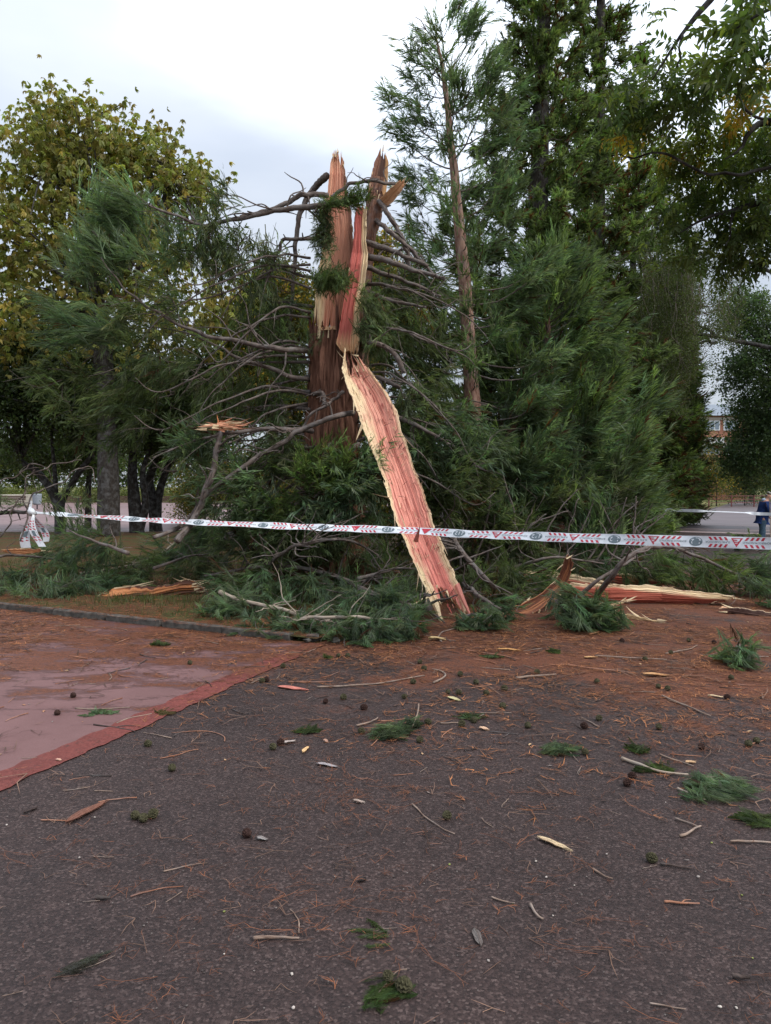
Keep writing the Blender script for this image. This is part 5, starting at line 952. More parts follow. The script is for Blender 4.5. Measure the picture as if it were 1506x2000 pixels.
fallen('brushwood pile beside the walking man', [(1440, 1055, .2), (1470, 1045, .4)], [(1455, 1058, .25, .7, .25, 180, (-.5, -.3, .2), dict(tpls=PL_MID, base=SEQ_L))], subs=6, tw=1)
for x0_, y0_, x1_, y1_, lb in ((0, 700, 40, 940, 'bare thin branches at the left edge above the tape'), (-20, 960, 95, 930, 'thin arching twig over the tape knot')):
    R_ = thing('fallen_branch', lb, 'branch', at(-20, 1000, 11.5))
    branch(R_, [(-60, 1015, 12.2), (0, 1002), (45, 1000), (70, 1003)], 12.2, .035, .025, M_BARK_MID, wob=.03)
    for k in range(3): a = -50 + 45 * k; branch(R_, [(a, 1060 + 10 * RNG.normal(), 11.8), (a + 35 + 10 * RNG.normal(), 985 + 15 * RNG.normal()), (a + 60 + 15 * RNG.normal(), 930 + 20 * RNG.normal()), (a + 110 + 20 * RNG.normal(), 925 + 20 * RNG.normal()), (a + 150, 960 + 30 * RNG.normal())], 11.8, .014, .005, subs=4, subL=.5, wob=.12)
    fol_part(R_, [(20, 975, 55, 18, 12.1, .4, 60, (-.3, -.3, -.3), dict(S=.7)), (150, 980, 60, 25, 12.2, .4, 50, (.3, -.3, -.3), dict(S=.7))])
    break

# split logs on the ground
def log(label, st, name='split_log', cat='log', **kw):
    pts = []
    for (a, b, c, d, h0, h1) in st:
        pts.append((gnd(a, b, h0), gnd(c, d, h1)))
    L = np.array([p[0] for p in pts]); R = np.array([p[1] for p in pts]); root = thing(name, label, cat, (L[0][0], L[0][1], 0))
    def px(p): 
        q = p - [0, 0, CAMH]; f = q[1] * CA - q[2] * SA; u = q[1] * SA + q[2] * CA; return CX + F * q[0] / f, CY - F * u / f
    S = [(*px(l), *px(r), (l[1] + r[1]) / 2) for l, r in zip(L, R)]; add_slab(root, S, **kw); return root
# stations: upper edge px, lower edge px (upper first so the face looks to the camera), heights guessed by Y
def slab_thing(label, st, name='split_log', cat='log', **kw):
    q = at((st[0][0] + st[0][2]) / 2, (st[0][1] + st[0][3]) / 2, st[0][4]); root = thing(name, label, cat, (q[0], q[1], 0)); add_slab(root, st, **kw); return root
def colL(u, v, s, nz): 
    m = np.clip((.16 + .55 * u ** 2 - v + .4 * (nz - .5)) * 8, 0, 1)[..., None]; c = np.array([.50, .12, .07]) * (1 - .35 * v[..., None]); return c * (1 - m) + CREAM * m
def colL2(u, v, s, nz): m = np.clip((.3 - v + .2 * (nz - .5)) * 9, 0, 1)[..., None]; return np.array([.36, .12, .07]) * (1 - m) + CREAM * .75 * m
def colO(u, v, s, nz): m = np.clip((nz - .48) * 9, 0, 1)[..., None]; return np.array([.22, .085, .05]) * (1 - m) + np.array([.46, .19, .09]) * m
slab_thing('long split log with cream top and red flank lying at the right', [(1110, 1140, 1112, 1172, 12.0), (1190, 1142, 1192, 1184, 11.8), (1290, 1144, 1292, 1182, 11.8), (1318, 1150, 1320, 1180, 11.7), (1380, 1158, 1382, 1178, 11.6), (1438, 1166, 1439, 1175, 11.5)], thick=.22, conc=-.25, jag0=.1, jag1=.25, edge=.03, seed=41, colf=colL, nspl=14)
slab_thing('split log half hidden under green boughs behind the torn bark', [(1002, 1114, 1004, 1134, 13.2), (1060, 1116, 1062, 1144, 13.1), (1120, 1122, 1122, 1160, 12.9), (1190, 1138, 1192, 1168, 12.7)], thick=.2, conc=-.2, jag0=.1, jag1=.2, edge=.03, seed=42, colf=colL2, nspl=8)
slab_thing('shorter cream log piece behind the long split log', [(1188, 1118, 1190, 1140, 13.4), (1230, 1120, 1232, 1146, 13.3), (1275, 1128, 1277, 1146, 13.2), (1312, 1132, 1313, 1140, 13.2)], thick=.15, conc=-.1, jag0=.1, jag1=.2, edge=.02, seed=43, colf=colL, nspl=8)
slab_thing('cream shard of wood lying on the orange litter right of the green tuft', [(1198, 1192, 1200, 1208, 10.6), (1230, 1200, 1232, 1216, 10.4), (1290, 1213, 1284, 1227, 10.1)], 'wood_shard', 'wood shard', thick=.03, conc=-.05, jag0=.12, jag1=.2, edge=.02, seed=44, colf=lambda u, v, s, nz: CREAM * np.array([1, .92, .8]) * (.8 + .4 * nz)[..., None], nspl=6)
slab_thing('thin cream sliver poking from under the split log', [(1160, 1176, 1161, 1186, 11.0), (1195, 1176, 1197, 1184, 10.9), (1228, 1171, 1229, 1176, 10.9)], 'wood_shard', 'wood shard', thick=.03, conc=0, jag0=.1, jag1=.1, edge=.01, seed=45, colf=lambda u, v, s, nz: CREAM * (.8 + .4 * nz)[..., None], nspl=4)
slab_thing('torn curved strip of reddish bark rearing up right of the slab', [(1108, 1080, 1118, 1088, 10.9), (1100, 1105, 1120, 1108, 10.95), (1085, 1135, 1108, 1138, 11.0), (1058, 1158, 1082, 1172, 10.95), (1020, 1180, 1046, 1196, 10.85), (985, 1190, 1000, 1212, 10.75)], 'torn_bark', 'torn bark', thick=.05, conc=.2, jag0=.15, jag1=.15, edge=.025, seed=46, colf=colO, nspl=10)
slab_thing('dark bark log lying on the litter at the right edge', [(1405, 1184, 1408, 1196, 10.9), (1460, 1190, 1462, 1206, 10.7), (1540, 1200, 1542, 1222, 10.5)], thick=.15, conc=-.3, jag0=.2, edge=.02, seed=47, colf=lambda u, v, s, nz: np.array([.10, .05, .038]) * (.6 + .8 * nz)[..., None], nspl=4)
slab_thing('orange splintered bark log lying on the bed at left', [(160, 1172, 166, 1184, 12.2), (200, 1160, 205, 1184, 12.2), (245, 1148, 250, 1188, 12.25), (300, 1146, 304, 1178, 12.3), (350, 1134, 353, 1168, 12.4), (400, 1136, 402, 1160, 12.5)], thick=.16, conc=-.35, jag0=.35, jag1=.25, edge=.06, ridge=.03, seed=48, colf=lambda u, v, s, nz: np.where((nz > .50)[..., None], np.array([.60, .25, .10]), np.array([.13, .055, .035])), nspl=26, sl=(.1, .4))
slab_thing('strip of orange inner wood behind the left tape end', [(2, 1073, 3, 1079, 15), (40, 1072, 41, 1084, 15), (82, 1072, 83, 1078, 15)], 'torn_bark', 'torn bark', thick=.05, conc=0, jag0=.1, jag1=.1, edge=.02, seed=49, colf=lambda u, v, s, nz: np.array([.72, .36, .17]) * (.8 + .4 * nz)[..., None], nspl=4)
slab_thing('reddish strip lying in the dark under the trunk', [(680, 1102, 681, 1108, 13.0), (730, 1106, 731, 1116, 12.9), (785, 1116, 786, 1124, 12.8)], 'torn_bark', 'torn bark', thick=.05, conc=0, jag0=.1, jag1=.1, edge=.02, seed=50, colf=lambda u, v, s, nz: np.array([.36, .13, .09]) * (.8 + .4 * nz)[..., None], nspl=4)
slab_thing('cream shard of wood resting across the kerb', [(254, 1200, 256, 1205, 10.75), (272, 1203, 270, 1213, 10.6), (298, 1216, 290, 1223, 10.35)], 'wood_shard', 'wood shard', thick=.03, conc=0, jag0=.05, jag1=.08, edge=.012, seed=51, colf=lambda u, v, s, nz: CREAM * (.85 + .4 * nz)[..., None], nspl=3)

# ------------------------------------------------------------------ barrier tape
TP = [(58, 1000, 12.9), (100, 1003, 12.7), (300, 1016, 12.0), (500, 1025, 11.4), (632, 1030.5, 11.05), (760, 1034.5, 10.72), (826, 1037.5, 10.55), (900, 1042, 10.15), (1047, 1047.5, 9.45), (1200, 1053, 8.7), (1359, 1057.5, 8.05), (1506, 1061.5, 7.5), (1620, 1064, 7.1), (2000, 1076, 6.2), (2700, 1098, 5.0), (3600, 1125, 4.0)]
Lc, _ = smooth_path([at(*p) for p in TP], np.ones(len(TP)), 1400)
pxs = CX + F * Lc[:, 0] / ((Lc[:, 1]) * CA - (Lc[:, 2] - CAMH) * SA); s_arc = np.r_[0, np.cumsum(np.linalg.norm(np.diff(Lc, axis=0), axis=1))]
tilt = np.interp(pxs, [58, 100, 300, 500, 700, 812, 830, 1000, 1200, 1500], [1.35, 1.2, 1.0, .86, .74, .68, .72, .62, .34, .08])
Td = nrm(np.gradient(Lc, axis=0)); side = nrm(np.cross(Td, [0, 0, 1.])); side = np.where(side[:, 1:2] > 0, side, -side); WV = np.cos(tilt)[:, None] * np.array([0, 0, 1.]) + np.sin(tilt)[:, None] * side
WV = WV - Td * np.sum(WV * Td, axis=1, keepdims=True); WV = nrm(WV); NV = np.cross(WV, Td); NV = np.where(NV[:, 1:2] > 0, -NV, NV); TW = .12
wrk = .006 * (vnoise(s_arc * 3, s_arc * 0, 2) - .5)
def tape_pt(s, v, off=0.0):
    s = np.asarray(s, float); v = np.asarray(v, float)
    f = lambda A: np.stack([np.interp(s, s_arc, A[:, k]) for k in range(3)], -1)
    return f(Lc) + f(WV) * (v * TW)[..., None] + f(NV) * (off + .009 * np.sin(s * 7 + v * 4 + 1.5 * np.sin(s * 2.3)) * (np.abs(v)) * 2 + .0015 * np.sin(s * 31) * np.sin(s * 5))[..., None]
m_, t_ = mat('tape_plastic'); b_, o_ = principled(t_, .32, .5); n_ = tnoise(t_, pos(t_), 14, 4)
t_.links.new(ramp(t_, n_, [(.3, (.62, .64, .67)), (.7, (.78, .80, .83))]), b_.inputs['Base Color']); bump(t_, n_, b_, .25, .01); M_TAPE = m_
M_TRED = m_plain('tape_red', (.50, .022, .045), .4, .5, .12, 30); M_TGREY = m_plain('tape_grey', (.13, .17, .19), .4, .5, .1, 30)
TPR = thing('barrier_tape', 'red and white printed barrier tape stretched across in front of the slab', 'barrier tape', at(1500, 1061, 7.5))
n = 2000; ss = np.linspace(0, s_arc[-1], n); vv = np.linspace(-.5, .5, 7); V = tape_pt(np.repeat(ss[:, None], 7, 1), np.repeat(vv[None], n, 0)); i = np.arange(n - 1)[:, None] * 7; j = np.arange(6)[None]; a_ = (i + j).ravel()
Tg = np.concatenate([np.stack([a_, a_ + 1, a_ + 8], 1), np.stack([a_, a_ + 8, a_ + 7], 1)]); part('tape_band', MB().add(V.reshape(-1, 3), Tg), M_TAPE, TPR, True)
_tx = {}
def text_mesh(txt, size):
    if txt in _tx: return _tx[txt]
    cu = bpy.data.curves.new('t', 'FONT'); cu.body = txt; cu.size = size; cu.align_x = 'CENTER'; cu.align_y = 'CENTER'; cu.resolution_u = 3
    o = bpy.data.objects.new('t', cu); COL.objects.link(o); dg = bpy.context.evaluated_depsgraph_get(); me = bpy.data.meshes.new_from_object(o.evaluated_get(dg)); me.calc_loop_triangles()
    V = np.array([v.co[:] for v in me.vertices]); T = np.array([l.vertices[:] for l in me.loop_triangles]); bpy.data.objects.remove(o); bpy.data.meshes.remove(me); bpy.data.curves.remove(cu); _tx[txt] = (V, T); return V, T
red = MB(); grey = MB(); white = MB()
def flat(mb, pts, sc_, off=.0028):
    """polygon in tape coordinates: (du metres along, v -0.5..0.5) as a fan, subdivided along"""
    p = np.array(pts, float); P = tape_pt(sc_ + p[:, 0], p[:, 1], off); T = [[0, k, k + 1] for k in range(1, len(p) - 1)]
    if mb is red: part('red_triangle' if len(p) == 3 else 'red_stripe', MB().add(P, T), M_TRED, TPR)
    elif mb is grey: part('grey_disc', MB().add(P, T), M_TGREY, TPR)
    else: mb.add(P, T)
def txt(mb, s, txt_, W_, H_, off=.0034):
    V, T = text_mesh(txt_, 1.0); w0 = V[:, 0].max() - V[:, 0].min(); h0 = V[:, 1].max() - V[:, 1].min(); cx_ = (V[:, 0].max() + V[:, 0].min()) / 2; cy_ = (V[:, 1].max() + V[:, 1].min()) / 2
    u = -(V[:, 0] - cx_) / w0 * W_; v = -(V[:, 1] - cy_) / h0 * H_           # turned through 180 degrees, as the tape hangs
    mb.add(tape_pt(s + u, v, off), T)
circ = [142, 262, 388, 514, 632, 758, 897, 1047, 1200, 1359, 1525, 1710, 1930, 2200, 2540, 2960]; sarc = np.interp(circ, pxs, s_arc)
def chev(s, wL, right):
    for k in range(4):
        x = s - wL / 2 + wL * (k + .15) / 4; w_ = wL / 4 * .48; sk = wL / 4 * .42 * (1 if right else -1)
        flat(red, [(x, .44), (x + w_, .44), (x + w_ + sk, .17), (x + sk, .17)], 0); flat(red, [(x + sk, -.17), (x + w_ + sk, -.17), (x + w_, -.44), (x, -.44)], 0)
for q in range(len(circ) - 1):
    s0_, s1_ = sarc[q], sarc[q + 1]; D_ = s1_ - s0_; R0 = D_ * .085
    a = np.linspace(0, 2 * pi, 28, endpoint=False); flat(grey, [(0, 0)] + [(R0 * math.cos(x), .40 * math.sin(x)) for x in a] + [(R0, 0)], s0_)
    txt(white, s0_ - R0 * .05, '112', R0 * 1.25, .42, .0046)
    for k in range(6):   # handset arc
        x = -1.9 + k * .22; flat(white, [(R0 * .86 * math.cos(x + 2.2), .34 * math.sin(x + 2.2)), (R0 * .86 * math.cos(x + 2.42), .34 * math.sin(x + 2.42)), (R0 * .74 * math.cos(x + 2.42), .29 * math.sin(x + 2.42)), (R0 * .74 * math.cos(x + 2.2), .29 * math.sin(x + 2.2))], s0_, .0048)
    chev(s0_ + D_ * .27, D_ * .25, True); txt(grey, s0_ + D_ * .27, 'SUHILTZAILEGOA', D_ * .30, .18)
    sm_ = s0_ + D_ * .50; flat(red, [(-R0 * .85, .38), (R0 * .85, .38), (0, -.40)], sm_)
    for k in range(3): yv = .26 - .16 * k; hw_ = R0 * .85 * (yv + .4) / .78 * .7; flat(white, [(-hw_, yv + .03), (hw_ * (.2 + .3 * k), yv + .05), (hw_ * .3, yv - .02), (-hw_ * .8, yv - .02)], sm_, .0044)
    flat(white, [(R0 * .1, .30), (R0 * .5, .32), (R0 * .35, .10), (R0 * .05, .05)], sm_, .0046)
    chev(s0_ + D_ * .73, D_ * .25, False); txt(grey, s0_ + D_ * .73, 'BOMBEROS MUNICIPALES', D_ * .32, .17)
tag(part('lettering', grey, M_TGREY, TPR), kind='stuff'); tag(part('white_print', white, M_TAPE, TPR), kind='stuff')
# knot and hanging tails at the left end
kn = at(62, 1000, 12.2); KT = MB(); kr = MB(); kg = MB()
def tail(p0, p1, w_, n=14, amp=.04, seed=0, pr=True):
    P = [p0 + (p1 - p0) * t + np.array([amp * math.sin(t * 5 + seed), amp * .8 * math.cos(t * 4 + seed), 0]) for t in np.linspace(0, 1, n)]; V = []; g = np.random.default_rng(seed)
    for k, p in enumerate(P):
        t = k / (n - 1); ww = w_ * (.25 + .75 * min(1, t * 2)); a = .5 + .6 * math.sin(t * 3 + seed); V += [p - np.array([math.cos(a), math.sin(a) * .5, 0]) * ww / 2, p + np.array([math.cos(a), math.sin(a) * .5, 0]) * ww / 2]
    V = np.array(V); T = []; 
    for k in range(n - 1): T += [[2 * k, 2 * k + 1, 2 * k + 3], [2 * k, 2 * k + 3, 2 * k + 2]]
    KT.add(V, T)
    if pr:
        for k in range(3, n - 3):
            A, B, C_, D_ = V[2 * k], V[2 * k + 1], V[2 * k + 2], V[2 * k + 3]; off = np.array([0, -.006, 0])
            for s0, s1 in ((.08, .38), (.62, .92)):
                if k in (7, 8): kg.add([A + (B - A) * .3 + off, A + (B - A) * .7 + off, C_ + (D_ - C_) * .7 + off, C_ + (D_ - C_) * .3 + off], [[0, 1, 2], [0, 2, 3]]); break
                q0, q1 = (C_ if s0 < .5 else A), (A if s0 < .5 else C_); b = B - A
                kr.add([A + b * s0 + off, A + b * s1 + (C_ - A) * .4 + off, A + b * s1 + (C_ - A) * .85 + off, A + b * s0 + (C_ - A) * .5 + off], [[0, 1, 2], [0, 2, 3]])
tail(kn, at(52, 1070, 12.1), .16, seed=1); tail(kn, at(78, 1068, 12.0), .12, seed=2); tail(kn + [.03, .03, 0], at(88, 1058, 12.3), .12, seed=4); tail(kn, at(58, 978, 12.2), .05, 8, .01, 3, False)
KN_ = thing('tape_knot', 'knot of printed tape tied to a branch with loose tails hanging at left', 'barrier tape', kn); part('tail', KT, M_TAPE, KN_, True); tag(part('red_print', kr, M_TRED, KN_), kind='stuff'); tag(part('grey_print', kg, M_TGREY, KN_), kind='stuff')
V, T = box(kn, (.12, .1, .12), .4, .03); part('knot', MB().add(V + .012 * RNG.normal(size=V.shape), T), M_TAPE, KN_, True)
# second tape across the far path
P = P3([(1245, 993.5, 23), (1280, 995, 22.6), (1385, 998.5, 21.6), (1450, 1001, 21.1), (1476, 1003, 21.0), (1500, 1004, 20.9), (1600, 1006, 20)], 21); Q, _ = smooth_path(P, np.ones(len(P)), 90); V = []; w2 = .085
tw_ = np.interp(np.linspace(0, 1, 90), [0, .35, .42, .62, .66, 1], [.1, .15, 1.3, 1.3, .1, .1])
for q, a in zip(Q, tw_): V += [q - np.array([0, math.sin(a), math.cos(a)]) * w2 / 2, q + np.array([0, math.sin(a), math.cos(a)]) * w2 / 2]
T = []
for k in range(89): T += [[2 * k, 2 * k + 1, 2 * k + 3], [2 * k, 2 * k + 3, 2 * k + 2]]
solo('barrier_tape', MB().add(V, T), M_TAPE, 'second white tape strung across the far path behind the walking man', 'barrier tape', loc=Q[0], smooth=True)
V, T = tube(P3([(1510, 965, 20.9), (1512, 1072, 20.9)], 20.9), [.03, .03], 8, 5)[:2]

# ------------------------------------------------------------------ the walking man
def skin(name, verts, edges, radii, mat_, root, sub=2, label=None):
    me = bpy.data.meshes.new(name); me.from_pydata([tuple(v) for v in verts], edges, []); o = bpy.data.objects.new(name, me); COL.objects.link(o)
    md = o.modifiers.new('skin', 'SKIN'); md.use_smooth_shade = True; sv = me.skin_vertices[0].data if me.skin_vertices else None
    if sv is None:
        bm = bmesh.new(); bm.from_mesh(me); bm.verts.layers.skin.verify(); bm.to_mesh(me); bm.free(); sv = me.skin_vertices[0].data
    for k, r in enumerate(radii): sv[k].radius = (r, r) if not isinstance(r, tuple) else r; sv[k].use_root = (k == 0)
    s2 = o.modifiers.new('sub', 'SUBSURF'); s2.levels = sub; s2.render_levels = sub; dg = bpy.context.evaluated_depsgraph_get(); m2 = bpy.data.meshes.new_from_object(o.evaluated_get(dg)); bpy.data.objects.remove(o); bpy.data.meshes.remove(me)
    m2.name = name; m2.materials.clear(); m2.materials.append(mat_); m2.polygons.foreach_set('use_smooth', [True] * len(m2.polygons)); o = bpy.data.objects.new(name, m2); COL.objects.link(o); o.parent = root; return o
M_SKIN = m_plain('skin', (.42, .22, .15), .55, .35, .08, 20); M_JKT = m_plain('navy_cloth', (.016, .036, .12), .85, .2, .3, 14, .4); M_JEAN = m_plain('denim', (.06, .10, .14), .9, .15, .3, 18, .4); M_CAP = m_plain('beige_cap', (.26, .25, .21), .85, .2, .1, 20); M_SHOE = m_plain('pale_shoe', (.35, .33, .3), .7, .3); M_HOOD = m_plain('light_collar', (.38, .45, .55), .85, .2)
pb = gnd(1488, 1074); PS = thing('person', 'man in navy jacket, jeans and cap walking right behind the far tape', 'person', pb); PS.rotation_euler = (0, 0, 0)
# local frame: x forward (to the right of the picture), y left, z up
B = [(0, 0, .86), (.01, 0, 1.02), (.03, 0, 1.20), (.07, 0, 1.34), (.12, 0, 1.42), (.16, 0, 1.50), (.19, 0, 1.58),           # 0-6 pelvis..crown
     (.03, .10, .82), (.08, .10, .46), (.03, .10, .08), (.15, .10, .045), (-.03, -.10, .82), (-.06, -.10, .47), (-.16, -.10, .10), (-.06, -.11, .045),      # legs
     (.05, .19, 1.32), (.10, .23, 1.08), (.26, .20, .94), (.05, -.19, 1.32), (.08, -.24, 1.08), (.24, -.21, .93)]
E = [(0, 1), (1, 2), (2, 3), (3, 4), (4, 5), (5, 6), (0, 7), (7, 8), (8, 9), (9, 10), (0, 11), (11, 12), (12, 13), (13, 14), (3, 15), (15, 16), (16, 17), (3, 18), (18, 19), (19, 20)]
Rr_ = [.12, .11, .12, .10, .05, .088, .07, .085, .055, .042, .035, .085, .055, .042, .035, .06, .045, .032, .06, .045, .032]
skin('body', B, E, Rr_, M_SKIN, PS)
J = [(0, 0, .90), (.01, 0, 1.04), (.03, 0, 1.20), (.07, 0, 1.36), (.05, .19, 1.33), (.10, .235, 1.08), (.23, .205, .965), (.05, -.19, 1.33), (.08, -.245, 1.08), (.21, -.215, .955), (-.01, 0, .82)]
skin('jacket', J, [(0, 1), (1, 2), (2, 3), (3, 4), (4, 5), (5, 6), (3, 7), (7, 8), (8, 9), (0, 10)], [(.16, .17), (.15, .16), (.16, .17), (.12, .14), .085, .065, .055, .085, .065, .055, (.13, .14)], M_JKT, PS)
skin('trousers', [(0, 0, .86), (.03, .10, .78), (.08, .10, .46), (.03, .10, .10), (-.03, -.10, .78), (-.06, -.10, .47), (-.16, -.10, .12)], [(0, 1), (1, 2), (2, 3), (0, 4), (4, 5), (5, 6)], [.13, .10, .078, .068, .10, .078, .068], M_JEAN, PS)
skin('collar', [(.04, -.07, 1.40), (.03, 0, 1.42), (.04, .07, 1.40)], [(0, 1), (1, 2)], [.06, .07, .06], M_HOOD, PS, 1)
skin('cap', [(.15, 0, 1.585), (.18, 0, 1.625), (.27, 0, 1.585), (.31, 0, 1.57)], [(0, 1), (1, 2), (2, 3)], [(.10, .09), (.07, .06), (.06, .012), (.05, .008)], M_CAP, PS)
skin('hair', [(.10, 0, 1.53), (.12, 0, 1.56)], [(0, 1)], [.075, .07], m_plain('grey_hair', (.25, .24, .23), .8, .2), PS, 1)
skin('nose', [(.245, 0, 1.535), (.275, 0, 1.515)], [(0, 1)], [.018, .014], M_SKIN, PS, 1)
for s in (-1, 1):
    skin('ear', [(.155, s * .085, 1.53), (.15, s * .098, 1.55)], [(0, 1)], [.016, .018], M_SKIN, PS, 1); skin('shoe', [(.0 if s > 0 else -.19, s * .10, .06), (.10 if s > 0 else -.10, s * .10, .05), (.17 if s > 0 else -.03, s * .105, .035)], [(0, 1), (1, 2)], [.05, .048, .035], M_SHOE, PS, 1)
    h = np.array([.27, s * .205, .925]); hv = [h, h + [.05, 0, -.03]]; he = [(0, 1)]; hr = [.03, .032]
    for f in range(4):
        k = len(hv); y = (f - 1.5) * .018; L_ = [.9, 1.05, 1., .8][f]; hv += [h + [.08, y, -.045], h + [.08 + .035 * L_, y, -.075 * L_], h + [.08 + .035 * L_, y, -.075 - .03 * L_]]; he += [(1, k), (k, k + 1), (k + 1, k + 2)]; hr += [.010, .009, .008]
    k = len(hv); hv += [h + [.04, -s * .03, -.02], h + [.075, -s * .045, -.05]]; he += [(0, k), (k, k + 1)]; hr += [.012, .009]; skin('hand', hv, he, hr, M_SKIN, PS, 1)
WS = gnd(1503, 1078); 
solo('walking_stick', MB().add(*tube([WS + [0, 0, 0], WS + [.02, .0, .5], WS + [-.02, 0, 1.5]], [.012, .014, .012], 6, 8)), M_BARK_PALE, 'long pale pole standing at the right edge before the man', 'pole', loc=WS)
# ------------------------------------------------------------------ litter of dead needle sprigs (uncountable)
def flat_sprig(seed, n=5, l=.05, w_=.0022):
    g = np.random.default_rng(seed); V = []; T = []; K = []; a0 = 0; p = np.zeros(3)
    for k in range(n):
        a = g.normal() * .5 if k == 0 else g.normal() * .9; L = l * (.5 + g.random()); d = np.array([math.cos(a), math.sin(a), 0]); m = p + d * L * .5 + [0, 0, .004 * g.random()]; d2 = np.array([math.cos(a + .5 * g.normal()), math.sin(a + .5 * g.normal()), 0]); e = m + d2 * L * .5 + [0, 0, .003 * g.normal()]
        s = np.array([-d[1], d[0], 0]) * w_ * .5; q = len(V); V += [p + s, p - s, m + s + [0, 0, .003], m - s + [0, 0, .003], e + [0, 0, .002]]; T += [[q, q + 1, q + 3], [q, q + 3, q + 2], [q + 2, q + 3, q + 4]]; K += [.8, .8, 1, 1, 1.2]
        if g.random() < .5: p = m
    return np.array(V), np.array(T), np.array(K)
def cheap_sprig(seed, n=4, l=.06, w_=.004):
    g = np.random.default_rng(seed); V = []; T = []; K = []; p = np.zeros(3)
    for k in range(n):
        a = g.normal() * .9; L = l * (.5 + g.random()); d = np.array([math.cos(a), math.sin(a), 0]); s = np.array([-d[1], d[0], 0]) * w_ * .5; q = len(V); e = p + d * L + [0, 0, .004 * g.random()]; kk = .5 + g.random(); V += [p + s, p - s, e]; T += [[q, q + 1, q + 2]]; K += [kk, kk, kk * 1.2]
        if g.random() < .6: p = p + d * L * .5
    return np.array(V), np.array(T), np.array(K)
SPC = [cheap_sprig(60 + s) for s in range(6)]; SPR = [flat_sprig(s) for s in range(6)]; SPN = [flat_sprig(80 + s, 2 + s % 4, .05 + .006 * s, .0019) for s in range(8)]; SPR_S = [flat_sprig(20 + s, 3, .035, .0018) for s in range(6)]; SPR_L = [flat_sprig(40 + s, 4, .08, .006) for s in range(6)]
def side_of(x, y): return (x - KC[0]) * SN[0] + (y - KC[1]) * SN[1]
def scatter(n, x0, x1, y0, y1, dens, tpls, S, colA_, colB_, z=.006):
    got = []; 
    while sum(map(len, got)) < n:
        y = y0 + (y1 - y0) * RNG.random(20000); x = (x0 + (x1 - x0) * RNG.random(20000)); ok = (np.abs(x) < .56 * y + .5) & (RNG.random(20000) < dens(x, y)); got.append(np.stack([x[ok], y[ok]], 1))
        if len(got) > 400: break
    P = np.concatenate(got)[:n]; n = len(P); a = RNG.random(n) * 2 * pi; O = np.c_[P, np.full(n, z) + .008 * RNG.random(n)]; t = RNG.random((n, 1)) ** 1.3; C = colA_ * (1 - t) + colB_ * t
    mb = MB(); place(mb, tpls, O, np.stack([np.cos(a), np.sin(a), np.zeros(n)], 1), S * (.6 + .8 * RNG.random(n)), C * (.7 + .6 * RNG.random((n, 1))), .15); return mb
def dl(x, y):      # needle litter on the path side and on the pad
    u = y + .42 * x; base = np.clip((u - 4.2) / 5.2, 0, 1) ** 1.6; pad = side_of(x, y) < -.15; u2 = y - .12 * x; bp = np.clip((u2 - 6.9) / 2.6, 0, 1) ** 1.5
    d = np.where(pad, bp, base) * np.clip((18 - y) / 5, 0, 1); nz = fbm(x * 1.4, y * 1.4, 4, 5); nz2 = vnoise(x * 9, y * 9, 8); return d * np.clip((nz - .36) * 4.5, .04, 1) * (.35 + nz2)
OR1, OR2 = np.array([.28, .085, .032]), np.array([.37, .15, .06]); BR1 = np.array([.09, .035, .02])
tag(part('needle_litter', scatter(38000, -8, 9, 4.0, 17, dl, SPC, 1.3, BR1 * .8, OR2), M_TINT), kind='stuff')
def dn(x, y): nz = fbm(x * 2.2, y * 2.2, 14, 5); return np.clip((nz - .46) * 2.6, .10, 1) * np.clip(.25 + (x + 1.5) * .25, .10, 1) * np.where(side_of(x, y) < 0, .15, 1) * np.clip(y / 5, .25, 1)
tag(part('needle_litter', scatter(4200, -4, 5, 1.6, 8.5, dn, SPN, .9, BR1 * 1.2, np.array([.26, .095, .042])), M_TINT), kind='stuff')
def db(x, y): return np.where(in_bed(x, y) > .05, .35 + .65 * vnoise(x * 2, y * 2, 3), 0)
tag(part('needle_litter', scatter(12000, -8, 6, 8.8, 18, db, SPC, 1.5, BR1, OR1, .065), M_TINT), kind='stuff')
def dk_(x, y): q = (x - KC[0]) * LD[0] + (y - KC[1]) * LD[1]; r = (x - KC[0]) * LD[1] - (y - KC[1]) * LD[0]; return np.where((q > 0) & (q < 7) & (np.abs(r) < .12), .2 + .8 * vnoise(x * 5, y * 5, 6), 0)
tag(part('needle_litter', scatter(900, -8, 0, 8.5, 13, dk_, SPC, 1.1, BR1, OR1, .090), M_TINT), kind='stuff')
SPT = [flat_sprig(130 + s, 2 + s % 2, .15 + .02 * s, .006) for s in range(6)]
tag(part('twig_litter', scatter(2600, -8, 9, 3.5, 16, lambda x, y: .06 + dl(x, y), SPT, 1.0, np.array([.03, .017, .013]), np.array([.22, .13, .09]), .012), M_TINT), kind='stuff')
tag(part('twig_litter', scatter(420, -4, 5, 1.7, 6, lambda x, y: np.where(side_of(x, y) > 0, 1, .2), SPT, .40, np.array([.07, .035, .025]), np.array([.26, .15, .10]), .004), M_TINT), kind='stuff')
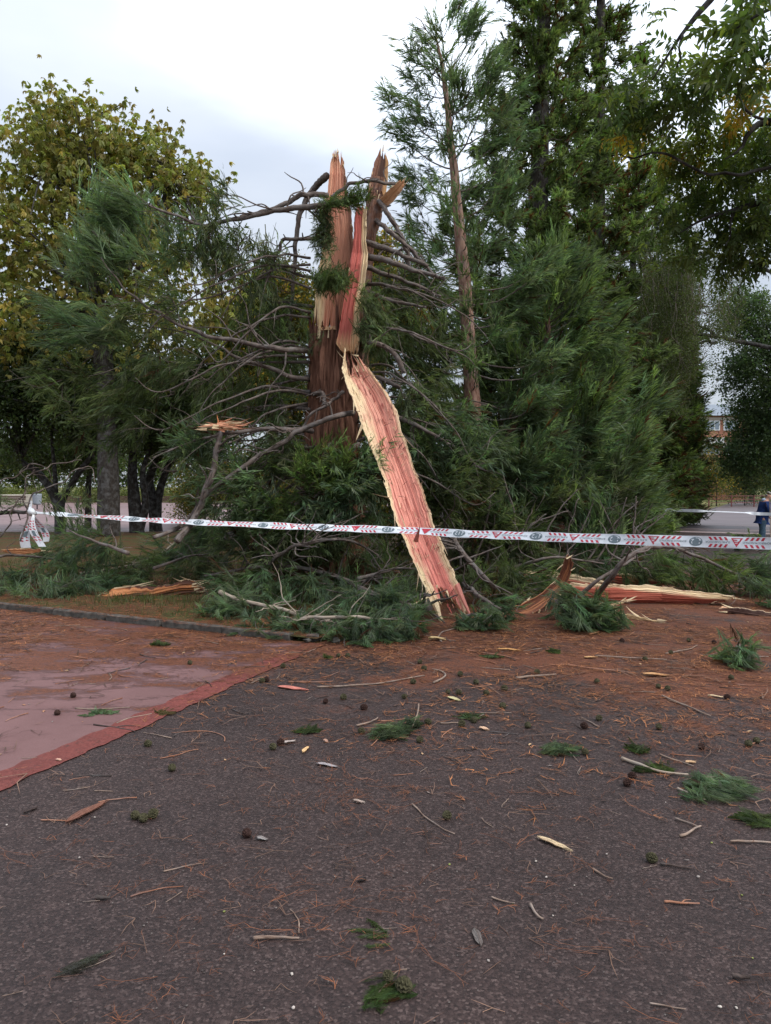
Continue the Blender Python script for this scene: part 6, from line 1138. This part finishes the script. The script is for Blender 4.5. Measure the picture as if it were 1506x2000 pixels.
# grass blades in the bed
def blade(seed):
    g = np.random.default_rng(seed); V = []; T = []; K = []
    for k in range(4):
        a = g.random() * 2 * pi; h = .05 + .07 * g.random(); b = np.array([g.normal() * .03, g.normal() * .03, 0]); d = np.array([math.cos(a), math.sin(a), 0]); s = np.array([-d[1], d[0], 0]) * .003; q = len(V)
        V += [b + s, b - s, b + d * h * .3 + [0, 0, h * .7] + s * .7, b + d * h * .3 + [0, 0, h * .7] - s * .7, b + d * h * .75 + [0, 0, h]]; T += [[q, q + 1, q + 3], [q, q + 3, q + 2], [q + 2, q + 3, q + 4]]; K += [.8, .8, 1, 1, 1.2]
    return np.array(V), np.array(T), np.array(K)
BL = [blade(s) for s in range(5)]
def dg_(x, y): return np.where(in_bed(x, y) > .08, np.clip((fbm(x * 1.2, y * 1.2, 31, 4) - .42) * 5, .05, 1), 0)
tag(part('grass', scatter(6500, -9, 8, 8.8, 20, dg_, BL, 1., np.array([.05, .07, .02]), np.array([.13, .14, .045]), .05), M_LEAF), kind='stuff')
def dgr(x, y): return np.where((in_bed(x, y) > .1) & (x > 7.5), 1, 0)
tag(part('grass', scatter(4000, 7.5, 26, 20, 50, dgr, BL, 2.2, np.array([.07, .10, .02]), np.array([.13, .17, .045]), .05), M_LEAF), kind='stuff')
# small pale grit on the asphalt
def grit(seed):
    g = np.random.default_rng(seed); V = np.array([[1, 0, 0], [-1, 0, 0], [0, 1, 0], [0, -1, 0], [0, 0, .8], [0, 0, -.5]]) * (.7 + .5 * g.random((6, 1))) * .004; T = np.array([[0, 2, 4], [2, 1, 4], [1, 3, 4], [3, 0, 4]]); return V, T, np.ones(6)
GT = [grit(s) for s in range(5)]
tag(part('grit', scatter(2600, -4, 6, 1.7, 10, lambda x, y: np.where(side_of(x, y) > .2, 1, .05) * np.clip(1.3 - y / 9, .1, 1), GT, 1.0, np.array([.07, .055, .05]), np.array([.17, .145, .13]), .002), M_TINT), kind='stuff')

# ------------------------------------------------------------------ single pieces lying about
M_CONE_G = m_plain('green_cone', (.062, .056, .028), .85, .25, .35, 70, .8); M_CONE_B = m_plain('brown_cone', (.042, .02, .015), .85, .25, .35, 70, .8)
def cone_mesh(name, m, seed):
    """ovoid cone with diamond shield scales"""
    g = np.random.default_rng(seed); V = []; T = []; nr, ns_ = 9, 10
    for r in range(nr + 1):
        t = r / nr; x = (t - .5) * .058; rad = .0225 * math.sin(pi * min(1, t * .93 + .04)) ** .7
        for k in range(ns_ * 2):
            a = (k + (r % 2)) * pi / ns_; b = 1.16 if (k % 2 == 0) else .84; V.append([x + .002 * g.normal() * 0, rad * b * math.cos(a), rad * b * math.sin(a)])
    n = ns_ * 2
    for r in range(nr):
        for k in range(n): a, b = r * n + k, r * n + (k + 1) % n; T += [[a, b, b + n], [a, b + n, a + n]]
    T += [[0, k + 1, k] for k in range(1, n - 1)] + [[nr * n, nr * n + k, nr * n + k + 1] for k in range(1, n - 1)]
    return MB().add(np.array(V), T).mesh(name, m)
CM = [cone_mesh('cone', M_CONE_G, 1), cone_mesh('cone', M_CONE_B, 2)]
def put(me, name, p, rz, s, label, cat, group=None, tiltx=0.0, tilty=0.0):
    o = bpy.data.objects.new(name, me); COL.objects.link(o); o.location = tuple(p); o.rotation_euler = (tiltx, tilty, rz); o.scale = (s, s, s); return tag(o, label, cat, group)
def cone(px, py, kind, label, group='', s=1.0, h=.0): put(CM[kind], 'conifer_cone', gnd(px, py, .021 * s + h), RNG.random() * 6.28, s, label, 'cone', group or None, RNG.random() * 3, .2 * RNG.normal())
cone(264, 1592, 0, 'green closed cone, left of three lying together on the asphalt'); cone(280, 1597, 0, 'green closed cone in front, middle of three lying together'); cone(299, 1589, 0, 'green cone at the right of three lying together', s=1.1)
cone(336, 1499, 0, 'small green cone on asphalt near the red strip'); cone(482, 1627, 1, 'dark brown cone beside a grey scrap on the asphalt'); cone(873, 1592, 0, 'brown green cone by an orange needle sprig, centre of the asphalt'); cone(1273, 1675, 0, 'mossy cone with a dark stick, right part of the asphalt')
cone(112, 1392, 1, 'lone dark cone on the clean pink concrete'); cone(521, 1327, 1, 'reddish cone lying on the red strip'); cone(512, 1329, 0, 'green cone touching the reddish one on the strip'); cone(553, 1300, 0, 'cone at the far end of the red strip'); cone(143, 1358, 1, 'dark cone among wet needles on the concrete'); cone(371, 1294, 0, 'green cone on the littered concrete')
cone(789, 1924, 0, 'big green cone on the sprig nearest the camera', s=1.15); cone(758, 1906, 0, 'yellowish cone tucked in the sprig nearest the camera', s=.8, h=.01)
cone(836, 1409, 0, 'cone right of the big green tuft'); cone(820, 1444, 0, 'cone at the front corner of the big green tuft'); cone(902, 1413, 0, 'cone left of the small sprig with cones', s=1.1); cone(926, 1406, 0, 'cone in front of the small sprig'); cone(706, 1427, 0, 'cone left of the big green tuft')
cone(1031, 1416, 0, 'cone at the right of the small sprig on asphalt'); cone(548, 1449, 1, 'red brown cone beside a white chip'); cone(533, 1458, 0, 'dark green cone beside a white chip'); cone(289, 1452, 0, 'small green cone on asphalt right of the strip')
for (x, y, k) in ((671, 1361, 0), (636, 1369, 1), (711, 1381, 1), (790, 1360, 0), (828, 1305, 0), (820, 1292, 0), (899, 1316, 0), (985, 1344, 0), (950, 1353, 0), (982, 1378, 0), (930, 1332, 0), (875, 1351, 0), (896, 1352, 0), (807, 1331, 0), (1215, 1251, 1), (1170, 1402, 0), (1225, 1528, 1), (1287, 1419, 0), (1141, 1417, 1), (1286, 1340, 0),
                  (1304, 1344, 0), (1143, 1468, 0), (1370, 1458, 1), (1166, 1330, 0), (1420, 1361, 1), (1428, 1323, 0), (1235, 1515, 1), (1310, 1274, 0), (1345, 1250, 0), (1460, 1278, 0), (661, 1280, 0), (679, 1280, 0), (1049, 1312, 0), (1260, 1287, 0), (1395, 1254, 1), (1478, 1446, 0), (1462, 1452, 0)):
    put(CM[k], 'conifer_cone', gnd(x, y, .021), RNG.random() * 6.28, .85 + .3 * RNG.random(), ['small greenish cone lying in the needle litter', 'small dark brown cone lying in the needle litter'][k], 'cone', ['green cones in the litter', 'brown cones in the litter'][k], RNG.random() * 3)

M_TWIG = m_bark('twig_bark', (.10, .06, .045), (.40, .29, .22), (12, 90, 1), .5, .003); M_TWIG_R = m_bark('red_twig_bark', (.16, .06, .035), (.46, .22, .13), (12, 90, 1), .5, .003); M_TWIG_D = m_bark('dark_twig_bark', (.02, .015, .013), (.10, .07, .06), (12, 90, 1), .5, .003)
def twig_mesh(L, r, bend, seed, m, fork=False):
    g = np.random.default_rng(seed); n = 6; a = 0; p = np.zeros(3); P = [p]
    for k in range(n): a += bend / n + g.normal() * .12; p = p + np.array([math.cos(a), math.sin(a), 0]) * L / n; P.append(p)
    P = np.array(P); P -= P.mean(0); P[:, 2] = r + .3 * r * g.random(n + 1); mb = MB().add(*tube(P, np.linspace(r, r * .55, n + 1), 6, 14, rough=.15, seed=seed))
    if fork: q = P[3]; mb.add(*tube([q, q + [.1 * L, .12 * L, .004], q + [.3 * L, .18 * L, .002]], [r * .7, r * .5, r * .3], 5, 6))
    return mb.mesh('twig', m, smooth=True)
TWM = [twig_mesh(.16, .0030, .5, s, m, s % 3 == 0) for s, m in zip(range(9), [M_TWIG, M_TWIG_R, M_TWIG_D] * 3)]
def twig(x0, y0, x1, y1, r, bend, label, m=None, fork=False):
    a, b = gnd(x0, y0), gnd(x1, y1); L = np.linalg.norm(b - a); me = twig_mesh(L * (1 + .1 * abs(bend)), r, bend, int(x0 + y0), m or M_TWIG, fork); put(me, 'twig', (a + b) / 2 + [0, 0, .002], math.atan2(b[1] - a[1], b[0] - a[0]) - bend / 2, 1, label, 'twig')
twig(495, 1840, 585, 1833, .0078, .06, 'thick straight grey stick at the lower centre of the asphalt'); twig(588, 1823, 570, 1778, .0032, .5, 'thin curved twig standing off the end of the thick grey stick')
twig(802, 1574, 883, 1632, .0045, .25, 'long pale brown twig running down to the right of the centre', M_TWIG); twig(256, 1753, 356, 1730, .0036, -.4, 'long bent twig on the lower left asphalt', M_TWIG_R); twig(320, 1700, 405, 1690, .0035, -.25, 'thin pale twig above the bent one at lower left')
twig(1218, 1484, 1335, 1524, .011, .45, 'pale knobbly stick leading into the large tuft at right', M_BARK_PALE); twig(1326, 1542, 1374, 1566, .007, .05, 'short grey stick under the large tuft at right', M_BARK_PALE); twig(1292, 1475, 1350, 1500, .006, .1, 'slim pale stick above the long knobbly stick')
twig(1050, 1632, 1122, 1664, .001, 0, 'thin thread of bark beside the cream splinter'); twig(1317, 1603, 1370, 1617, .006, .1, 'thin grey twig crossing above a curved one at right'); twig(1328, 1636, 1370, 1618, .008, .35, 'curved grey brown twig at the right'); twig(1430, 1650, 1530, 1648, .007, -.2, 'long grey twig running out at the right edge')
twig(1298, 1766, 1366, 1768, .006, .05, 'straight reddish twig on the right asphalt', M_TWIG_R, True); twig(1040, 1770, 1052, 1800, .007, .3, 'stubby light twig standing towards the camera'); twig(960, 1755, 1005, 1768, .004, .1, 'short thin twig near a green seed'); twig(1164, 1698, 1188, 1722, .005, .1, 'short brown twig right of the cream splinter')
twig(430, 1452, 370, 1420, .004, 1.6, 'hook shaped orange brown twig near the strip', M_TWIG_R); twig(310, 1478, 392, 1470, .004, -.3, 'thin reddish twig right of the red strip', M_TWIG_R); twig(330, 1445, 285, 1430, .004, .1, 'thin twig crossing the red strip')
twig(180, 1419, 270, 1428, .006, .15, 'dark twig crossing from the pink concrete to the strip', M_TWIG_D, True); twig(148, 1385, 250, 1386, .006, .3, 'twig passing under the small tuft on the pink concrete'); twig(230, 1415, 290, 1394, .006, -.3, 'curved twig on the pink concrete near the strip')
twig(620, 1340, 840, 1330, .009, .5, 'very long curved twig across the litter left of centre'); twig(840, 1335, 876, 1310, .011, 1.2, 'thick curved twig right of the very long one'); twig(1010, 1328, 1084, 1319, .012, .05, 'straight thick twig in the litter right of centre'); twig(1165, 1284, 1300, 1290, .010, .3, 'long twig arching through the litter at right', M_TWIG)
twig(1110, 1300, 1240, 1318, .008, .1, 'long orange twig under the cream chip at right', M_TWIG_R); twig(1290, 1362, 1390, 1400, .009, .2, 'long thin twig descending to the right in the litter'); twig(700, 1420, 740, 1405, .008, .9, 'curled twig left of the big green tuft'); twig(860, 1413, 900, 1415, .006, .05, 'twig between the two tufts')
twig(565, 1332, 650, 1335, .006, .1, 'twig lying by the salmon splinter', M_TWIG_R); twig(915, 1270, 1010, 1290, .008, .2, 'twig slanting past the tiny green tuft', M_TWIG_R); twig(1195, 1232, 1225, 1215, .008, .5, 'curved twig under the cream shard'); twig(870, 1255, 888, 1222, .010, -.9, 'grey twig bending up behind the pale bark chip')
twig(1310, 1280, 1360, 1262, .009, .4, 'twig by the right green tuft'); twig(1395, 1282, 1506, 1288, .010, .1, 'twig behind the right green tuft'); twig(350, 1742, 330, 1765, .002, 0, 'tiny twig at lower left'); twig(78, 1606, 135, 1603, .0045, .1, 'thin orange twig left of the dark bark piece', M_TWIG_R)
twig(183, 1548, 222, 1545, .003, .05, 'straw coloured twig above the dark bark piece'); twig(1430, 1912, 1465, 1917, .010, 0, 'short thick black stick at the lower right', M_TWIG_D); twig(1290, 1690, 1350, 1700, .006, .1, 'blackish stick right of the mossy cone', M_TWIG_D); twig(188, 1757, 215, 1760, .010, 0, 'short dark twig stub with pale scraps at lower left', M_TWIG_D)
twig(1270, 1965, 1338, 1972, .0035, .2, 'thin curved twig near the bottom right'); twig(400, 1860, 60, 1910, .001, 0, 'hair thin root fibre at lower left') if False else None
for k in range(300):
    for _ in range(50):
        y = 2.0 + 9.5 * RNG.random(); x = (RNG.random() * 2 - 1) * .52 * y
        if RNG.random() < np.clip((y + .4 * x - 2.0) / 8, .10, 1): break
    j = RNG.integers(0, 9); q = j % 3; sc_ = (.4 + 1.3 * RNG.random() * min(1.2, y / 6)) * (1.0 if y > 4 else .7) 
    put(TWM[j], 'twig', (x, y, .003 + .004 * (side_of(x, y) < 0)), RNG.random() * 6.28, sc_, ['small light brown twig lying on the littered ground', 'small reddish twig lying on the littered ground', 'small dark twig lying on the littered ground'][q], 'twig', ['light brown twigs scattered on the ground', 'reddish twigs scattered on the ground', 'dark twigs scattered on the ground'][q])

# wood chips and splinters
def chip(x0, y0, x1, y1, w_, col, label, cat='wood chip', h=.012, name='wood_chip', seed=None):
    a, b = gnd(x0, y0, h), gnd(x1, y1, h); L = np.linalg.norm(b - a); n = 16; g = np.random.default_rng(seed or int(x0 * 3 + y0)); nv_ = 7; u = np.linspace(0, 1, n); V = []
    d = (b - a) / L; s = np.array([-d[1], d[0], 0]); e = .15 * g.random(nv_) * L; e2 = .25 * g.random(nv_) * L
    prof_ = np.minimum(1, np.minimum(u * 5, (1 - u) * 3.2)) ** .6 * (1 + .25 * (vnoise(u * 6, u * 0, int(x0)) - .5))
    V = []; C = []; 
    for lay in (1, -1):
        for k in range(n):
            for m in range(nv_):
                q = m / (nv_ - 1) - .5; uu = u[k] * (L - e[m] - e2[m]) + e[m]; z = h * lay * (.35 + .3 * g.random()) * (1 - abs(q) * 1.2) + .3 * h * math.sin(u[k] * 5); V.append(a + d * uu + s * q * w_ * prof_[k] + [0, 0, z]); C.append(np.asarray(col) * (.75 + .5 * g.random()))
    T = []
    for lay in range(2):
        o = lay * n * nv_
        for k in range(n - 1):
            for m in range(nv_ - 1):
                q = o + k * nv_ + m; t = [[q, q + nv_, q + nv_ + 1], [q, q + nv_ + 1, q + 1]]; T += t if lay == 0 else [x[::-1] for x in t]
    V = np.array(V); U = np.stack([V @ d, V @ s, V[:, 2]], 1); solo(name, MB().add(V, T, np.array(C), U), M_WOOD, label, cat, loc=a)
chip(1048, 1633, 1122, 1662, .030, CREAM * .85, 'long cream splinter lying on the asphalt right of centre'); chip(541, 1340, 606, 1347, .07, (.62, .22, .17), 'flat salmon pink splinter lying by the red strip'); chip(836, 1247, 872, 1246, .10, (.62, .45, .22), 'pale yellow chip on needles under the slab foot', h=.03)
chip(968, 1268, 1020, 1269, .06, (.62, .33, .12), 'orange yellow chip lying in the litter right of the slab foot', h=.02); chip(1250, 1316, 1310, 1318, .07, (.62, .35, .16), 'frayed orange chip in the litter at the right', h=.02); chip(1381, 1358, 1418, 1361, .035, CREAM * .9, 'short straight cream chip right in the litter')
chip(125, 1608, 216, 1558, .055, (.20, .085, .055), 'long reddish brown bark piece on the asphalt below the strip', 'bark piece', .014, 'bark_piece'); chip(548, 1452, 578, 1445, .035, (.42, .36, .33), 'pale grey chip beside the red brown cone'); chip(590, 1470, 604, 1455, .03, (.75, .5, .25), 'small yellow chip standing on the asphalt')
chip(617, 1490, 664, 1497, .035, (.38, .35, .36), 'whitish curled bark chip right of the yellow chip', 'bark piece', .010, 'bark_piece'); chip(688, 1563, 714, 1566, .02, (.5, .4, .34), 'small pale chip with a dark end in the centre'); chip(935, 1420, 958, 1425, .04, (.72, .48, .32), 'peach coloured chip in front of the small sprig')
chip(873, 1361, 902, 1368, .05, (.6, .55, .3), 'yellow green chip in the litter centre'); chip(108, 1484, 123, 1484, .025, (.68, .42, .32), 'small cream chip on the red strip'); chip(632, 1445, 642, 1448, .03, (.5, .3, .22), 'tiny pinkish chip left of the big tuft'); chip(500, 1636, 525, 1638, .03, (.32, .3, .29), 'grey scrap beside the dark brown cone', 'bark piece', .01, 'bark_piece')
chip(45, 1588, 75, 1575, .02, (.05, .03, .025), 'blackish bark sliver on the far left asphalt', 'bark piece', .01, 'bark_piece'); chip(1140, 1284, 1170, 1282, .05, (.6, .35, .16), 'yellowish chip by thin twigs near the tuft') ; chip(1150, 1240, 1172, 1232, .05, (.45, .2, .1), 'reddish chip in front of the torn bark')
chip(1338, 1489, 1362, 1486, .03, (.65, .42, .24), 'cream chip above the large right tuft'); chip(926, 1812, 940, 1848, .03, (.16, .14, .13), 'lichen covered grey twig scrap in the lower centre', 'bark piece', .01, 'bark_piece'); chip(700, 1722, 716, 1712, .022, (.03, .022, .02), 'small black bark scrap left of centre', 'bark piece', .008, 'bark_piece')
mb_chip = None
CHM = []
for k, c in enumerate(((.62, .42, .24), (.5, .26, .15), (.09, .055, .045), (.33, .29, .27))):
    g = np.random.default_rng(k); V = np.array([[-.03, 0, 0], [-.008, .010, .004], [.012, .009, .003], [.03, .002, 0], [.01, -.009, .003], [-.012, -.008, .005], [0, 0, .008]]); T = [[6, 0, 1], [6, 1, 2], [6, 2, 3], [6, 3, 4], [6, 4, 5], [6, 5, 0], [0, 2, 1], [0, 3, 2], [0, 4, 3], [0, 5, 4]]
    CHM.append(MB().add(V + .0015 * g.normal(size=V.shape), T, c, V).mesh('wood_chip', M_WOOD))
for k in range(150):
    y = 2.2 + 9.0 * RNG.random(); x = (RNG.random() * 2 - 1) * .52 * y
    if RNG.random() > np.clip((y + .4 * x - 1) / 7, .12, 1): continue
    j = RNG.choice(4, p=[.28, .25, .32, .15]); nm = ['small cream wood chip lying on the ground', 'small orange wood chip lying on the ground', 'small dark bark flake lying on the ground', 'small grey bark flake lying on the ground'][j]
    put(CHM[j], 'wood_chip' if j < 2 else 'bark_flake', (x, y, .006), RNG.random() * 6.28, (.35 + .8 * RNG.random()) * (1 if y > 5 else .55), nm, 'wood chip' if j < 2 else 'bark piece', ['cream wood chips', 'orange wood chips', 'dark bark flakes', 'grey bark flakes'][j])
# pale pebbles / seeds on the near asphalt
def pebble(seed, c):
    g = np.random.default_rng(seed); bm = bmesh.new(); bmesh.ops.create_icosphere(bm, subdivisions=2, radius=.006); V = np.array([v.co[:] for v in bm.verts]) * [1.2, .9, .7] * (1 + .12 * g.normal(size=(len(bm.verts), 1))); T = [[v.index for v in f.verts] for f in bm.faces]; bm.free(); return MB().add(V, T, c).mesh('pebble', M_TINT, smooth=True)
PB = [pebble(0, (.42, .36, .32)), pebble(1, (.5, .44, .38)), pebble(2, (.22, .24, .07))]
for (x, y, k) in ((155, 1675, 0), (570, 1902, 1), (1122, 1729, 1), (1067, 1713, 0), (954, 1876, 0), (1080, 1788, 1), (438, 1780, 2), (1449, 1748, 2), (1002, 1764, 2), (438, 1863, 1), (1185, 1668, 0), (1364, 1712, 0), (655, 1712, 1), (573, 1968, 0), (1406, 1966, 1), (1438, 1968, 1), (1470, 1871, 2), (13, 1611, 0), (1047, 1682, 1), (185, 1596, 1), (878, 1688, 2), (1300, 1567, 0), (1272, 1669, 0), (1390, 1646, 2)):
    put(PB[k], 'pebble', gnd(x, y, .004), RNG.random() * 6, .6 + .5 * RNG.random(), ['small greyish pebble on the asphalt', 'small whitish pebble on the asphalt', 'small yellow green seed on the asphalt'][k], 'seed' if k == 2 else 'pebble', ['greyish pebbles', 'whitish pebbles', 'green seeds'][k])

# green sprigs and tufts lying on the paving
def tuft(label, px, py, foli, stem=None, r=.004, tpls=PL_HAIR):
    b = gnd(px, py); root = thing('green_sprig', label, 'sprig', b); mb = MB()
    for (x, y, h, rx, ry_, rz, n, d, S, base, tp_) in foli:
        n = int(n * .75); m = MB(); clump_region(m, tp_, gnd(x, y, h), (rx, ry_, rz), n, d, .3, S, base, per=6, csz=.04 * S + .01, brown=.02)
        for V, T, C, U in zip(m.V, m.T, m.C, m.U): V[:, 2] = np.where(V[:, 2] < .006, .006 + .02 * RNG.random(len(V)), V[:, 2]); V[:, 2] = .006 + (V[:, 2] - .006) * (.3 if tp_ is PL_SPRIG else .65); mb.V.append(V); mb.T.append(T + mb.n); mb.C.append(C); mb.U.append(U)
        mb.n += m.n
    part('needles', mb, M_NEEDLE, root)
    if stem: part('stem', MB().add(*tube([gnd(*p) for p in stem], np.linspace(r, r * .5, len(stem)), 6, 16, wob=.004)), M_TWIG, root, True)
    return root
G1 = np.array([.098, .132, .076]); G2 = SEQ_L * .6
tuft('big shaggy green tuft on the asphalt below the slab', 780, 1430, [(770, 1425, .05, .14, .10, .04, 150, (-.8, -.5, -.1), .42, G1, PL_HAIR), (800, 1410, .05, .08, .06, .04, 50, (-.2, -.7, .1), .35, G1, PL_HAIR)], [(818, 1375, .03), (815, 1395, .06), (805, 1420, .03)], .007)
tuft('small round green sprig with cones right of the big tuft', 920, 1400, [(920, 1396, .03, .07, .05, .04, 60, (.2, -.3, .6), .28, G1, PL_HAIR)], [(945, 1395, .02), (925, 1405, .01)], .003)
tuft('dense dark green tuft lying right of centre', 1085, 1464, [(1085, 1462, .03, .12, .07, .03, 130, (-.5, -.4, .2), .30, G1, PL_HAIR)], [(1108, 1462, .02), (1130, 1488, .005)], .003)
tuft('large green tuft on the stick at the right', 1415, 1540, [(1415, 1530, .05, .17, .12, .05, 260, (.5, -.5, .1), .38, SEQ_B, PL_HAIR), (1385, 1560, .02, .12, .06, .02, 60, (.3, -.7, 0), .32, SEQ_B, PL_HAIR)], [(1335, 1524, .01), (1380, 1518, .06), (1430, 1520, .06)], .006)
tuft('thin green sprig spread out at the right edge', 1490, 1605, [(1485, 1602, .01, .10, .06, .01, 60, (.7, -.4, 0), .32, G2, PL_HAIR)], [(1460, 1590, .01), (1500, 1610, .01)], .003)
tuft('flat feathery green sprig nearest the camera', 740, 1945, [(745, 1935, .012, .030, .030, .006, 26, (-.75, -.55, 0), .62, np.array([.060, .090, .030]), PL_SPRIG), (725, 1958, .012, .022, .018, .006, 16, (-.6, -.7, 0), .55, np.array([.07, .105, .033]), PL_SPRIG)], [(795, 1893, .012), (775, 1897, .014), (755, 1920, .012), (730, 1950, .008)], .0024)
tuft('small comb shaped green sprig above the nearest one', 748, 1823, [(740, 1824, .008, .02, .012, .004, 12, (.6, -.25, 0), .60, np.array([.075, .095, .045]), PL_SPRIG)], [(702, 1829, .004), (745, 1815, .006), (775, 1812, .004)], .0014)
tuft('flat grey dried sprig at the lower left', 195, 1885, [(195, 1876, .008, .02, .012, .004, 12, (.8, .2, 0), .75, np.array([.055, .06, .05]), PL_SPRIG)], [(130, 1900, .004), (180, 1886, .006), (225, 1866, .004)], .0018)
tuft('little dark tuft on the pink concrete', 192, 1394, [(192, 1392, .02, .07, .05, .025, 60, (.1, -.4, .3), .24, SEQ_B, PL_HAIR)], [(170, 1385, .01), (215, 1395, .01)], .003)
tuft('sparse green tuft beside the red strip corner', 640, 1280, [(635, 1283, .02, .06, .05, .02, 30, (0, -.4, .6), .3, G2, PL_HAIR)])
tuft('tiny green tuft on the litter right of the slab foot', 965, 1283, [(967, 1282, .02, .08, .05, .02, 40, (.3, -.5, .2), .3, G1, PL_HAIR)])
tuft('faint green tuft in the litter before the round one', 1088, 1272, [(1088, 1272, .02, .09, .05, .02, 40, (.4, -.4, .1), .3, G2, PL_HAIR)])
tuft('thin olive tuft above the large right tuft', 1255, 1470, [(1253, 1466, .015, .07, .06, .015, 45, (-.1, -.5, .1), .3, G2 * .8, PL_HAIR)])
tuft('olive tuft along the pale knobbly stick', 1285, 1505, [(1290, 1503, .015, .10, .04, .012, 50, (.5, -.4, .1), .26, G2 * .8, PL_HAIR)])
tuft('wispy tuft left of the big shaggy one', 605, 1428, [(598, 1430, .012, .12, .06, .012, 40, (-.4, -.5, .1), .3, G2 * .7, PL_HAIR)])
tuft('wispy pale tuft on the red strip', 318, 1395, [(316, 1394, .012, .07, .04, .012, 25, (-.4, -.3, .2), .26, np.array([.14, .11, .06]), PL_HAIR)])
tuft('brownish green sprig on needles near the corner', 310, 1258, [(312, 1258, .02, .12, .08, .02, 40, (.3, -.4, .1), .35, SEQ_L * .7, PL_HAIR)])
